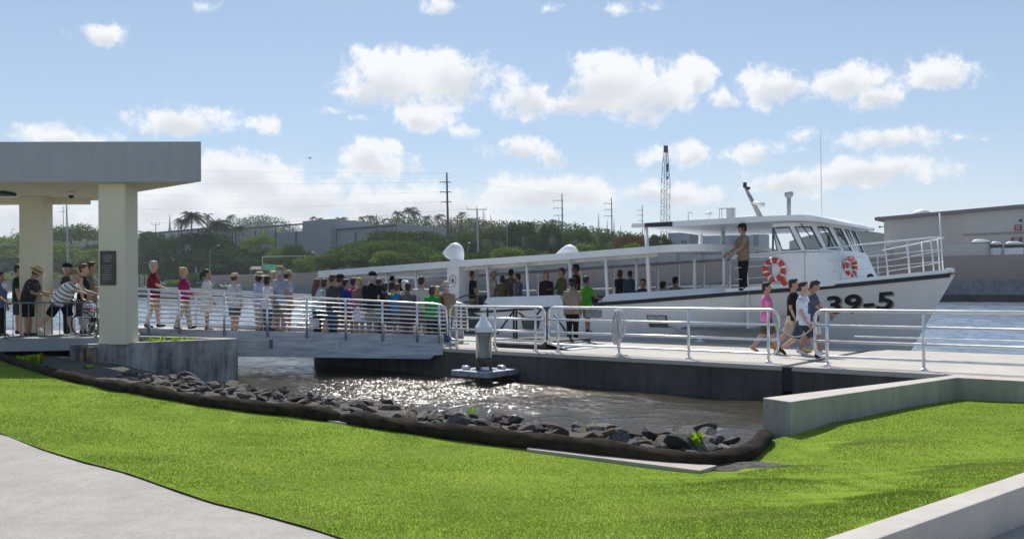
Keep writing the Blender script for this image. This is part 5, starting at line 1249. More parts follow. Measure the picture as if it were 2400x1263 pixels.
Q_ = 'visitors queueing on the footbridge'
def brp(xp, yh, off, label, **kw):
    """visitor on the bridge: photo column, head row, distance behind the near railing"""
    Y = interp(xp, [(325, 23.6), (1035, 22.1)]); p = at(xp, 700, Y)
    for _ in range(4):
        t_ = bt(p); q_ = BL + (BR - BL) * t_ + BN * off; p = at(xp, 700, q_.y)
    t_ = min(1.0, bt(p)); z = deckz(t_); h = hgt(yh, p.y, xp, z)
    face = kw.pop('face', 85)
    return person(label, (p.x, p.y, z), h, face, group=Q_, **kw)
W = (4, 6, 8)
brp(360, 613, .9, 'grey-haired man in maroon polo and khaki shorts first on the bridge by the shelter column', face=75, fat=1.15, hair=('short', 'grey'), top=('polo', (112, 24, 40)), bottom=('shorts', (176, 150, 116)), shoe=(70, 70, 90), legL=(10, 4), legR=(-8, 6), armR=(25, 8, 40))
brp(431, 627, .9, 'woman with tousled blond hair in a magenta shirt and beige trousers', sex='f', fat=1.1, face=80, hair=('curly', 'blond'), top=('long', (150, 20, 90)), bottom=('trousers', (165, 158, 140)), legL=(12, 4), legR=(-10, 8), armR=(15, 6, 50), armL=(15, 6, 50))
brp(485, 633, .8, 'dark ponytailed woman in pale checked shirt and white skirt', sex='f', face=72, hair=('pony', 'black'), top=('long', 'plaid'), bottom=('skirt', (215, 212, 208)), skin='tan', armR=(8, 8, 20))
brp(550, 643, .8, 'stocky boy with cream cap, white tee and dark grey shorts, seen from behind', face=35, fat=1.3, hair=('short', 'brown'), hat=('cap', (190, 165, 130)), top=('tee', (190, 190, 196)), bottom=('shorts', (82, 80, 84)))
brp(608, 640, 1.1, 'woman in round straw hat and pale blue shirt beside the dark-haired woman in jeans', sex='f', face=40, hair=('bob', 'black'), hat=('straw', 0), top=('tee', (170, 182, 215)), bottom=('capri', (170, 160, 150)), skin='tan')
brp(627, 648, .5, 'woman with black bobbed hair, white top and blue jeans', sex='f', face=45, hair=('bob', 'black'), top=('tee', (214, 212, 226)), bottom=('jeans', (60, 82, 125)), skin='tan')
brp(642, 637, 1.7, 'fair-haired woman mostly hidden behind the man in the tan cap', sex='f', face=60, hair=('curly', 'blond'), top=('tee', (200, 170, 150)), bottom=('shorts', (150, 140, 130)))
brp(657, 627, .7, 'tall man in tan cap, pale blue-grey tee and khaki shorts', face=30, hair=('short', 'grey'), hat=('cap', (146, 126, 100)), top=('tee', (155, 160, 178)), bottom=('shorts', (140, 128, 108)), skin='tan', shoe=(210, 210, 210))
brp(674, 636, 1.4, 'dark-haired man in pale cap and light shirt beside the tall man in the tan cap', face=60, hair=('short', 'black'), hat=('cap', (165, 160, 140)), top=('tee', (185, 190, 205)), bottom=('shorts', (130, 110, 84)), skin='tan', legL=(8, 2), legR=(-8, 5))
brp(744, 655, .6, 'young woman with long reddish-brown hair and pale aqua shirt', sex='f', face=40, hair=('long', 'auburn'), top=('tee', (165, 195, 200)), bottom=('trousers', (40, 45, 60)), skin='tan')
brp(761, 655, 1.5, 'brown-haired woman half hidden behind the long-haired young woman', sex='f', face=50, hair=('bob', 'brown'), top=('tee', (190, 180, 175)), bottom=('shorts', (110, 100, 90)))
brp(780, 645, .6, 'man in charcoal tee and jeans with sunglasses pushed up on dark hair', face=40, fat=1.1, hair=('short', 'brown'), top=('tee', (66, 64, 66)), bottom=('jeans', (46, 66, 92)), skin='tan')
brp(797, 646, 1.4, 'man in royal blue tee and dark cap beside the man in charcoal', face=60, hair=('short', 'black'), hat=('cap', (30, 30, 40)), top=('tee', (30, 50, 140)), bottom=('shorts', (120, 105, 90)), skin='tan')
brp(810, 656, 1.2, 'black-haired boy in cobalt blue tee', face=55, hair=('short', 'black'), top=('tee', (32, 60, 150)), bottom=('shorts', (100, 60, 50)), skin='tan')
brp(829, 653, 1.7, 'short dark-haired man in coral red tee', face=40, hair=('short', 'black'), top=('tee', (215, 66, 84)), bottom=('shorts', (110, 96, 90)), skin='tan')
brp(842, 653, .6, 'blond woman with hair tied up, taupe tank top and white skirt', sex='f', face=25, hair=('bun', 'blond'), top=('tank', (112, 92, 96)), bottom=('skirt', (222, 218, 230)), skin='tan')
brp(873, 640, .6, 'big man in black polo, black cap and khaki shorts with hands behind his back', face=20, fat=1.35, hair=('short', 'grey'), hat=('cap', (24, 24, 30)), top=('polo', (22, 24, 30)), bottom=('shorts', (160, 148, 124)), armL=(-22, 8, 30), armR=(-22, 8, 30), skin='tan', shoe=(200, 200, 200))
brp(889, 655, 1.6, 'woman in white top mostly hidden behind the big man in black', sex='f', face=60, hair=('bob', 'brown'), top=('tee', (215, 215, 225)), bottom=('trousers', (60, 50, 60)), skin='tan')
brp(903, 664, .9, 'dark-haired woman in sleeveless patterned dress top', sex='f', face=30, hair=('bob', 'brown'), top=('tank', 'speckled'), bottom=('skirt', (60, 56, 66)), skin='tan')
brp(920, 664, 1.7, 'person in neon yellow-green tee and navy cap', face=30, hair=('short', 'black'), hat=('cap', (40, 46, 62)), top=('tee', (170, 235, 40)), bottom=('shorts', (90, 90, 96)), skin='tan')
brp(931, 666, .8, 'auburn-haired boy in bright blue tee', face=15, fat=1.15, hair=('short', 'auburn'), top=('tee', (44, 118, 176)), bottom=('shorts', (110, 108, 112)))
brp(956, 665, .7, 'dark-haired woman in grey tee and maroon skirt', sex='f', fat=1.25, face=8, hair=('bun', 'black'), top=('tee', (98, 88, 98)), bottom=('skirt', (74, 30, 46)), skin='brown')
brp(950, 659, 1.8, 'white-haired person behind the woman in grey and maroon', sex='f', face=20, hair=('curly', 'white'), top=('tee', (170, 170, 170)), bottom=('trousers', (90, 90, 100)))
brp(988, 650, 1.2, 'broad man in cream tee with short dark hair, back to us', face=10, fat=1.3, hair=('short', 'black'), top=('tee', (196, 192, 178)), bottom=('shorts', (130, 110, 96)), skin='tan')
brp(1013, 672, .4, 'small woman in bright green tee and black trousers at the bridge end', sex='f', fat=1.2, face=15, hair=('bob', 'brown'), top=('tee', (36, 140, 66)), bottom=('trousers', (34, 28, 34)), skin='brown')
brp(1024, 672, 1.5, 'light brown-haired woman behind the woman in bright green', sex='f', face=30, hair=('curly', 'blond'), top=('tee', (120, 60, 50)), bottom=('trousers', (60, 60, 70)))
pq = onz(1046, 806, 0); person('man in floppy tan hat, tan waistcoat and blue jeans stepping onto the pier', (pq.x, pq.y, 0), hgt(662, pq.y, 1046, 0), 15, fat=1.25, hair=('short', 'grey'), hat=('boonie', (176, 172, 150)), top=('vest', (150, 132, 106)), bottom=('jeans', (76, 96, 140)), legL=(6, 0), legR=(-5, 4), shoe=(90, 76, 60))

# under the shelter
def shp(xp, yh, Y, label, **kw):
    p = at(xp, 700, Y); face = kw.pop('face', 90); h = kw.pop('h', None) or hgt(yh, Y, xp, .40)
    return person(label, (p.x, p.y, .40), h, face, group='visitors under the shelter', **kw)
shp(0, 640, 21.2, 'person in blue-grey shirt and dark trousers cut off by the left edge of the picture', fat=1.1, hair=('short', 'black'), top=('tee', (108, 120, 150)), bottom=('trousers', (36, 34, 38)), skin='tan', armR=(15, 4, 40))
shp(44, 622, 22.4, 'tall man in dark green tee in front of the rear shelter column', face=75, hair=('short', 'black'), top=('tee', (22, 48, 38)), bottom=('shorts', (60, 54, 50)), skin='tan')
shp(66, 635, 21.2, 'man in banded straw hat and dark floral shirt looking down at his hands', face=80, h=1.72, lean=14, head=(0, 32), fat=1.15, hair=('short', 'brown'), hat=('straw', 0), top=('tee', 'floral'), bottom=('shorts', (24, 24, 28)), armR=(12, 6, 66), armL=(16, 6, 70), skin='tan')
shp(158, 620, 22.3, 'older man in black cap and grey tee behind the man in stripes', face=80, hair=('short', 'grey'), hat=('cap', (26, 26, 34)), top=('tee', (74, 70, 70)), bottom=('trousers', (40, 38, 40)), skin='tan')
shp(143, 640, 21.3, 'man in white striped polo leaning forward to push a wheelchair', face=92, h=1.76, lean=38, head=(0, -8), fat=1.2, hair=('short', 'grey'), hat=('cap', (140, 130, 104)), top=('polo', 'striped'), bottom=('shorts', (24, 23, 28)), armL=(58, 6, 18), armR=(58, 6, 18), legL=(22, 10), legR=(-34, 12), shoe=(215, 215, 215))
shp(196, 621, 22.2, 'red-haired woman in sleeveless black top beside the near column', sex='f', face=85, hair=('short', 'auburn'), top=('tank', (30, 28, 34)), bottom=('capri', (150, 140, 128)), skin='fair')
shp(214, 616, 22.9, 'dark-haired man in olive shirt partly hidden by the near column', face=70, hair=('short', 'black'), top=('tee', (120, 122, 102)), bottom=('trousers', (80, 76, 66)), skin='tan', armR=(20, 5, 70))
pw = at(212, 700, 21.3)
person('dark-haired child in white tee sitting in the wheelchair', (pw.x - .05, pw.y, .42 ), 1.35, 90, hair=('short', 'black'), top=('tee', (205, 200, 205)), bottom=('trousers', (40, 40, 50)), legL=(82, 78), legR=(82, 78), armL=(30, 8, 50), armR=(30, 8, 50), skin='tan', group='visitors under the shelter')
# wheelchair, facing +X
wc = thing('wheelchair', 'wheelchair with large spoked wheels pushed by the man in stripes', 'wheelchair', (pw.x, pw.y, .40))
cx, cy = pw.x - .05, pw.y
for sy in (-.27, .27):
    c0 = Vector((cx, cy + sy, .40 + .30)); mb = S(); mb.tube([c0 + Vector((.29 * math.cos(k * math.pi / 14), 0, .29 * math.sin(k * math.pi / 14))) for k in range(28)], .018, 8, closed=True); wh = mb.build('wheel', BLACK, wc)
    mb = S(); 
    for k in range(8): mb.tube([c0, c0 + Vector((.28 * math.cos(k * math.pi / 4), 0, .28 * math.sin(k * math.pi / 4)))], .007, 5)
    mb.build('spokes', STEEL, wh)
    mb = S(); c1 = c0 + Vector((.42, 0, -.21)); mb.tube([c1 + Vector((.075 * math.cos(k * math.pi / 8), 0, .075 * math.sin(k * math.pi / 8))) for k in range(16)], .018, 8, closed=True); mb.build('caster', BLACK, wc)
    mb = S(); mb.tube([c0 + Vector((-.30, 0, .62)), c0 + Vector((-.20, 0, .58)), c0 + Vector((-.20, 0, .17)), c0 + Vector((.38, 0, .17)), c0 + Vector((.46, 0, -.16)), c0 + Vector((.56, 0, -.17))], .014, 8); mb.build('frame', STEEL, wc)
    mb = MB(); mb.box(c0 + Vector((.05, 0, .37)), (.34, .05, .035)); mb.build('armrest', BLACK, wc)
mb = MB(); mb.box((cx + .08, cy, .40 + .46), (.44, .46, .05)); bevel(mb.build('seat', BLACK, wc), .015)
mb = MB(); mb.box((cx - .19, cy, .40 + .68), (.03, .46, .42)); bevel(mb.build('backrest', BLACK, wc), .01)

# walkers on the pier
def dkp(xp, yf, yh, label, **kw):
    p = onz(xp, yf, 0); return person(label, tuple(p), hgt(yh, p.y, xp, 0), kw.pop('face', 118), **kw)
WG = 'young men walking along the pier'
dkp(1797, 826, 660, 'young man in pink tee and olive shorts walking behind the other three', face=110, hair=('short', 'black'), top=('tee', (226, 130, 178)), bottom=('shorts', (96, 88, 72)), skin='fair', legL=(-14, 22), legR=(20, 6), armL=(-12, 6, 20), armR=(18, 6, 40), shoe=(190, 150, 120), group=WG)
dkp(1860, 829, 652, 'young man in black tee and cream shorts behind the man in the printed tee', face=115, hair=('short', 'black'), top=('tee', (34, 32, 36)), bottom=('shorts', (200, 184, 160)), skin='fair', legL=(18, 4), legR=(-22, 18), armR=(-8, 6, 30), armL=(10, 6, 20), shoe=(170, 140, 50), group=WG)
dkp(1883, 839, 657, 'young man in white tee with dark blue print and dark shorts striding in front', face=125, hair=('short', 'black'), top=('tee', (214, 216, 236)), print_=(66, 76, 112), bottom=('shorts', (64, 72, 84)), skin='fair', legL=(24, 8), legR=(-20, 34), armR=(4, 6, 26), armL=(-10, 6, 20), shoe=(50, 36, 34), group=WG)
dkp(1905, 832, 656, 'young man in slate grey tee looking down at a phone in his hand', face=112, head=(0, 22), hair=('short', 'black'), top=('tee', (84, 86, 100)), bottom=('shorts', (196, 198, 206)), skin='tan', legL=(14, 4), legR=(-14, 14), armL=(30, 8, 26), armR=(24, 6, 40), shoe=(215, 215, 225), group=WG)
ph = at(1949, 743, 19.1); mb = MB(); mb.box(ph, (.075, .012, .14), .6); bevel(mb.build('mobile_phone', mat('phone_blue', (.05, .09, .2), .4)), .004); o = bpy.context.scene.objects['mobile_phone']; tag(o, 'blue mobile phone held by the man in slate grey', 'phone')
# crew officer and visitor by the ramp
dkp(1342, 803, 655, 'officer in khaki shirt, dark trousers and cap seen from behind by the boarding ramp', face=25, fat=1.05, hair=('short', 'black'), hat=('cap', (30, 28, 30)), top=('tee', (150, 134, 118)), bottom=('trousers', (30, 26, 34)), skin='brown', armR=(2, 5, 8), armL=(-4, 8, 12), shoe=(20, 20, 22))
p = at(1374, 700, 24.6); person('person in bright green top stepping aboard beside the officer', (p.x, p.y, .25), 1.62, 50, sex='f', hair=('short', 'black'), top=('tee', (70, 140, 40)), bottom=('shorts', (110, 110, 120)), skin='brown', armR=(30, 8, 40), legL=(14, 10))
c0 = at(1392, 731, 23.9); mb = MB(); mb.box(c0, (.44, .2, .32), -.5); bg = mb.build('bag', mat('bag_grey', (.22, .24, .25), .8)); bevel(bg, .05, 3); tag(bg, 'grey shoulder bag beside the person in bright green', 'bag')
c0 = at(737, 756, 22.9); mb = MB(); mb.box(c0, (.26, .11, .22), -.3); bg = mb.build('bag', mat('bag_white', (.70, .70, .72), .7)); bevel(bg, .04, 3); tag(bg, 'white shoulder bag carried by the woman with long reddish-brown hair', 'bag')
# passengers and crew aboard
def bop(xp, yh, n_, label, zf=ZFL, **kw):
    p = on_n(xp, 660, n_); return person(label, (p.x, p.y, zf), hgt(yh, p.y, xp, zf), kw.pop('face', 60), group='passengers on the boat', **kw)
bop(1105, 637.5, 22.95, 'man in black tee and khaki shorts walking aboard at the gangway', face=50, hair=('short', 'brown'), top=('tee', (26, 28, 34)), bottom=('shorts', (150, 136, 110)), skin='tan', armR=(-6, 8, 20), legL=(14, 6))
bop(1156, 637, 23.4, 'balding man in white shirt near the second canopy post', face=250, hair=('short', 'grey'), top=('tee', (176, 172, 164)), bottom=('trousers', (90, 80, 70)), skin='tan')
bop(1178, 648, 23.2, 'passenger in mottled olive tee with dark hair', face=20, hair=('bob', 'black'), top=('tee', (104, 98, 62)), bottom=('trousers', (60, 60, 60)), skin='tan')
bop(1198, 633, 24.0, 'tall passenger in pale grey tee between two canopy posts', face=30, hair=('short', 'brown'), top=('tee', (128, 128, 138)), bottom=('shorts', (90, 84, 80)), skin='tan')
bop(1214, 643, 23.3, 'passenger in grey-blue tee touching his chin', face=300, hair=('short', 'black'), top=('tee', (112, 118, 134)), bottom=('trousers', (60, 60, 70)), skin='tan', armR=(40, 6, 110))
bop(1280, 638, 23.2, 'woman with long dark red hair in dark purple top facing the pier', sex='f', fat=1.15, face=180, hair=('long', 'auburn'), top=('long', (58, 34, 52)), bottom=('trousers', (40, 36, 46)))
bop(1317, 630, 23.2, 'dark-haired man in olive shirt facing left', face=250, hair=('short', 'black'), top=('long', (92, 90, 56)), bottom=('trousers', (60, 60, 60)), skin='tan', armR=(20, 6, 60))
bop(1350, 619, 24.4, 'tall man in dark red shirt behind the officer', face=260, hair=('short', 'black'), top=('tee', (88, 40, 36)), bottom=('trousers', (50, 46, 46)), skin='tan')
bop(1454, 634, 24.2, 'red-haired person in black top standing mid boat', sex='f', face=40, hair=('bob', 'auburn'), top=('tee', (40, 46, 56)), bottom=('trousers', (40, 40, 46)), zf=.55, skin='tan')
bop(1477, 636, 24.0, 'dark-haired person in teal shirt beside the red-haired passenger', face=10, fat=1.15, hair=('short', 'black'), top=('tee', (66, 88, 100)), bottom=('trousers', (40, 40, 46)), zf=.55, skin='tan')
bop(919, 648, 24.0, 'dark-haired passenger in the stern seen over the queue', face=60, hair=('short', 'black'), top=('tee', (70, 70, 80)), bottom=('trousers', (50, 50, 56)), skin='tan')
bop(938, 655, 24.6, 'brown-haired passenger in the stern beside the dark-haired one', face=40, hair=('short', 'brown'), top=('tee', (120, 80, 70)), bottom=('trousers', (50, 50, 56)), skin='tan')
def seated(xp, yh, n_, label, **kw):
    p = on_n(xp, 660, n_); zt_ = EYE + ray(xp, yh)[1] * p.y
    h = 1.7; sit = 1.29 * h / 1.75; return person(label, (p.x, p.y, zt_ - sit), h, kw.pop('face', 70), legL=(85, 85), legR=(85, 85), armL=(20, 6, 60), armR=(20, 6, 60), group='passengers on the boat', **kw)
seated(1507, 661, 23.3, 'seated passenger in dark blue beside the leaning roof post', hair=('short', 'black'), top=('tee', (50, 50, 80)), bottom=('trousers', (40, 40, 46)), skin='tan', face=200)
seated(1554, 667, 23.6, 'seated passenger with only a dark head showing above the coaming', hair=('short', 'black'), top=('tee', (120, 110, 110)), bottom=('trousers', (40, 40, 46)), skin='tan', face=60)
seated(1583, 656, 24.6, 'seated passenger in pale shirt further forward', hair=('short', 'black'), top=('tee', (150, 146, 146)), bottom=('trousers', (40, 40, 46)), skin='tan', face=60)
p = on_n(1742, 680, 22.62); person('crewman in tan shirt and black trousers leaning on the rail aft of the pilothouse', (p.x, p.y, zs(s_of(p)) + .07), hgt(527, p.y, 1742, zs(s_of(p)) + .07), 262, fat=1.05, hair=('short', 'black'), hat=('cap', (40, 32, 26)), top=('tee', (132, 116, 98)), bottom=('trousers', (26, 24, 28)), skin='tan', armL=(28, 8, 25), armR=(28, 8, 25), head=(0, 6), shoe=(20, 20, 20))
# weld each garment and body into one skin
for o, vx, ex, ms in PENDING:
    m_ = o.modifiers.new('weld', 'REMESH'); m_.mode = 'VOXEL'; m_.voxel_size = vx; m_.use_smooth_shade = True
bpy.context.view_layer.update(); dg = bpy.context.evaluated_depsgraph_get()
for o, vx, ex, ms in PENDING:
    me = bpy.data.meshes.new_from_object(o.evaluated_get(dg)); o.modifiers.clear()
    if ex is not None:
        tmp = bpy.data.meshes.new('x'); tmp.from_pydata(ex.v, [], ex.f); tmp.polygons.foreach_set('material_index', ex.m); tmp.polygons.foreach_set('use_smooth', ex.sm)
        bmm = bmesh.new(); bmm.from_mesh(me); bmesh.ops.smooth_vert(bmm, verts=bmm.verts, factor=.4, use_axis_x=True, use_axis_y=True, use_axis_z=True)
        for f in bmm.faces: f.material_index = 0
        bmm.from_mesh(tmp); bmm.to_mesh(me); bmm.free(); bpy.data.meshes.remove(tmp)
    else:
        bmm = bmesh.new(); bmm.from_mesh(me)
        for _ in range(2): bmesh.ops.smooth_vert(bmm, verts=bmm.verts, factor=.5, use_axis_x=True, use_axis_y=True, use_axis_z=True)
        bmm.to_mesh(me); bmm.free()
    me.materials.clear()
    for m_ in ms: me.materials.append(m_)
    me.name = o.name; me.polygons.foreach_set('use_smooth', [True] * len(me.polygons)); o.data = me
# ------------------------------------------------------------------ far shore
GZ = 3.0; NS = 161.5
mb = MB(); mb.add([tuple(sn(-900, NS + .4, GZ)), tuple(sn(700, NS + .4, GZ)), tuple(sn(1800, 1900, GZ)), tuple(sn(-2600, 1900, GZ))], [(0, 1, 2, 3)]); struct(mb.build('shore_ground', mat('shore_ground_mat', (.16, .16, .13), .95, var=.25, scale=.05)))
SEAW = concrete('seawall_concrete', (.21, .22, .24), (.09, .09, .10), .9, .38, .62)
mb = MB(); mb.prism([sn(-330, NS).to_2d(), sn(160, NS).to_2d(), sn(160, NS + 1).to_2d(), sn(-330, NS + 1).to_2d()], WZ + 1.25, GZ + .08); sw = thing('seawall', 'long grey concrete seawall along the far shore with dark tide stain', 'seawall', tuple(sn(-60, NS, WZ))); mb.build('wall', SEAW, sw)
mb = MB(); mb.prism([sn(-330, NS - .15).to_2d(), sn(160, NS - .15).to_2d(), sn(160, NS + .9).to_2d(), sn(-330, NS + .9).to_2d()], WZ - 1, WZ + 1.25); mb.build('tide_band', mat('tide_dark', (.035, .035, .035), .8, var=.3, scale=.4), sw)
BRW = concrete('brown_wall', (.35, .275, .25), (.29, .228, .21), .5, .4, .6)
w0, w1 = s_of(on_n(492, 650, NS + 5)), 150
mb = MB(); mb.prism([sn(w0, NS + 5).to_2d(), sn(w1, NS + 5).to_2d(), sn(w1, NS + 5.4).to_2d(), sn(w0, NS + 5.4).to_2d()], GZ, 7.35); tag(mb.build('boundary_wall', BRW), 'long plain brown boundary wall along the far shore behind the boat', 'wall')
mb = MB(); mb.prism([sn(w0 - 20, NS + .9).to_2d(), sn(w0 + 30, NS + .9).to_2d(), sn(w0 + 30, NS + 4.9).to_2d(), sn(w0 - 20, NS + 4.9).to_2d()], GZ, GZ + .25); o = mb.build('grass_verge', foliage('verge', (.14, .2, .03, 1), (.22, .27, .05, 1), 0)); struct(o)

FG = {'dark': foliage('leaf_dark', (.014, .028, .008, 1), (.050, .088, .020, 1), .25), 'mid': foliage('leaf_mid', (.024, .046, .010, 1), (.095, .150, .030, 1), .3), 'bright': foliage('leaf_bright', (.065, .11, .014, 1), (.19, .26, .040, 1), .35),
      'red': foliage('leaf_red', (.05, .05, .015, 1), (.16, .065, .025, 1), .25, (.35, .09, .035, 1)), 'olive': foliage('leaf_olive', (.035, .048, .018, 1), (.11, .125, .045, 1), .25), 'palm': foliage('leaf_palm', (.022, .032, .012, 1), (.075, .085, .035, 1), .2)}
def leaf_mesh(name, lobes, n, size, seed, flat=.6):
    """a mesh of leaf-clump quads spread through ellipsoid lobes"""
    g = np.random.default_rng(seed); Lb = np.array(lobes, float); wgt = Lb[:, 3] * Lb[:, 4] + Lb[:, 3] * Lb[:, 5]; wgt /= wgt.sum()
    li = g.choice(len(Lb), n, p=wgt); Q = Lb[li]; u = g.uniform(-.55, 1, n); a = g.uniform(0, 2 * np.pi, n); rr = np.sqrt(np.maximum(0, 1 - u * u)); dn = np.stack([rr * np.cos(a), rr * np.sin(a), u], 1)
    q = np.where(g.random(n) < .8, g.uniform(.72, 1.04, n), g.uniform(.3, .8, n)) * (1 + .14 * np.sin(a * 5 + Q[:, 0] * 3) * np.cos(u * 6 + Q[:, 1]))
    p = Q[:, :3] + dn * Q[:, 3:6] * q[:, None]
    nr = dn + g.normal(0, flat, (n, 3)); nr /= np.linalg.norm(nr, axis=1)[:, None]
    t1 = np.cross(nr, g.normal(0, 1, (n, 3))); t1 /= np.linalg.norm(t1, axis=1)[:, None] + 1e-9; t2 = np.cross(nr, t1)
    s_ = (size * g.uniform(.5, 1.3, n))[:, None]
    v = np.stack([p - t1 * s_ - t2 * s_ * .35, p + t1 * s_ * .2 - t2 * s_ * .7, p + t1 * s_ + t2 * s_ * .25, p - t1 * s_ * .15 + t2 * s_ * .7], 1)
    me = bpy.data.meshes.new(name); me.vertices.add(n * 4); me.loops.add(n * 4); me.polygons.add(n)
    me.vertices.foreach_set('co', v.astype(np.float32).ravel()); me.loops.foreach_set('vertex_index', np.arange(n * 4, dtype=np.int32)); me.polygons.foreach_set('loop_start', np.arange(0, n * 4, 4, dtype=np.int32)); me.update(calc_edges=True)
    return me
def crown_proto(kind, seed, n=15000):
    """unit crown: base at z 0, height 1, half width 1"""
    rd = random.Random(seed); lobes = []
    if kind == 'umbrella':
        for k in range(26):
            a = k * 2.4; r = .84 * math.sqrt((k + .5) / 26); lobes.append((r * math.cos(a), r * math.sin(a), .80 - .50 * r * r + rd.uniform(-.07, .07), rd.uniform(.16, .30), rd.uniform(.16, .30), rd.uniform(.09, .17)))
        return leaf_mesh('crown', lobes, n, .020, seed)
    if kind == 'round':
        for k in range(30):
            a = k * 2.4; z = .10 + .76 * rd.random(); r = .74 * math.sqrt(max(.05, 1 - ((z - .40) / .60) ** 2)) * rd.uniform(.5, 1); lobes.append((r * math.cos(a), r * math.sin(a), z, rd.uniform(.14, .34), rd.uniform(.14, .34), rd.uniform(.08, .17)))
        return leaf_mesh('crown', lobes, n, .022, seed)
    if kind == 'feather':
        for k in range(34):
            a = k * 2.4; z = .10 + .80 * rd.random(); r = .78 * math.sqrt(max(.04, 1 - z * z * .9)) * rd.uniform(.4, 1); lobes.append((r * math.cos(a), r * math.sin(a), z, rd.uniform(.12, .28), rd.uniform(.12, .28), rd.uniform(.05, .12)))
        return leaf_mesh('crown', lobes, n, .018, seed, 1.0)
    for k in range(14):
        a = k * 2.4; lobes.append((.62 * math.cos(a) * rd.random(), .5 * math.sin(a), .15 + .68 * rd.random(), rd.uniform(.2, .42), .40, rd.uniform(.14, .26)))
    return leaf_mesh('crown', lobes, 3500, .05, seed)
PROTO = {}
def proto(kind, seed):
    if (kind, seed) not in PROTO:
        PROTO[(kind, seed)] = crown_proto(kind, seed); PROTO[(kind, seed)].materials.append(None)
    return PROTO[(kind, seed)]
def tree(name, label, xl, xr, ytop, ybase, n_, kind='round', fol='mid', seed=0, group='trees on the far shore', trunk=.25, cat='tree'):
    """tree whose crown spans the photo columns xl..xr and rows ytop..ybase at a distance n_ across"""
    pl, pr = on_n(xl, 650, n_), on_n(xr, 650, n_); c = (pl + pr) / 2; top = on_n((xl + xr) / 2, ytop, n_).z; bot = on_n((xl + xr) / 2, ybase, n_).z
    Rr = (pr - pl).length / 2; bot = max(bot, GZ - 1)
    root = thing(name, label, cat, (c.x, c.y, min(GZ, bot)), group)
    me = proto(kind, seed % 3)
    o = bpy.data.objects.new('crown', me); COL.objects.link(o); o.material_slots[0].link = 'OBJECT'; o.material_slots[0].material = FG[fol]; o.parent = root; o.location = (0, 0, bot - root.location.z); o.scale = (Rr, Rr * .9, (top - bot)); o.rotation_euler = (0, 0, seed * 1.3)
    if trunk:
        rd = random.Random(seed); h = (top - GZ) * .75; r = max(.12, Rr * .045); mb = S(); mb.tube([c * 1 + Vector((0, 0, GZ - root.location.z)) - Vector((c.x, c.y, 0)), Vector((.02 * h, 0, h * .4)), Vector((-.02 * h, .02 * h, h))], [r * 1.3, r, r * .4], 8)
        for k in range(5):
            a = k * 1.256 + seed; mb.tube([Vector((0, 0, h * (.35 + .06 * k))), Vector((math.cos(a) * Rr * .35, math.sin(a) * Rr * .35, h * (.62 + .05 * k))), Vector((math.cos(a) * Rr * .7, math.sin(a) * Rr * .7, h * (.85 + .03 * k)))], [r * .6, r * .4, r * .15], 6)
        tr = mb.build('trunk', WOODP, root, world=False)
    return root
TL = [ # name, label, xl, xr, ytop, ybase, n, kind, foliage
 ('mesquite_tree', 'feathery bright green tree at the left edge beyond the shelter', -130, 72, 552, 668, 176, 'feather', 'bright', 1),
 ('mesquite_tree', 'bright feathery tree seen between the two shelter columns', 95, 232, 566, 662, 178, 'feather', 'bright', 2),
 ('shade_tree', 'dark round tree behind the grey light pole between the columns', 100, 240, 527, 640, 215, 'round', 'mid', 0),
 ('shade_tree', 'dark tree just right of the near column', 285, 385, 540, 650, 205, 'round', 'dark', 1),
 ('shade_tree', 'low dark green tree below the distant spire', 355, 470, 560, 668, 200, 'round', 'dark', 2),
 ('shade_tree', 'dark tree under the big windblown palm', 400, 520, 538, 668, 188, 'round', 'dark', 0),
 ('monkeypod_tree', 'wide dark umbrella tree left of the goal frame', 468, 622, 566, 672, 192, 'umbrella', 'dark', 1),
 ('shade_tree', 'dense dark tree filling behind the umbrella tree', 470, 590, 548, 660, 210, 'round', 'dark', 2),
 ('ficus_tree', 'bright green twin-topped tree in front of the grey block building', 572, 642, 548, 628, 196, 'round', 'bright', 0),
 ('ficus_tree', 'yellow-green tree above the goal frame', 630, 690, 576, 645, 190, 'round', 'bright', 1),
 ('ficus_tree', 'rounded green tree in front of the tall grey block', 668, 736, 570, 645, 188, 'round', 'mid', 2),
 ('monkeypod_tree', 'great dark umbrella tree left of the cowl vent', 850, 1100, 536, 640, 214, 'umbrella', 'dark', 0),
 ('monkeypod_tree', 'lighter spreading tree in front of the great umbrella tree', 795, 1010, 560, 645, 186, 'umbrella', 'mid', 2),
 ('shade_tree', 'green tree below the tall transmission pole', 1040, 1150, 540, 640, 226, 'round', 'mid', 1),
 ('shade_tree', 'olive tree behind the concrete crossarm pole', 1090, 1200, 528, 640, 240, 'round', 'olive', 0),
 ('shade_tree', 'dark tree left of the second transmission pole', 1175, 1290, 518, 640, 236, 'round', 'dark', 2),
 ('shade_tree', 'tall dark tree behind the passenger canopy', 1235, 1335, 522, 640, 216, 'round', 'dark', 1),
 ('shade_tree', 'mid green tree right of the second transmission pole', 1300, 1400, 530, 640, 228, 'round', 'mid', 0),
 ('shade_tree', 'loose green tree beside the third transmission pole', 1370, 1470, 542, 640, 232, 'round', 'mid', 1),
 ('poinciana_tree', 'red-flowering umbrella tree under the upper roof end', 1436, 1524, 544, 600, 205, 'umbrella', 'red', 1),
 ('plumeria_tree', 'small pale-tipped tree at the foot of the crane boom', 1515, 1585, 548, 610, 188, 'round', 'olive', 2)]
for a in TL: tree(a[0], a[1], *a[2:6], a[6], a[7], a[8], a[9])
rd = random.Random(9)
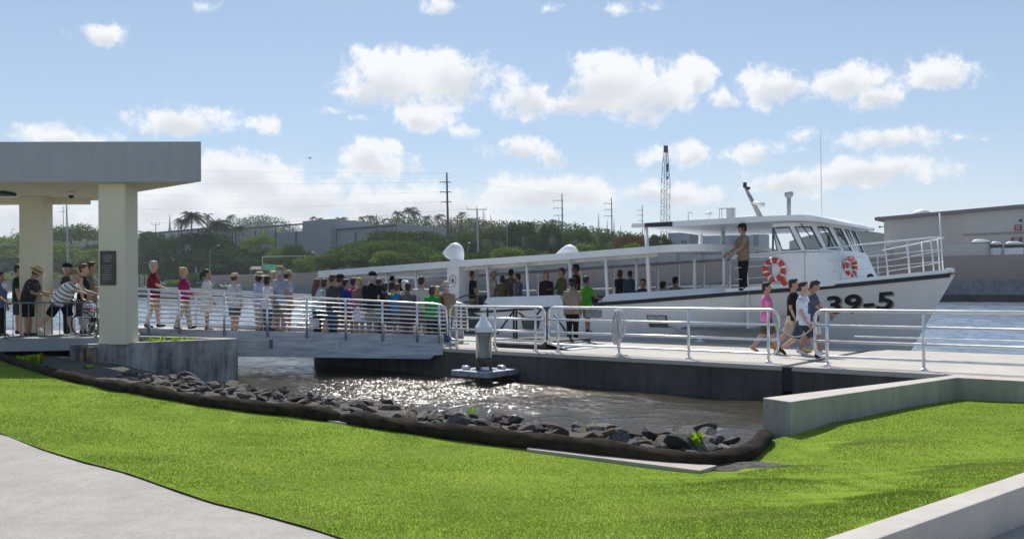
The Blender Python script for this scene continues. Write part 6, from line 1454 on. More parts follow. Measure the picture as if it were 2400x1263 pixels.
HL = ['low clipped shrub in the hedge row at the stern end of the canopy', 'leafy shrub beside the goal frame post', 'shrub in front of the grey block', 'hedge shrub below the spreading tree', 'hedge shrub under the left of the canopy roof', 'hedge shrub left of the cowl vent', 'hedge shrub right of the cowl vent', 'hedge shrub behind the stack casing', 'hedge shrub behind the long passenger canopy', 'hedge shrub near the second cowl vent', 'hedge shrub right of the second cowl vent', 'hedge shrub below the third transmission pole', 'hedge shrub under the red-flowering tree', 'small hedge shrub near the leaning roof post']
HX = [(725, 780, 600), (765, 815, 603), (690, 735, 606), (805, 880, 592), (870, 950, 585), (940, 1010, 590), (1010, 1080, 592), (1075, 1150, 588), (1150, 1230, 580), (1225, 1300, 585), (1330, 1400, 568), (1390, 1450, 570), (1440, 1500, 572), (1490, 1550, 574)]
for i, ((a, b_, y), lb) in enumerate(zip(HX, HL)): tree('shrub', lb, a, b_, y, 642, 171 + i % 3, 'bush', 'mid' if i % 2 else 'bright', i, 'hedge along the boundary wall', 0, 'shrub')
tree('shrub', 'dense green bush behind the ponytailed woman', 440, 482, 636, 676, 168, 'bush', 'mid', 1, 'hedge along the boundary wall', 0, 'shrub')
tree('shrub', 'small bush by the parked cars behind the man in maroon', 395, 432, 655, 678, 168, 'bush', 'bright', 2, 'hedge along the boundary wall', 0, 'shrub')
# wooded hills: masses of trees
def ridge(prof, n_, depth, name, label, fol, leaf, cnt, seed):
    """foliage mass whose skyline follows photo points"""
    rd = random.Random(seed); mb = MB(); lobes = []; hill = S(); rows = []
    for k in range(len(prof) * 6 - 5):
        x = prof[0][0] + (prof[-1][0] - prof[0][0]) * k / (len(prof) * 6 - 6); y = interp(x, prof); p = on_n(x, y, n_); r = (on_n(x + 1, y, n_) - on_n(x, y, n_)).length
        H = p.z - GZ; wd = 14 * r
        for lv in range(max(1, int(H / (8 * r)) + 1)):
            zc = p.z - (7 + lv * 13) * r * rd.uniform(.85, 1.1)
            if zc < GZ - 2: break
            lobes.append((p.x + rd.uniform(-4, 4) * r, p.y - depth * (1 - (zc - GZ) / max(H, .1)) * .6 + rd.uniform(-3, 3), zc, wd * rd.uniform(.7, 1.3), wd * .9, 8.5 * r * rd.uniform(.7, 1.25)))
        rows.append([p + Vector((0, -depth, 0)) - zz * (p.z - GZ + .5), p + Vector((0, -depth * .3, 0)) - zz * (H * .35 + 4 * r), p - zz * 9 * r, p + Vector((0, depth, 0)) - zz * (p.z - GZ)])
    me = leaf_mesh(name, lobes, int(cnt * 2.6), leaf * .58, seed); me.materials.append(FG[fol]); o = bpy.data.objects.new(name, me); COL.objects.link(o); tag(o, label, 'woodland', kind='stuff')
    hill.add([v for r_ in rows for v in r_], [(i * 4 + j, (i + 1) * 4 + j, (i + 1) * 4 + j + 1, i * 4 + j + 1) for i in range(len(rows) - 1) for j in range(3)])
    struct(hill.build('hill', mat('hill_scrub', (.055, .065, .025), .95, var=.35, scale=.08)))
ridge([(430, 548), (520, 528), (560, 513), (600, 506), (632, 507), (662, 520), (700, 532), (740, 536)], 560, 60, 'hillside_woods', 'wooded hill rising behind the grey block building', 'dark', 1.5, 11000, 1)
ridge([(780, 530), (830, 524), (880, 518), (920, 512), (960, 508), (1000, 522), (1040, 528), (1085, 520), (1130, 517), (1180, 520), (1230, 519), (1290, 520), (1340, 526), (1390, 533), (1450, 542), (1520, 551), (1600, 560)], 420, 50, 'hillside_woods', 'wooded ridge of mixed trees behind the boat canopy', 'mid', 1.25, 16000, 2)
ridge([(-200, 560), (60, 548), (110, 530), (220, 530), (320, 546), (440, 552), (520, 548), (600, 552), (760, 560)], 330, 40, 'hillside_woods', 'band of dark woods across the left of the far shore', 'dark', 1.1, 12000, 3)
ridge([(1030, 520), (1060, 512), (1090, 509), (1120, 513), (1150, 522)], 360, 30, 'hillside_scrub', 'dry olive-green knoll right of the tall transmission pole', 'olive', .9, 3500, 4)
# palms
def palm(label, xc, ytop, ybase, n_, nf, fl, seed, wind=.5):
    rd = random.Random(seed); top = on_n(xc, ytop, n_); base = Vector((top.x, top.y, min(GZ, on_n(xc, ybase, n_).z))); fl *= 1.35; nf = int(nf * 1.3); root = thing('palm_tree', label, 'palm', tuple(base), 'palms on the far shore')
    hub = top - zz * fl * .30; r = max(.10, fl * .045)
    mb = S(); mb.tube([base, base.lerp(hub, .5) + Vector((rd.uniform(-.3, .3), 0, 0)), hub], [r * 1.3, r, r * .9], 8); mb.build('trunk', WOODP, root)
    mb = MB()
    for k in range(nf):
        a = k * 2.4 + seed; e = rd.uniform(-.5, 1.1); d_ = Vector((math.cos(a), math.sin(a), 0)); L = fl * rd.uniform(.75, 1.1); pts = []
        for j in range(8):
            t_ = j / 7; pts.append(hub + d_ * L * t_ * math.cos(e * .8) + zz * (L * math.sin(e) * t_ - L * .62 * t_ * t_) + UD * wind * L * t_ * t_ * .5)
        for j in range(7):
            q0, q1 = pts[j], pts[j + 1]; tg = (q1 - q0).normalized(); sd = tg.cross(zz).normalized()
            for m_ in range(5):
                b0 = q0.lerp(q1, m_ / 5); b1 = q0.lerp(q1, m_ / 5 + .17); ll = L * .30 * (1 - .6 * abs((j + m_ / 5) / 7 - .4))
                for s_ in (-1, 1):
                    tip = b0 + sd * s_ * ll * .75 + tg * ll * .45 - zz * ll * rd.uniform(.3, .8); mb.add([b0, b1, tip], [(0, 1, 2)])
    mb.build('crown', FG['palm'], root)
PL_ = [('slim palm between the windblown palm and the spire', 425, 512, 660, 196, 24, 3.2), ('palm rising from the dark trees left of the wooded hill', 527, 522, 660, 205, 24, 3.4), ('palm in front of the left end of the grey building', 560, 528, 660, 215, 22, 3.0), ('palm crown seen just right of the near column', 338, 540, 660, 200, 22, 3.2), ('tall windblown palm right of the dark wooden pole', 449, 494, 660, 184, 34, 4.4), ('smaller palm leaning beside the windblown palm', 508, 514, 660, 190, 30, 4.2), ('distant palm head right of the windblown palm', 486, 500, 580, 260, 16, 3.0), ('distant palm above the left end of the wooded hill', 540, 503, 570, 330, 16, 3.2),
 ('little palm peeking over the tall grey block, left one', 733, 506, 560, 330, 14, 2.4), ('little palm peeking over the tall grey block, right one', 750, 509, 560, 330, 14, 2.2), ('palm just right of the tall grey block', 797, 507, 560, 300, 18, 3.6), ('palm third from the tall grey block', 826, 514, 560, 300, 16, 2.8), ('palm above the low grey wing', 848, 506, 560, 310, 16, 2.6), ('palm left of the white radome', 868, 503, 560, 310, 16, 2.8), ('palm beside the dark pole above the radome', 931, 494, 560, 320, 18, 3.0), ('taller palm of the ridge-top pair', 958, 485, 560, 330, 20, 3.8), ('shorter palm of the ridge-top pair', 971, 493, 560, 330, 20, 3.4), ('palm left of the tall transmission pole', 999, 503, 560, 330, 16, 3.2), ('palm hard by the tall transmission pole', 1027, 502, 560, 330, 16, 3.4), ('palm on the dry knoll', 1081, 496, 530, 370, 16, 2.8), ('palm at the crest behind the canopy', 1296, 513, 560, 420, 14, 3.2)]
for i, a in enumerate(PL_): palm(*a, seed=i + 1)
def pine(label, xc, ytop, ybase, n_, w_px, seed):
    rd = random.Random(seed); top = on_n(xc, ytop, n_); b_ = on_n(xc, ybase, n_); r = (on_n(xc + w_px / 2, ytop, n_) - top).length; root = thing('norfolk_pine', label, 'pine', (top.x, top.y, b_.z), 'tiered pines on the ridge')
    mb = S(); mb.tube([Vector((top.x, top.y, b_.z)), top], [.3, .08], 6); mb.build('trunk', WOODP, root)
    mb = MB(); nt = 13
    for k in range(nt):
        f = k / nt; z = b_.z + (top.z - b_.z) * (.12 + .86 * f); rr = r * (1 - f * .85)
        for j in range(9):
            a = j * .7 + k; d_ = Vector((math.cos(a), math.sin(a), .12)); s_ = Vector((-d_.y, d_.x, 0)) * rr * .16; c = Vector((top.x, top.y, z))
            mb.add([c, c + d_ * rr * .6 + s_, c + d_ * rr, c + d_ * rr * .6 - s_ - zz * .1], [(0, 1, 2, 3)])
    mb.build('crown', FG['dark'], root)
for i, a in enumerate([('pine right of the crossarm pole', 1134, 486, 540, 380, 20), ('tiny pine right of the crossarm pole', 1150, 500, 540, 400, 9), ('tall tiered pine left of the third transmission pole', 1403, 500, 560, 360, 14), ('slim pine close to the third transmission pole', 1423, 516, 560, 380, 10), ('slim pine right of the third transmission pole', 1439, 512, 560, 380, 9), ('little pine above the red-flowering tree', 1455, 528, 565, 400, 8), ('pale pine behind the second transmission pole', 1310, 508, 545, 380, 12)]): pine(*a, seed=i)

# ------------------------------------------------------------------ buildings over there
GB = concrete('block_grey', (.30, .31, .335), (.25, .26, .29), .5, .4, .6); GBD = mat('block_dark', (.06, .065, .075), .8)
def blk(mb, x0, x1, ytop, n_, dep, zb=GZ):
    a, b_ = on_n(x0, ytop, n_), on_n(x1, ytop, n_); zt_ = (a.z + b_.z) / 2; mb.prism([a.to_2d(), b_.to_2d(), (b_ + ND * dep).to_2d(), (a + ND * dep).to_2d()], zb, zt_); return a, b_, zt_
gb = thing('block_building', 'big windowless grey block building with a taller centre block behind the trees', 'building', tuple(on_n(740, 640, 236)) [:2] + (GZ,))
mb = MB(); blk(mb, 540, 925, 541, 236, 30); mb.build('wing', GB, gb)
mb = MB(); blk(mb, 709, 776, 516, 233, 22); mb.build('centre_block', GB, gb)
mb = MB(); blk(mb, 899, 931, 523, 240, 12); mb.build('roof_house', GB, gb)
mb = MB(); a, b_ = on_n(538, 538, 235.5), on_n(708, 538, 235.5); mb.prism([a.to_2d(), b_.to_2d(), (b_ + ND).to_2d(), (a + ND).to_2d()], a.z - .5, a.z + .1); a, b_ = on_n(777, 538, 235.5), on_n(926, 538, 235.5); mb.prism([a.to_2d(), b_.to_2d(), (b_ + ND).to_2d(), (a + ND).to_2d()], a.z - .5, a.z + .1); mb.build('parapet', GBD, gb)
for x in (544, 552, 598, 645, 693, 787, 833, 879):
    mb = MB(); a, b_ = on_n(x - 1.3, 541, 235.7), on_n(x + 1.3, 541, 235.7); mb.prism([a.to_2d(), b_.to_2d(), (b_ + ND * .3).to_2d(), (a + ND * .3).to_2d()], GZ, a.z - .5); mb.build('pilaster', GBD, gb)
mb = S(); c0 = on_n(906, 523, 245); mb.ell(c0, (1.15, 1.15, 1.0), 14, 8); tag(mb.build('radome', PAINT), 'small white radome ball beside the roof house of the grey building', 'radome')
fb = thing('hall', 'pale distant hall with dark flat roof left of the palms', 'building', tuple(on_n(420, 600, 290))[:2] + (GZ,))
mb = MB(); blk(mb, 362, 482, 543, 290, 20); mb.build('wall', mat('hall_wall', (.30, .33, .38), .8), fb)
mb = MB(); blk(mb, 358, 486, 539, 289, 22, on_n(400, 543, 289).z); mb.build('roof', GBD, fb)
for x in (382, 402): 
    mb = MB(); blk(mb, x - 5, x + 5, 549, 289.8, .15, on_n(400, 560, 289.8).z); mb.build('window', GBD, fb)
mb = S(); c0 = on_n(398, 537, 300); h_ = on_n(398, 500, 300).z - c0.z; mb.smooth = False; mb.lathe(c0 - zz * 8, [(1.1, 0), (1.1, 8), (.85, 8.3), (.03, 8 + h_), (.001, 8 + h_)], 8); tag(mb.build('spire', mat('spire_white', (.60, .58, .56), .6)), 'slender pale church spire above the distant hall', 'spire')
# warehouse on the right
wh_ = thing('warehouse', 'large beige warehouse with low-pitched roof at the right edge', 'building', tuple(on_n(2240, 600, 178))[:2] + (GZ,))
WHM = mat('warehouse_siding', (.54, .49, .45), .8, var=.05, scale=.2, stretch=(1, 1, .1)); 
n_w = 178; a = on_n(2072, 512, n_w); ridge_p = on_n(2392, 484, n_w); s0_, sR_ = s_of(a), s_of(ridge_p); s1_ = 2 * sR_ - s0_
zE, zR_ = a.z, ridge_p.z
mb = MB(); vs = [sn(s0_, n_w, GZ), sn(s1_, n_w, GZ), sn(s1_, n_w, zE), sn(sR_, n_w, zR_), sn(s0_, n_w, zE)]; vs += [v + ND * 60 for v in vs]
mb.add(vs, [(0, 1, 2, 3, 4), (9, 8, 7, 6, 5), (0, 4, 9, 5), (1, 6, 7, 2), (0, 5, 6, 1), (4, 3, 8, 9), (3, 2, 7, 8)]); mb.build('wall', WHM, wh_)
RF = mat('warehouse_roof', (.22, .17, .16), .7, var=.1); sOv = s_of(on_n(2050, 516, n_w - 1.2))
slope = (zR_ - zE) / (sR_ - s0_)
for sg, nm in ((1, 'roof'), (-1, 'roof')):
    mb = MB(); eo = sR_ - sg * (sR_ - sOv); ze = zR_ - slope * (sR_ - sOv)
    vs = [sn(eo, n_w - 1.2, ze - .35), sn(sR_, n_w - 1.2, zR_ - .35), sn(sR_, n_w + 61, zR_ - .35), sn(eo, n_w + 61, ze - .35)]; mb.hexa(vs + [v + zz * .62 for v in vs]); mb.build(nm, RF, wh_)
for x in (1.0, ):
    mb = MB(); sA = s_of(on_n(2257, 560, n_w - .1)); mb.prism([sn(sA, n_w - .08).to_2d(), sn(s1_ - 4, n_w - .08).to_2d(), sn(s1_ - 4, n_w + .05).to_2d(), sn(sA, n_w + .05).to_2d()], on_n(2300, 552, n_w).z, on_n(2300, 546, n_w).z); mb.build('panel_band', mat('warehouse_band', (.34, .31, .27), .8), wh_)
SGM = mat('sign_red', (.28, .05, .05), .5); SGW = mat('sign_white', (.70, .68, .66), .5)
for x0, x1, y0, y1 in ((2377, 2395, 527, 540), (2370, 2396, 556, 568)):
    a, b_ = on_n(x0, y0, n_w - .12), on_n(x1, y1, n_w - .12); mb = MB(); mb.prism([a.to_2d(), b_.to_2d(), (b_ + ND * .1).to_2d(), (a + ND * .1).to_2d()], b_.z, a.z); sg = mb.build('sign', SGM, wh_)
    mb = MB()
    for k in range(3):
        z_ = a.z + (b_.z - a.z) * (.25 + .25 * k); u0, u1 = a.lerp(b_, .2 + .05 * k), a.lerp(b_, .8 - .06 * k); mb.prism([(u0 - ND * .03).to_2d(), (u1 - ND * .03).to_2d(), (u1 - ND * .005).to_2d(), (u0 - ND * .005).to_2d()], z_ - .05, z_ + .05)
    mb.build('lettering', SGW, sg)
mb = S(); c0 = on_n(2160, 503, n_w + 14); mb.smooth = True; mb.ell(c0, (1.8, 1.8, 1.15), 16, 8); mb.build('roof_ventilator', PAINT, wh_)
mb = S(); c0 = on_n(2392, 517, n_w - .3); mb.ell(c0, (.3, .3, .25), 8, 6); mb.build('wall_lamp', GBD, wh_)
mb = S(); c0 = on_n(2060, 512, n_w - .8); mb.ell(c0, (.28, .28, .4), 8, 6); c1 = on_n(2062, 532, n_w - .8); mb.tube([c1, on_n(2073, 531, n_w - .2)], .08, 6); mb.ell(c1, (.25, .25, .2), 8, 6); mb.build('wall_lamp', GBD, wh_)
cb = MB(); a, b_ = on_n(2214, 573, NS + 7), on_n(2312, 570, NS + 7); cb.prism([a.to_2d(), b_.to_2d(), (b_ + ND * 3).to_2d(), (a + ND * 3).to_2d()], GZ, a.z); tag(cb.build('shed', mat('shed_pale', (.50, .50, .47), .8)), 'low pale flat-topped shed in front of the warehouse', 'shed')
for i, (x0, x1, y) in enumerate(((2278, 2321, 567), (2323, 2347, 572), (2356, 2400, 572))):
    vn = thing('parked_van', ('white-roofed van left of three behind the wall', 'white-roofed van in the middle of three behind the wall', 'white-roofed van at the right edge behind the wall')[i], 'van', tuple(on_n((x0 + x1) / 2, 640, NS + 10.5))[:2] + (GZ,), 'vans behind the boundary wall')
    a, b_ = on_n(x0, y, NS + 11), on_n(x1, y, NS + 11); ztop = a.z + .45; mb = S(); k = 10; rs = []
    for j in range(k + 1):
        f = j / k; c_ = a.lerp(b_, f); hh = .45 * (1 - abs(2 * f - 1) ** 3.0); rs.append([c_ - ND * .9 + zz * -.15, c_ - ND * .7 + zz * hh, c_ + ND * .7 + zz * hh, c_ + ND * .9 + zz * -.15])
    mb.rings(rs); mb.build('roof', PAINT, vn)
    mb = MB(); mb.prism([(a - ND * .88).to_2d(), (b_ - ND * .88).to_2d(), (b_ + ND * .88).to_2d(), (a + ND * .88).to_2d()], a.z - .75, a.z - .13); mb.build('window', GBD, vn)
    mb = MB(); mb.prism([(a - ND * .9).to_2d(), (b_ - ND * .9).to_2d(), (b_ + ND * .9).to_2d(), (a + ND * .9).to_2d()], GZ + .4, a.z - .75); mb.build('body', PAINT, vn)
ar = thing('hangar', 'pale green-grey hangar with curved roof between pilothouse and warehouse', 'building', tuple(on_n(2030, 600, 230))[:2] + (GZ,))
a, b_ = on_n(1850, 566, 230), on_n(2110, 566, 230); k = 16; rs = []
zt_ = on_n(1985, 540, 230).z
for j in range(k + 1):
    f = j / k; c_ = a.lerp(b_, f); zz_ = a.z + (zt_ - a.z) * (1 - (2 * f - 1) ** 2); rs.append([Vector((c_.x, c_.y, GZ)), Vector((c_.x, c_.y, zz_)), Vector((c_.x, c_.y, zz_)) + ND * 30, Vector((c_.x, c_.y, GZ)) + ND * 30])
mb = MB(); mb.rings(rs); mb.build('shell', mat('hangar_green', (.36, .40, .36), .7, var=.06, scale=.3), ar)
mb = S(); c0 = on_n(2031, 540, 229); mb.tube([c0 - zz * .4, c0 + zz * .5], .35, 8); mb.ell(c0 + zz * .8, (.5, .5, .4), 8, 6); mb.build('roof_ventilator', GBD, ar)
mb = MB(); blk(mb, 2020, 2075, 578, NS + 9, 6); tag(mb.build('shed', mat('shed_pale', 0)), 'small pale shed seen through the bow rails', 'shed')
# pale cabins behind the pilothouse
cbn = thing('site_cabin', 'pale grey flat-roofed cabin block with a grey panel seen under the upper roof', 'building', tuple(on_n(1630, 600, 190))[:2] + (GZ,))
CABM = mat('cabin_pale', (.42, .44, .50), .7, var=.05)
mb = MB(); blk(mb, 1566, 1700, 545, 190, 8); mb.build('wall', CABM, cbn)
mb = MB(); blk(mb, 1564, 1702, 543, 189.7, 8.4, on_n(1630, 546, 190).z); mb.build('roof', mat('cabin_roof', (.55, .56, .6), .6), cbn)
mb = MB(); blk(mb, 1615, 1640, 548, 189.9, .2); mb.build('panel', GB, cbn)
mb = MB(); blk(mb, 1596, 1610, 563, 189.9, .2, on_n(1600, 573, 190).z); mb.build('window', mat('cabin_window', (.20, .22, .25), .4), cbn)
cb2 = thing('site_cabin', 'second pale cabin block with dark end behind the crewman', 'building', tuple(on_n(1735, 600, 194))[:2] + (GZ,))
mb = MB(); blk(mb, 1702, 1772, 548, 194, 8); mb.build('wall', CABM, cb2)
for x0, x1, y0, y1 in ((1708, 1716, 556, 577), (1722, 1738, 560, 576), (1766, 1777, 548, 590)):
    mb = MB(); blk(mb, x0, x1, y0, 193.8, .3, on_n(x0, y1, 194).z); mb.build('opening', GB, cb2)
tk = thing('water_tank', 'white cylindrical roof tank with a steel frame above the pilothouse roof', 'tank', tuple(on_n(1710, 520, 200)))
mb = S(); mb.smooth = False; c0 = on_n(1712, 548, 200); mb.lathe(c0, [(1.0, 0), (1.0, on_n(1712, 489, 200).z - c0.z), (.001, on_n(1712, 489, 200).z - c0.z)], 16); mb.build('drum', PAINTD, tk)
for x in (1686, 1692, 1723):
    mb = MB(); a = on_n(x, 548, 199.4); mb.box((a.x, a.y, (a.z + on_n(x, 488, 199.4).z) / 2), (.10, .10, on_n(x, 488, 199.4).z - a.z)); mb.build('leg', GBD, tk)
mb = S(); mb.tube([on_n(1685, 489, 199.4), on_n(1723, 488, 199.4)], .09, 6); mb.build('frame', GBD, tk)

# ------------------------------------------------------------------ poles, crane, lamps, wires
def pole(name, label, cat, x0, y0, x1, y1, n_, r0, r1, m_, arms=(), group=None, ins=None):
    a, b_ = on_n(x1, y1, n_), on_n(x0, y0, n_); base = Vector((a.x, a.y, min(a.z, GZ))); root = thing(name, label, cat, tuple(base), group)
    mb = S(); mb.tube([base, b_], [r0, r1], 8); mb.build('pole', m_, root)
    for xa, xb, y in arms:
        mb = S(); c0, c1 = on_n(xa, y + (2 if xb > x0 + 3 and xa < x0 - 3 else 0) * 0, n_), on_n(xb, y, n_); mb.tube([c0, c1], r1 * .55, 6); arm = mb.build('crossarm', m_, root)
        mb = S()
        for f in (0, .5, 1): q = c0.lerp(c1, f); mb.tube([q, q + zz * (.9 if ins == 'up' else -.7)], .07, 5)
        mb.build('insulators', m_, arm)
    return root
SPG = 'steel transmission poles'
pole('transmission_pole', 'tall dark tapered transmission pole left of the boat canopy', 'utility pole', 1047, 405, 1053, 600, 250, .62, .34, POLED, ((1031, 1056, 427), (1032, 1056, 450), (1034, 1057, 473)), SPG)
pole('transmission_pole', 'second dark transmission pole with arms to its left', 'utility pole', 1317, 454, 1320, 600, 300, .42, .22, POLED, ((1297, 1319, 470), (1297, 1319, 488), (1298, 1320, 505)), SPG)
pole('transmission_pole', 'third, thinner transmission pole with arms to its left', 'utility pole', 1433, 464, 1436, 600, 340, .38, .2, POLED, ((1417, 1435, 477), (1417, 1435, 491), (1417, 1436, 506)), SPG)
pole('transmission_pole', 'farthest thin transmission pole left of the crane boom', 'utility pole', 1505, 481, 1507, 600, 390, .32, .18, POLED, ((1494, 1507, 492), (1494, 1507, 504), (1496, 1507, 517)), SPG)
pole('crossarm_pole', 'grey concrete pole with a wide crossarm of insulators', 'utility pole', 1118, 489, 1122, 612, 178, .32, .22, POLEG, ((1095, 1140, 491),), None, 'up')
pole('light_pole', 'thick grey light pole between the shelter columns', 'light pole', 156, 475, 160, 660, 150, .42, .30, POLEG)
WPG = 'wooden utility poles on the far shore'
pole('utility_pole', 'wooden pole with forked top left of the grey light pole', 'utility pole', 148, 484, 150, 660, 185, .16, .13, WOODP, ((140, 152, 497),), WPG, 'up')
pole('utility_pole', 'short dark pole at the right edge of the near column', 'utility pole', 326, 562, 327, 660, 170, .17, .14, WOODP, (), WPG)
pole('utility_pole', 'wooden pole with small crossarm below the distant spire', 'utility pole', 365, 526, 365, 660, 172, .17, .13, WOODP, ((356, 374, 527),), WPG, 'up')
pole('utility_pole', 'dark wooden pole immediately left of the windblown palm', 'utility pole', 417, 511, 419, 660, 172, .19, .15, WOODP, (), WPG)
pole('utility_pole', 'dark pole in front of the grey block building', 'utility pole', 646, 517, 647, 640, 182, .15, .11, WOODP, (), WPG)
pole('utility_pole', 'crossarm pole left of the white radome', 'utility pole', 882, 502, 884, 600, 205, .15, .11, WOODP, ((873, 895, 512),), WPG, 'up')
pole('utility_pole', 'dark pole at the right end of the grey building', 'utility pole', 929, 515, 930, 600, 195, .17, .13, WOODP, (), WPG)
pole('utility_pole', 'thin pole with lamp left of the rear shelter column', 'utility pole', 28, 536, 29, 600, 200, .14, .11, WOODP, ((28, 34, 536),), WPG)
pole('utility_pole', 'thin green pole in front of the dark tree', 'utility pole', 1188, 524, 1190, 600, 186, .09, .07, POLEG, ((1186, 1196, 526),), WPG)
def lamp(label, x, yt, yb, x2, y2, n_):
    a, b_, c_ = on_n(x, yb, n_), on_n(x, yt, n_), on_n(x2, y2, n_); root = thing('street_lamp', label, 'street lamp', (a.x, a.y, GZ), 'street lamps on the far shore')
    mb = S(); mb.tube([Vector((a.x, a.y, GZ)), b_, b_.lerp(c_, .6) + zz * .25, c_], [.10, .08, .05, .05], 6); mb.build('pole', POLEG, root); mb = S(); mb.ell(c_, (.45, .3, .14), 8, 6); mb.build('lamp_head', SGW, root)
lamp('street lamp whose arm reaches right in front of the umbrella tree', 492, 588, 660, 512, 575, 172)
lamp('pale street lamp in front of the tall grey block', 748, 604, 640, 732, 590, 170)
lamp('street lamp arm right of the tall grey block', 790, 604, 640, 803, 586, 172)
lamp('street lamp right of the cowl vent', 1096, 585, 620, 1100, 569, 172)
lamp('tall lamp post left of the white dome antenna', 1613, 497, 560, 1620, 499, 205)
gf = thing('goal_frame', 'cream steel gantry frame standing behind the wall', 'frame', tuple(on_n(666, 650, 180))[:2] + (GZ,))
for x in (615, 714.5):
    mb = S(); a = on_n(x, 601, 180); mb.tube([Vector((a.x, a.y, GZ)), a], .14, 6); mb.build('post', mat('cream_steel', (.50, .45, .32), .6), gf)
mb = S(); mb.tube([on_n(614, 602, 180), on_n(716, 600, 180)], .15, 6); mb.build('crossbar', mat('cream_steel', 0), gf)
cp_ = thing('canopy_tent', 'green fabric canopy with brown lean-to roof behind the straw-hatted woman', 'canopy', tuple(on_n(625, 650, 172))[:2] + (GZ,))
a, b_ = on_n(607, 632, 172), on_n(652, 634, 172); t0, t1 = on_n(615, 619, 173.5), on_n(650, 622, 173.5)
mb = MB(); mb.add([a, b_, t1, t0, a + ND * 4, b_ + ND * 4, t1 + ND * 1, t0 + ND * 1], [(0, 1, 2, 3), (3, 2, 6, 7), (7, 6, 5, 4), (0, 3, 7, 4), (1, 5, 6, 2)]); mb.build('cover', mat('canopy_green', (.02, .22, .10), .7, var=.2, scale=1), cp_)
a, b_ = on_n(585, 631, 171), on_n(612, 631, 171); t0, t1 = on_n(590, 624, 172.5), on_n(612, 624, 172.5)
mb = MB(); mb.add([a, b_, t1, t0, a - zz * .15, b_ - zz * .15], [(0, 1, 2, 3), (4, 5, 1, 0)]); mb.build('lean_to', mat('lean_brown', (.26, .21, .18), .8), cp_)
for x in (588, 610, 650): 
    mb = S(); a = on_n(x, 632, 172.2); mb.tube([Vector((a.x, a.y, GZ)), a], .09, 6); mb.build('post', POLEG, cp_)
# crane boom
cr_ = thing('crane', 'tall lattice crane boom with dark head left of the pilothouse', 'crane', tuple(on_n(1559, 600, 240))[:2] + (GZ,))
base, top = on_n(1558, 575, 240), on_n(1560.5, 350, 240); base.z = GZ
Wd = (on_n(1566, 500, 240) - on_n(1552.5, 500, 240)).length / 2
CRM = mat('crane_grey', (.16, .17, .21), .6, .2)
def bw(f): return Wd * (1 if f < .75 else 1 - .55 * (f - .75) / .25)
mb = S()
for sx_ in (-1, 1):
    for sy_ in (-1, 1): mb.tube([base + (UD * sx_ + ND * sy_) * bw(0), base.lerp(top, .75) + (UD * sx_ + ND * sy_) * bw(.75), top + (UD * sx_ + ND * sy_) * bw(1)], .085, 5)
mb.build('chords', CRM, cr_)
mb = S(); nb = 26
for k in range(nb):
    f0, f1 = k / nb, (k + 1) / nb; c0, c1 = base.lerp(top, f0), base.lerp(top, f1); sg = 1 if k % 2 else -1
    for d1, d2 in ((UD, ND), (UD, -ND), (ND, UD), (ND, -UD)): mb.tube([c0 + d1 * sg * bw(f0) + d2 * bw(f0), c1 - d1 * sg * bw(f1) + d2 * bw(f1)], .05, 4)
    if k % 3 == 0: mb.tube([c0 - UD * bw(f0) - ND * bw(f0), c0 + UD * bw(f0) - ND * bw(f0)], .06, 4)
mb.build('lacing', CRM, cr_)
for nm_, c_, d_ in (('head_sheave', top + zz * .1, (1.0, 1.0, 2.0)), ('hoist_block', on_n(1564, 394, 239.5), (.55, .6, 2.4)), ('hook', on_n(1564, 417, 239.5), (.5, .6, .8))):
    mb = MB(); mb.box(c_, d_, ax=ax); mb.build(nm_, POLED, cr_)
mb = S(); mb.tube([top - ND * 1 + UD * .8, on_n(1566, 418, 238.5)], .04, 4); mb.build('hoist_cable', POLED, cr_)
# overhead wires
WIREM = mat('wire_dark', (.06, .06, .07), .6)
def wire(label, x0, y0, x1, y1, n_, sag=.6, r=.022):
    a, b_ = on_n(x0, y0, n_), on_n(x1, y1, n_); mb = S(); mb.tube([a.lerp(b_, k / 10) - zz * sag * (1 - (k / 5 - 1) ** 2) for k in range(11)], r, 4); tag(mb.build('overhead_wire', WIREM), label, 'wire', 'overhead wires')
wire('highest wire running left from the tall transmission pole', -60, 372, 1047, 406, 251, 3)
wire('upper arm wire running left from the tall transmission pole', -60, 412, 1032, 427, 250, 3)
wire('middle arm wire running left from the tall transmission pole', -60, 445, 1033, 450, 250, 3)
wire('lower arm wire running left from the tall transmission pole', -60, 480, 1035, 473, 250, 3)
wire('wire from the crossarm pole to the left over the palms', 300, 520, 1095, 489, 178, 2)
wire('wire between the tall and second transmission poles', 1047, 406, 1317, 455, 275, 1.5)
wire('wire slung through the trees behind the queue', 320, 590, 700, 597, 172, .8)
wire('lower wire slung behind the queue', 320, 600, 700, 606, 172, .8, .03)
wire('low wire across the gap between the shelter columns', -30, 606, 330, 596, 172, 1)
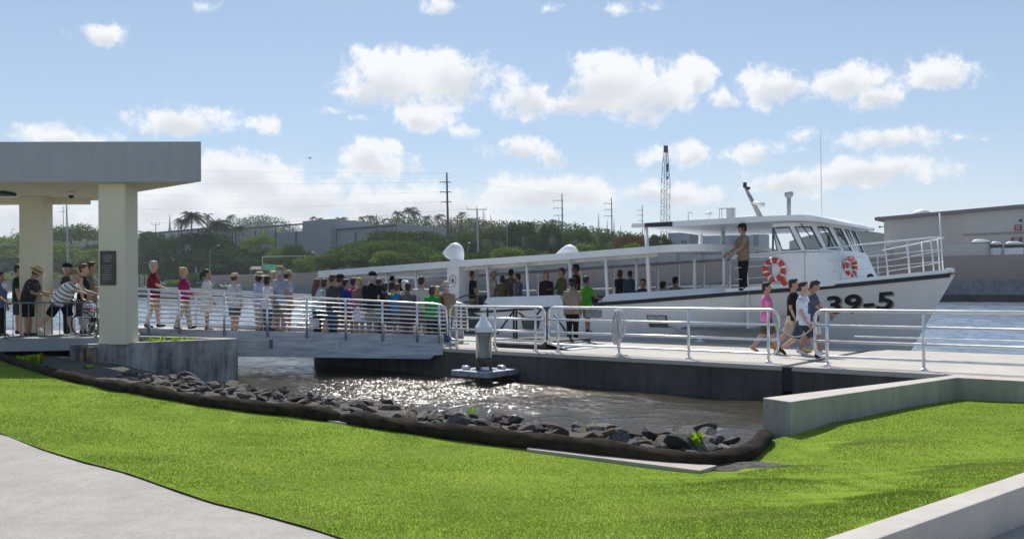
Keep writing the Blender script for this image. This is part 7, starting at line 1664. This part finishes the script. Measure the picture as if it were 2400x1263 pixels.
# parked cars on the far quay
def car(label, xc, y, n_, col, L=4.3, suv=False):
    p = on_n(xc, y, n_); root = thing('parked_car', label, 'car', (p.x, p.y, GZ), 'cars parked on the far quay', rz=math.atan2(UD.y, UD.x)); pm = mat('car_' + col[0], col[1], .3, .1, var=.03, coat=.4)
    h1 = .85 if not suv else 1.0; h2 = h1 + (.55 if not suv else .7)
    def sec(xs, w): return [Vector((x, y, z)) for x, y, z in xs]
    mb = S(); prof = [(-L / 2, .45, .30, h1 * .8), (-L / 2 + .25, .82, .25, h1), (-.2 * L, .86, .22, h1), (.2 * L, .86, .22, h1), (L / 2 - .3, .82, .25, h1 * .86), (L / 2, .5, .32, h1 * .66)]
    mb.rings([[Vector((x, -w, z0)), Vector((x, w, z0)), Vector((x, w, z1 * .8)), Vector((x, w * .92, z1)), Vector((x, -w * .92, z1)), Vector((x, -w, z1 * .8))] for x, w, z0, z1 in prof]); mb.build('body', pm, root, world=False)
    mb = S(); mb.rings([[Vector((x, -w, z0)), Vector((x, w, z0)), Vector((x, w * .85, z1)), Vector((x, -w * .85, z1))] for x, w, z0, z1 in ((-L * .40 if suv else -L * .32, .76, h1 - .05, h1 + .05), (-L * .30 if suv else -L * .18, .76, h1 - .05, h2 - .06), (L * .08, .76, h1 - .05, h2 - .06), (L * .25, .76, h1 - .05, h1 + .02))]); mb.build('windows', GBD, root, world=False)
    mb = S(); mb.rings([[Vector((x, -w, z)), Vector((x, w, z)), Vector((x, w * .95, z + .05)), Vector((x, -w * .95, z + .05))] for x, w, z in ((-L * .31 if suv else -L * .2, .66, h2 - .09), (0, .70, h2 - .05), (L * .1, .66, h2 - .08))]); mb.build('roof', pm, root, world=False)
    for sx_ in (-.31, .31):
        for sy_ in (-.78, .78):
            mb = S(); mb.tube([Vector((sx_ * L, sy_ - .1, .32)), Vector((sx_ * L, sy_ + .1, .32))], .32, 14); mb.build('wheel', BLACK, root, world=False)
CW, CD, CG = ('white', (.72, .72, .72)), ('black', (.03, .03, .035)), ('silver', (.42, .43, .45))
car('white car behind the man in maroon', 348, 668, NS + 10, CW, suv=True)
car('pale van-like car right of the man in maroon', 387, 668, NS + 8, CW, suv=True)
car('dark car behind the woman in magenta', 412, 664, NS + 16, CD)
car('silver pickup-like car right of the ponytailed woman', 498, 668, NS + 3, CG, suv=True)
car('black car in front of the brown wall', 512, 668, NS + 2.6, CD)
car('white-roofed car near the boy with the cream cap', 528, 666, NS + 3.4, CW)
sg = thing('red_sign_post', 'small white and red marker post behind the blond woman', 'sign post', tuple(on_n(460, 660, NS + 20))[:2] + (GZ,))
mb = S(); a = on_n(460, 622, NS + 20); mb.tube([Vector((a.x, a.y, GZ)), a], .35, 8); mb.build('post', PAINT, sg); mb = MB(); mb.box(on_n(455, 621, NS + 20), (1.0, .1, .7)); mb.build('sign_plate', mat('marker_red', (.5, .05, .06), .5), sg)
# helicopter
hc = at(727, 371, 900); root = thing('helicopter', 'tiny helicopter in the sky left of the round cloud', 'helicopter', tuple(hc))
mb = S(); mb.ell(hc, (1.3, .7, .7), 10, 8); mb.tube([hc, hc + Vector((-2.9, 0, .4))], [.35, .12], 6); mb.build('fuselage', POLED, root)
mb = MB(); mb.box(hc + zz * 1.0, (5, .2, .06), .4); mb.box(hc + zz * 1.0, (5, .2, .06), 1.9); mb.build('rotor', POLED, root)
mb = MB(); mb.box(hc + Vector((-2.9, 0, .8)), (.45, .08, .8)); mb.build('tail_fin', POLED, root)

# ------------------------------------------------------------------ air
HAZE = True
if HAZE:
    mb = MB(); mb.prism([(-2700, -420), (2700, -420), (2700, 3200), (-2700, 3200)], -3.2, 95); hz = mb.build('haze', None)
    hm = bpy.data.materials.new('haze_air'); hm.use_nodes = True; t = NT(hm.node_tree); t.nt.nodes.clear(); v = t.n('ShaderNodeVolumePrincipled'); v.inputs['Color'].default_value = (.82, .90, 1, 1); v.inputs['Density'].default_value = 0.00022
    oo = t.n('ShaderNodeOutputMaterial'); t.l(v.outputs[0], oo.inputs['Volume']); hz.data.materials.clear(); hz.data.materials.append(hm); hz['kind'] = 'stuff'; hz['label'] = 'thin pale haze in the air over the harbour'
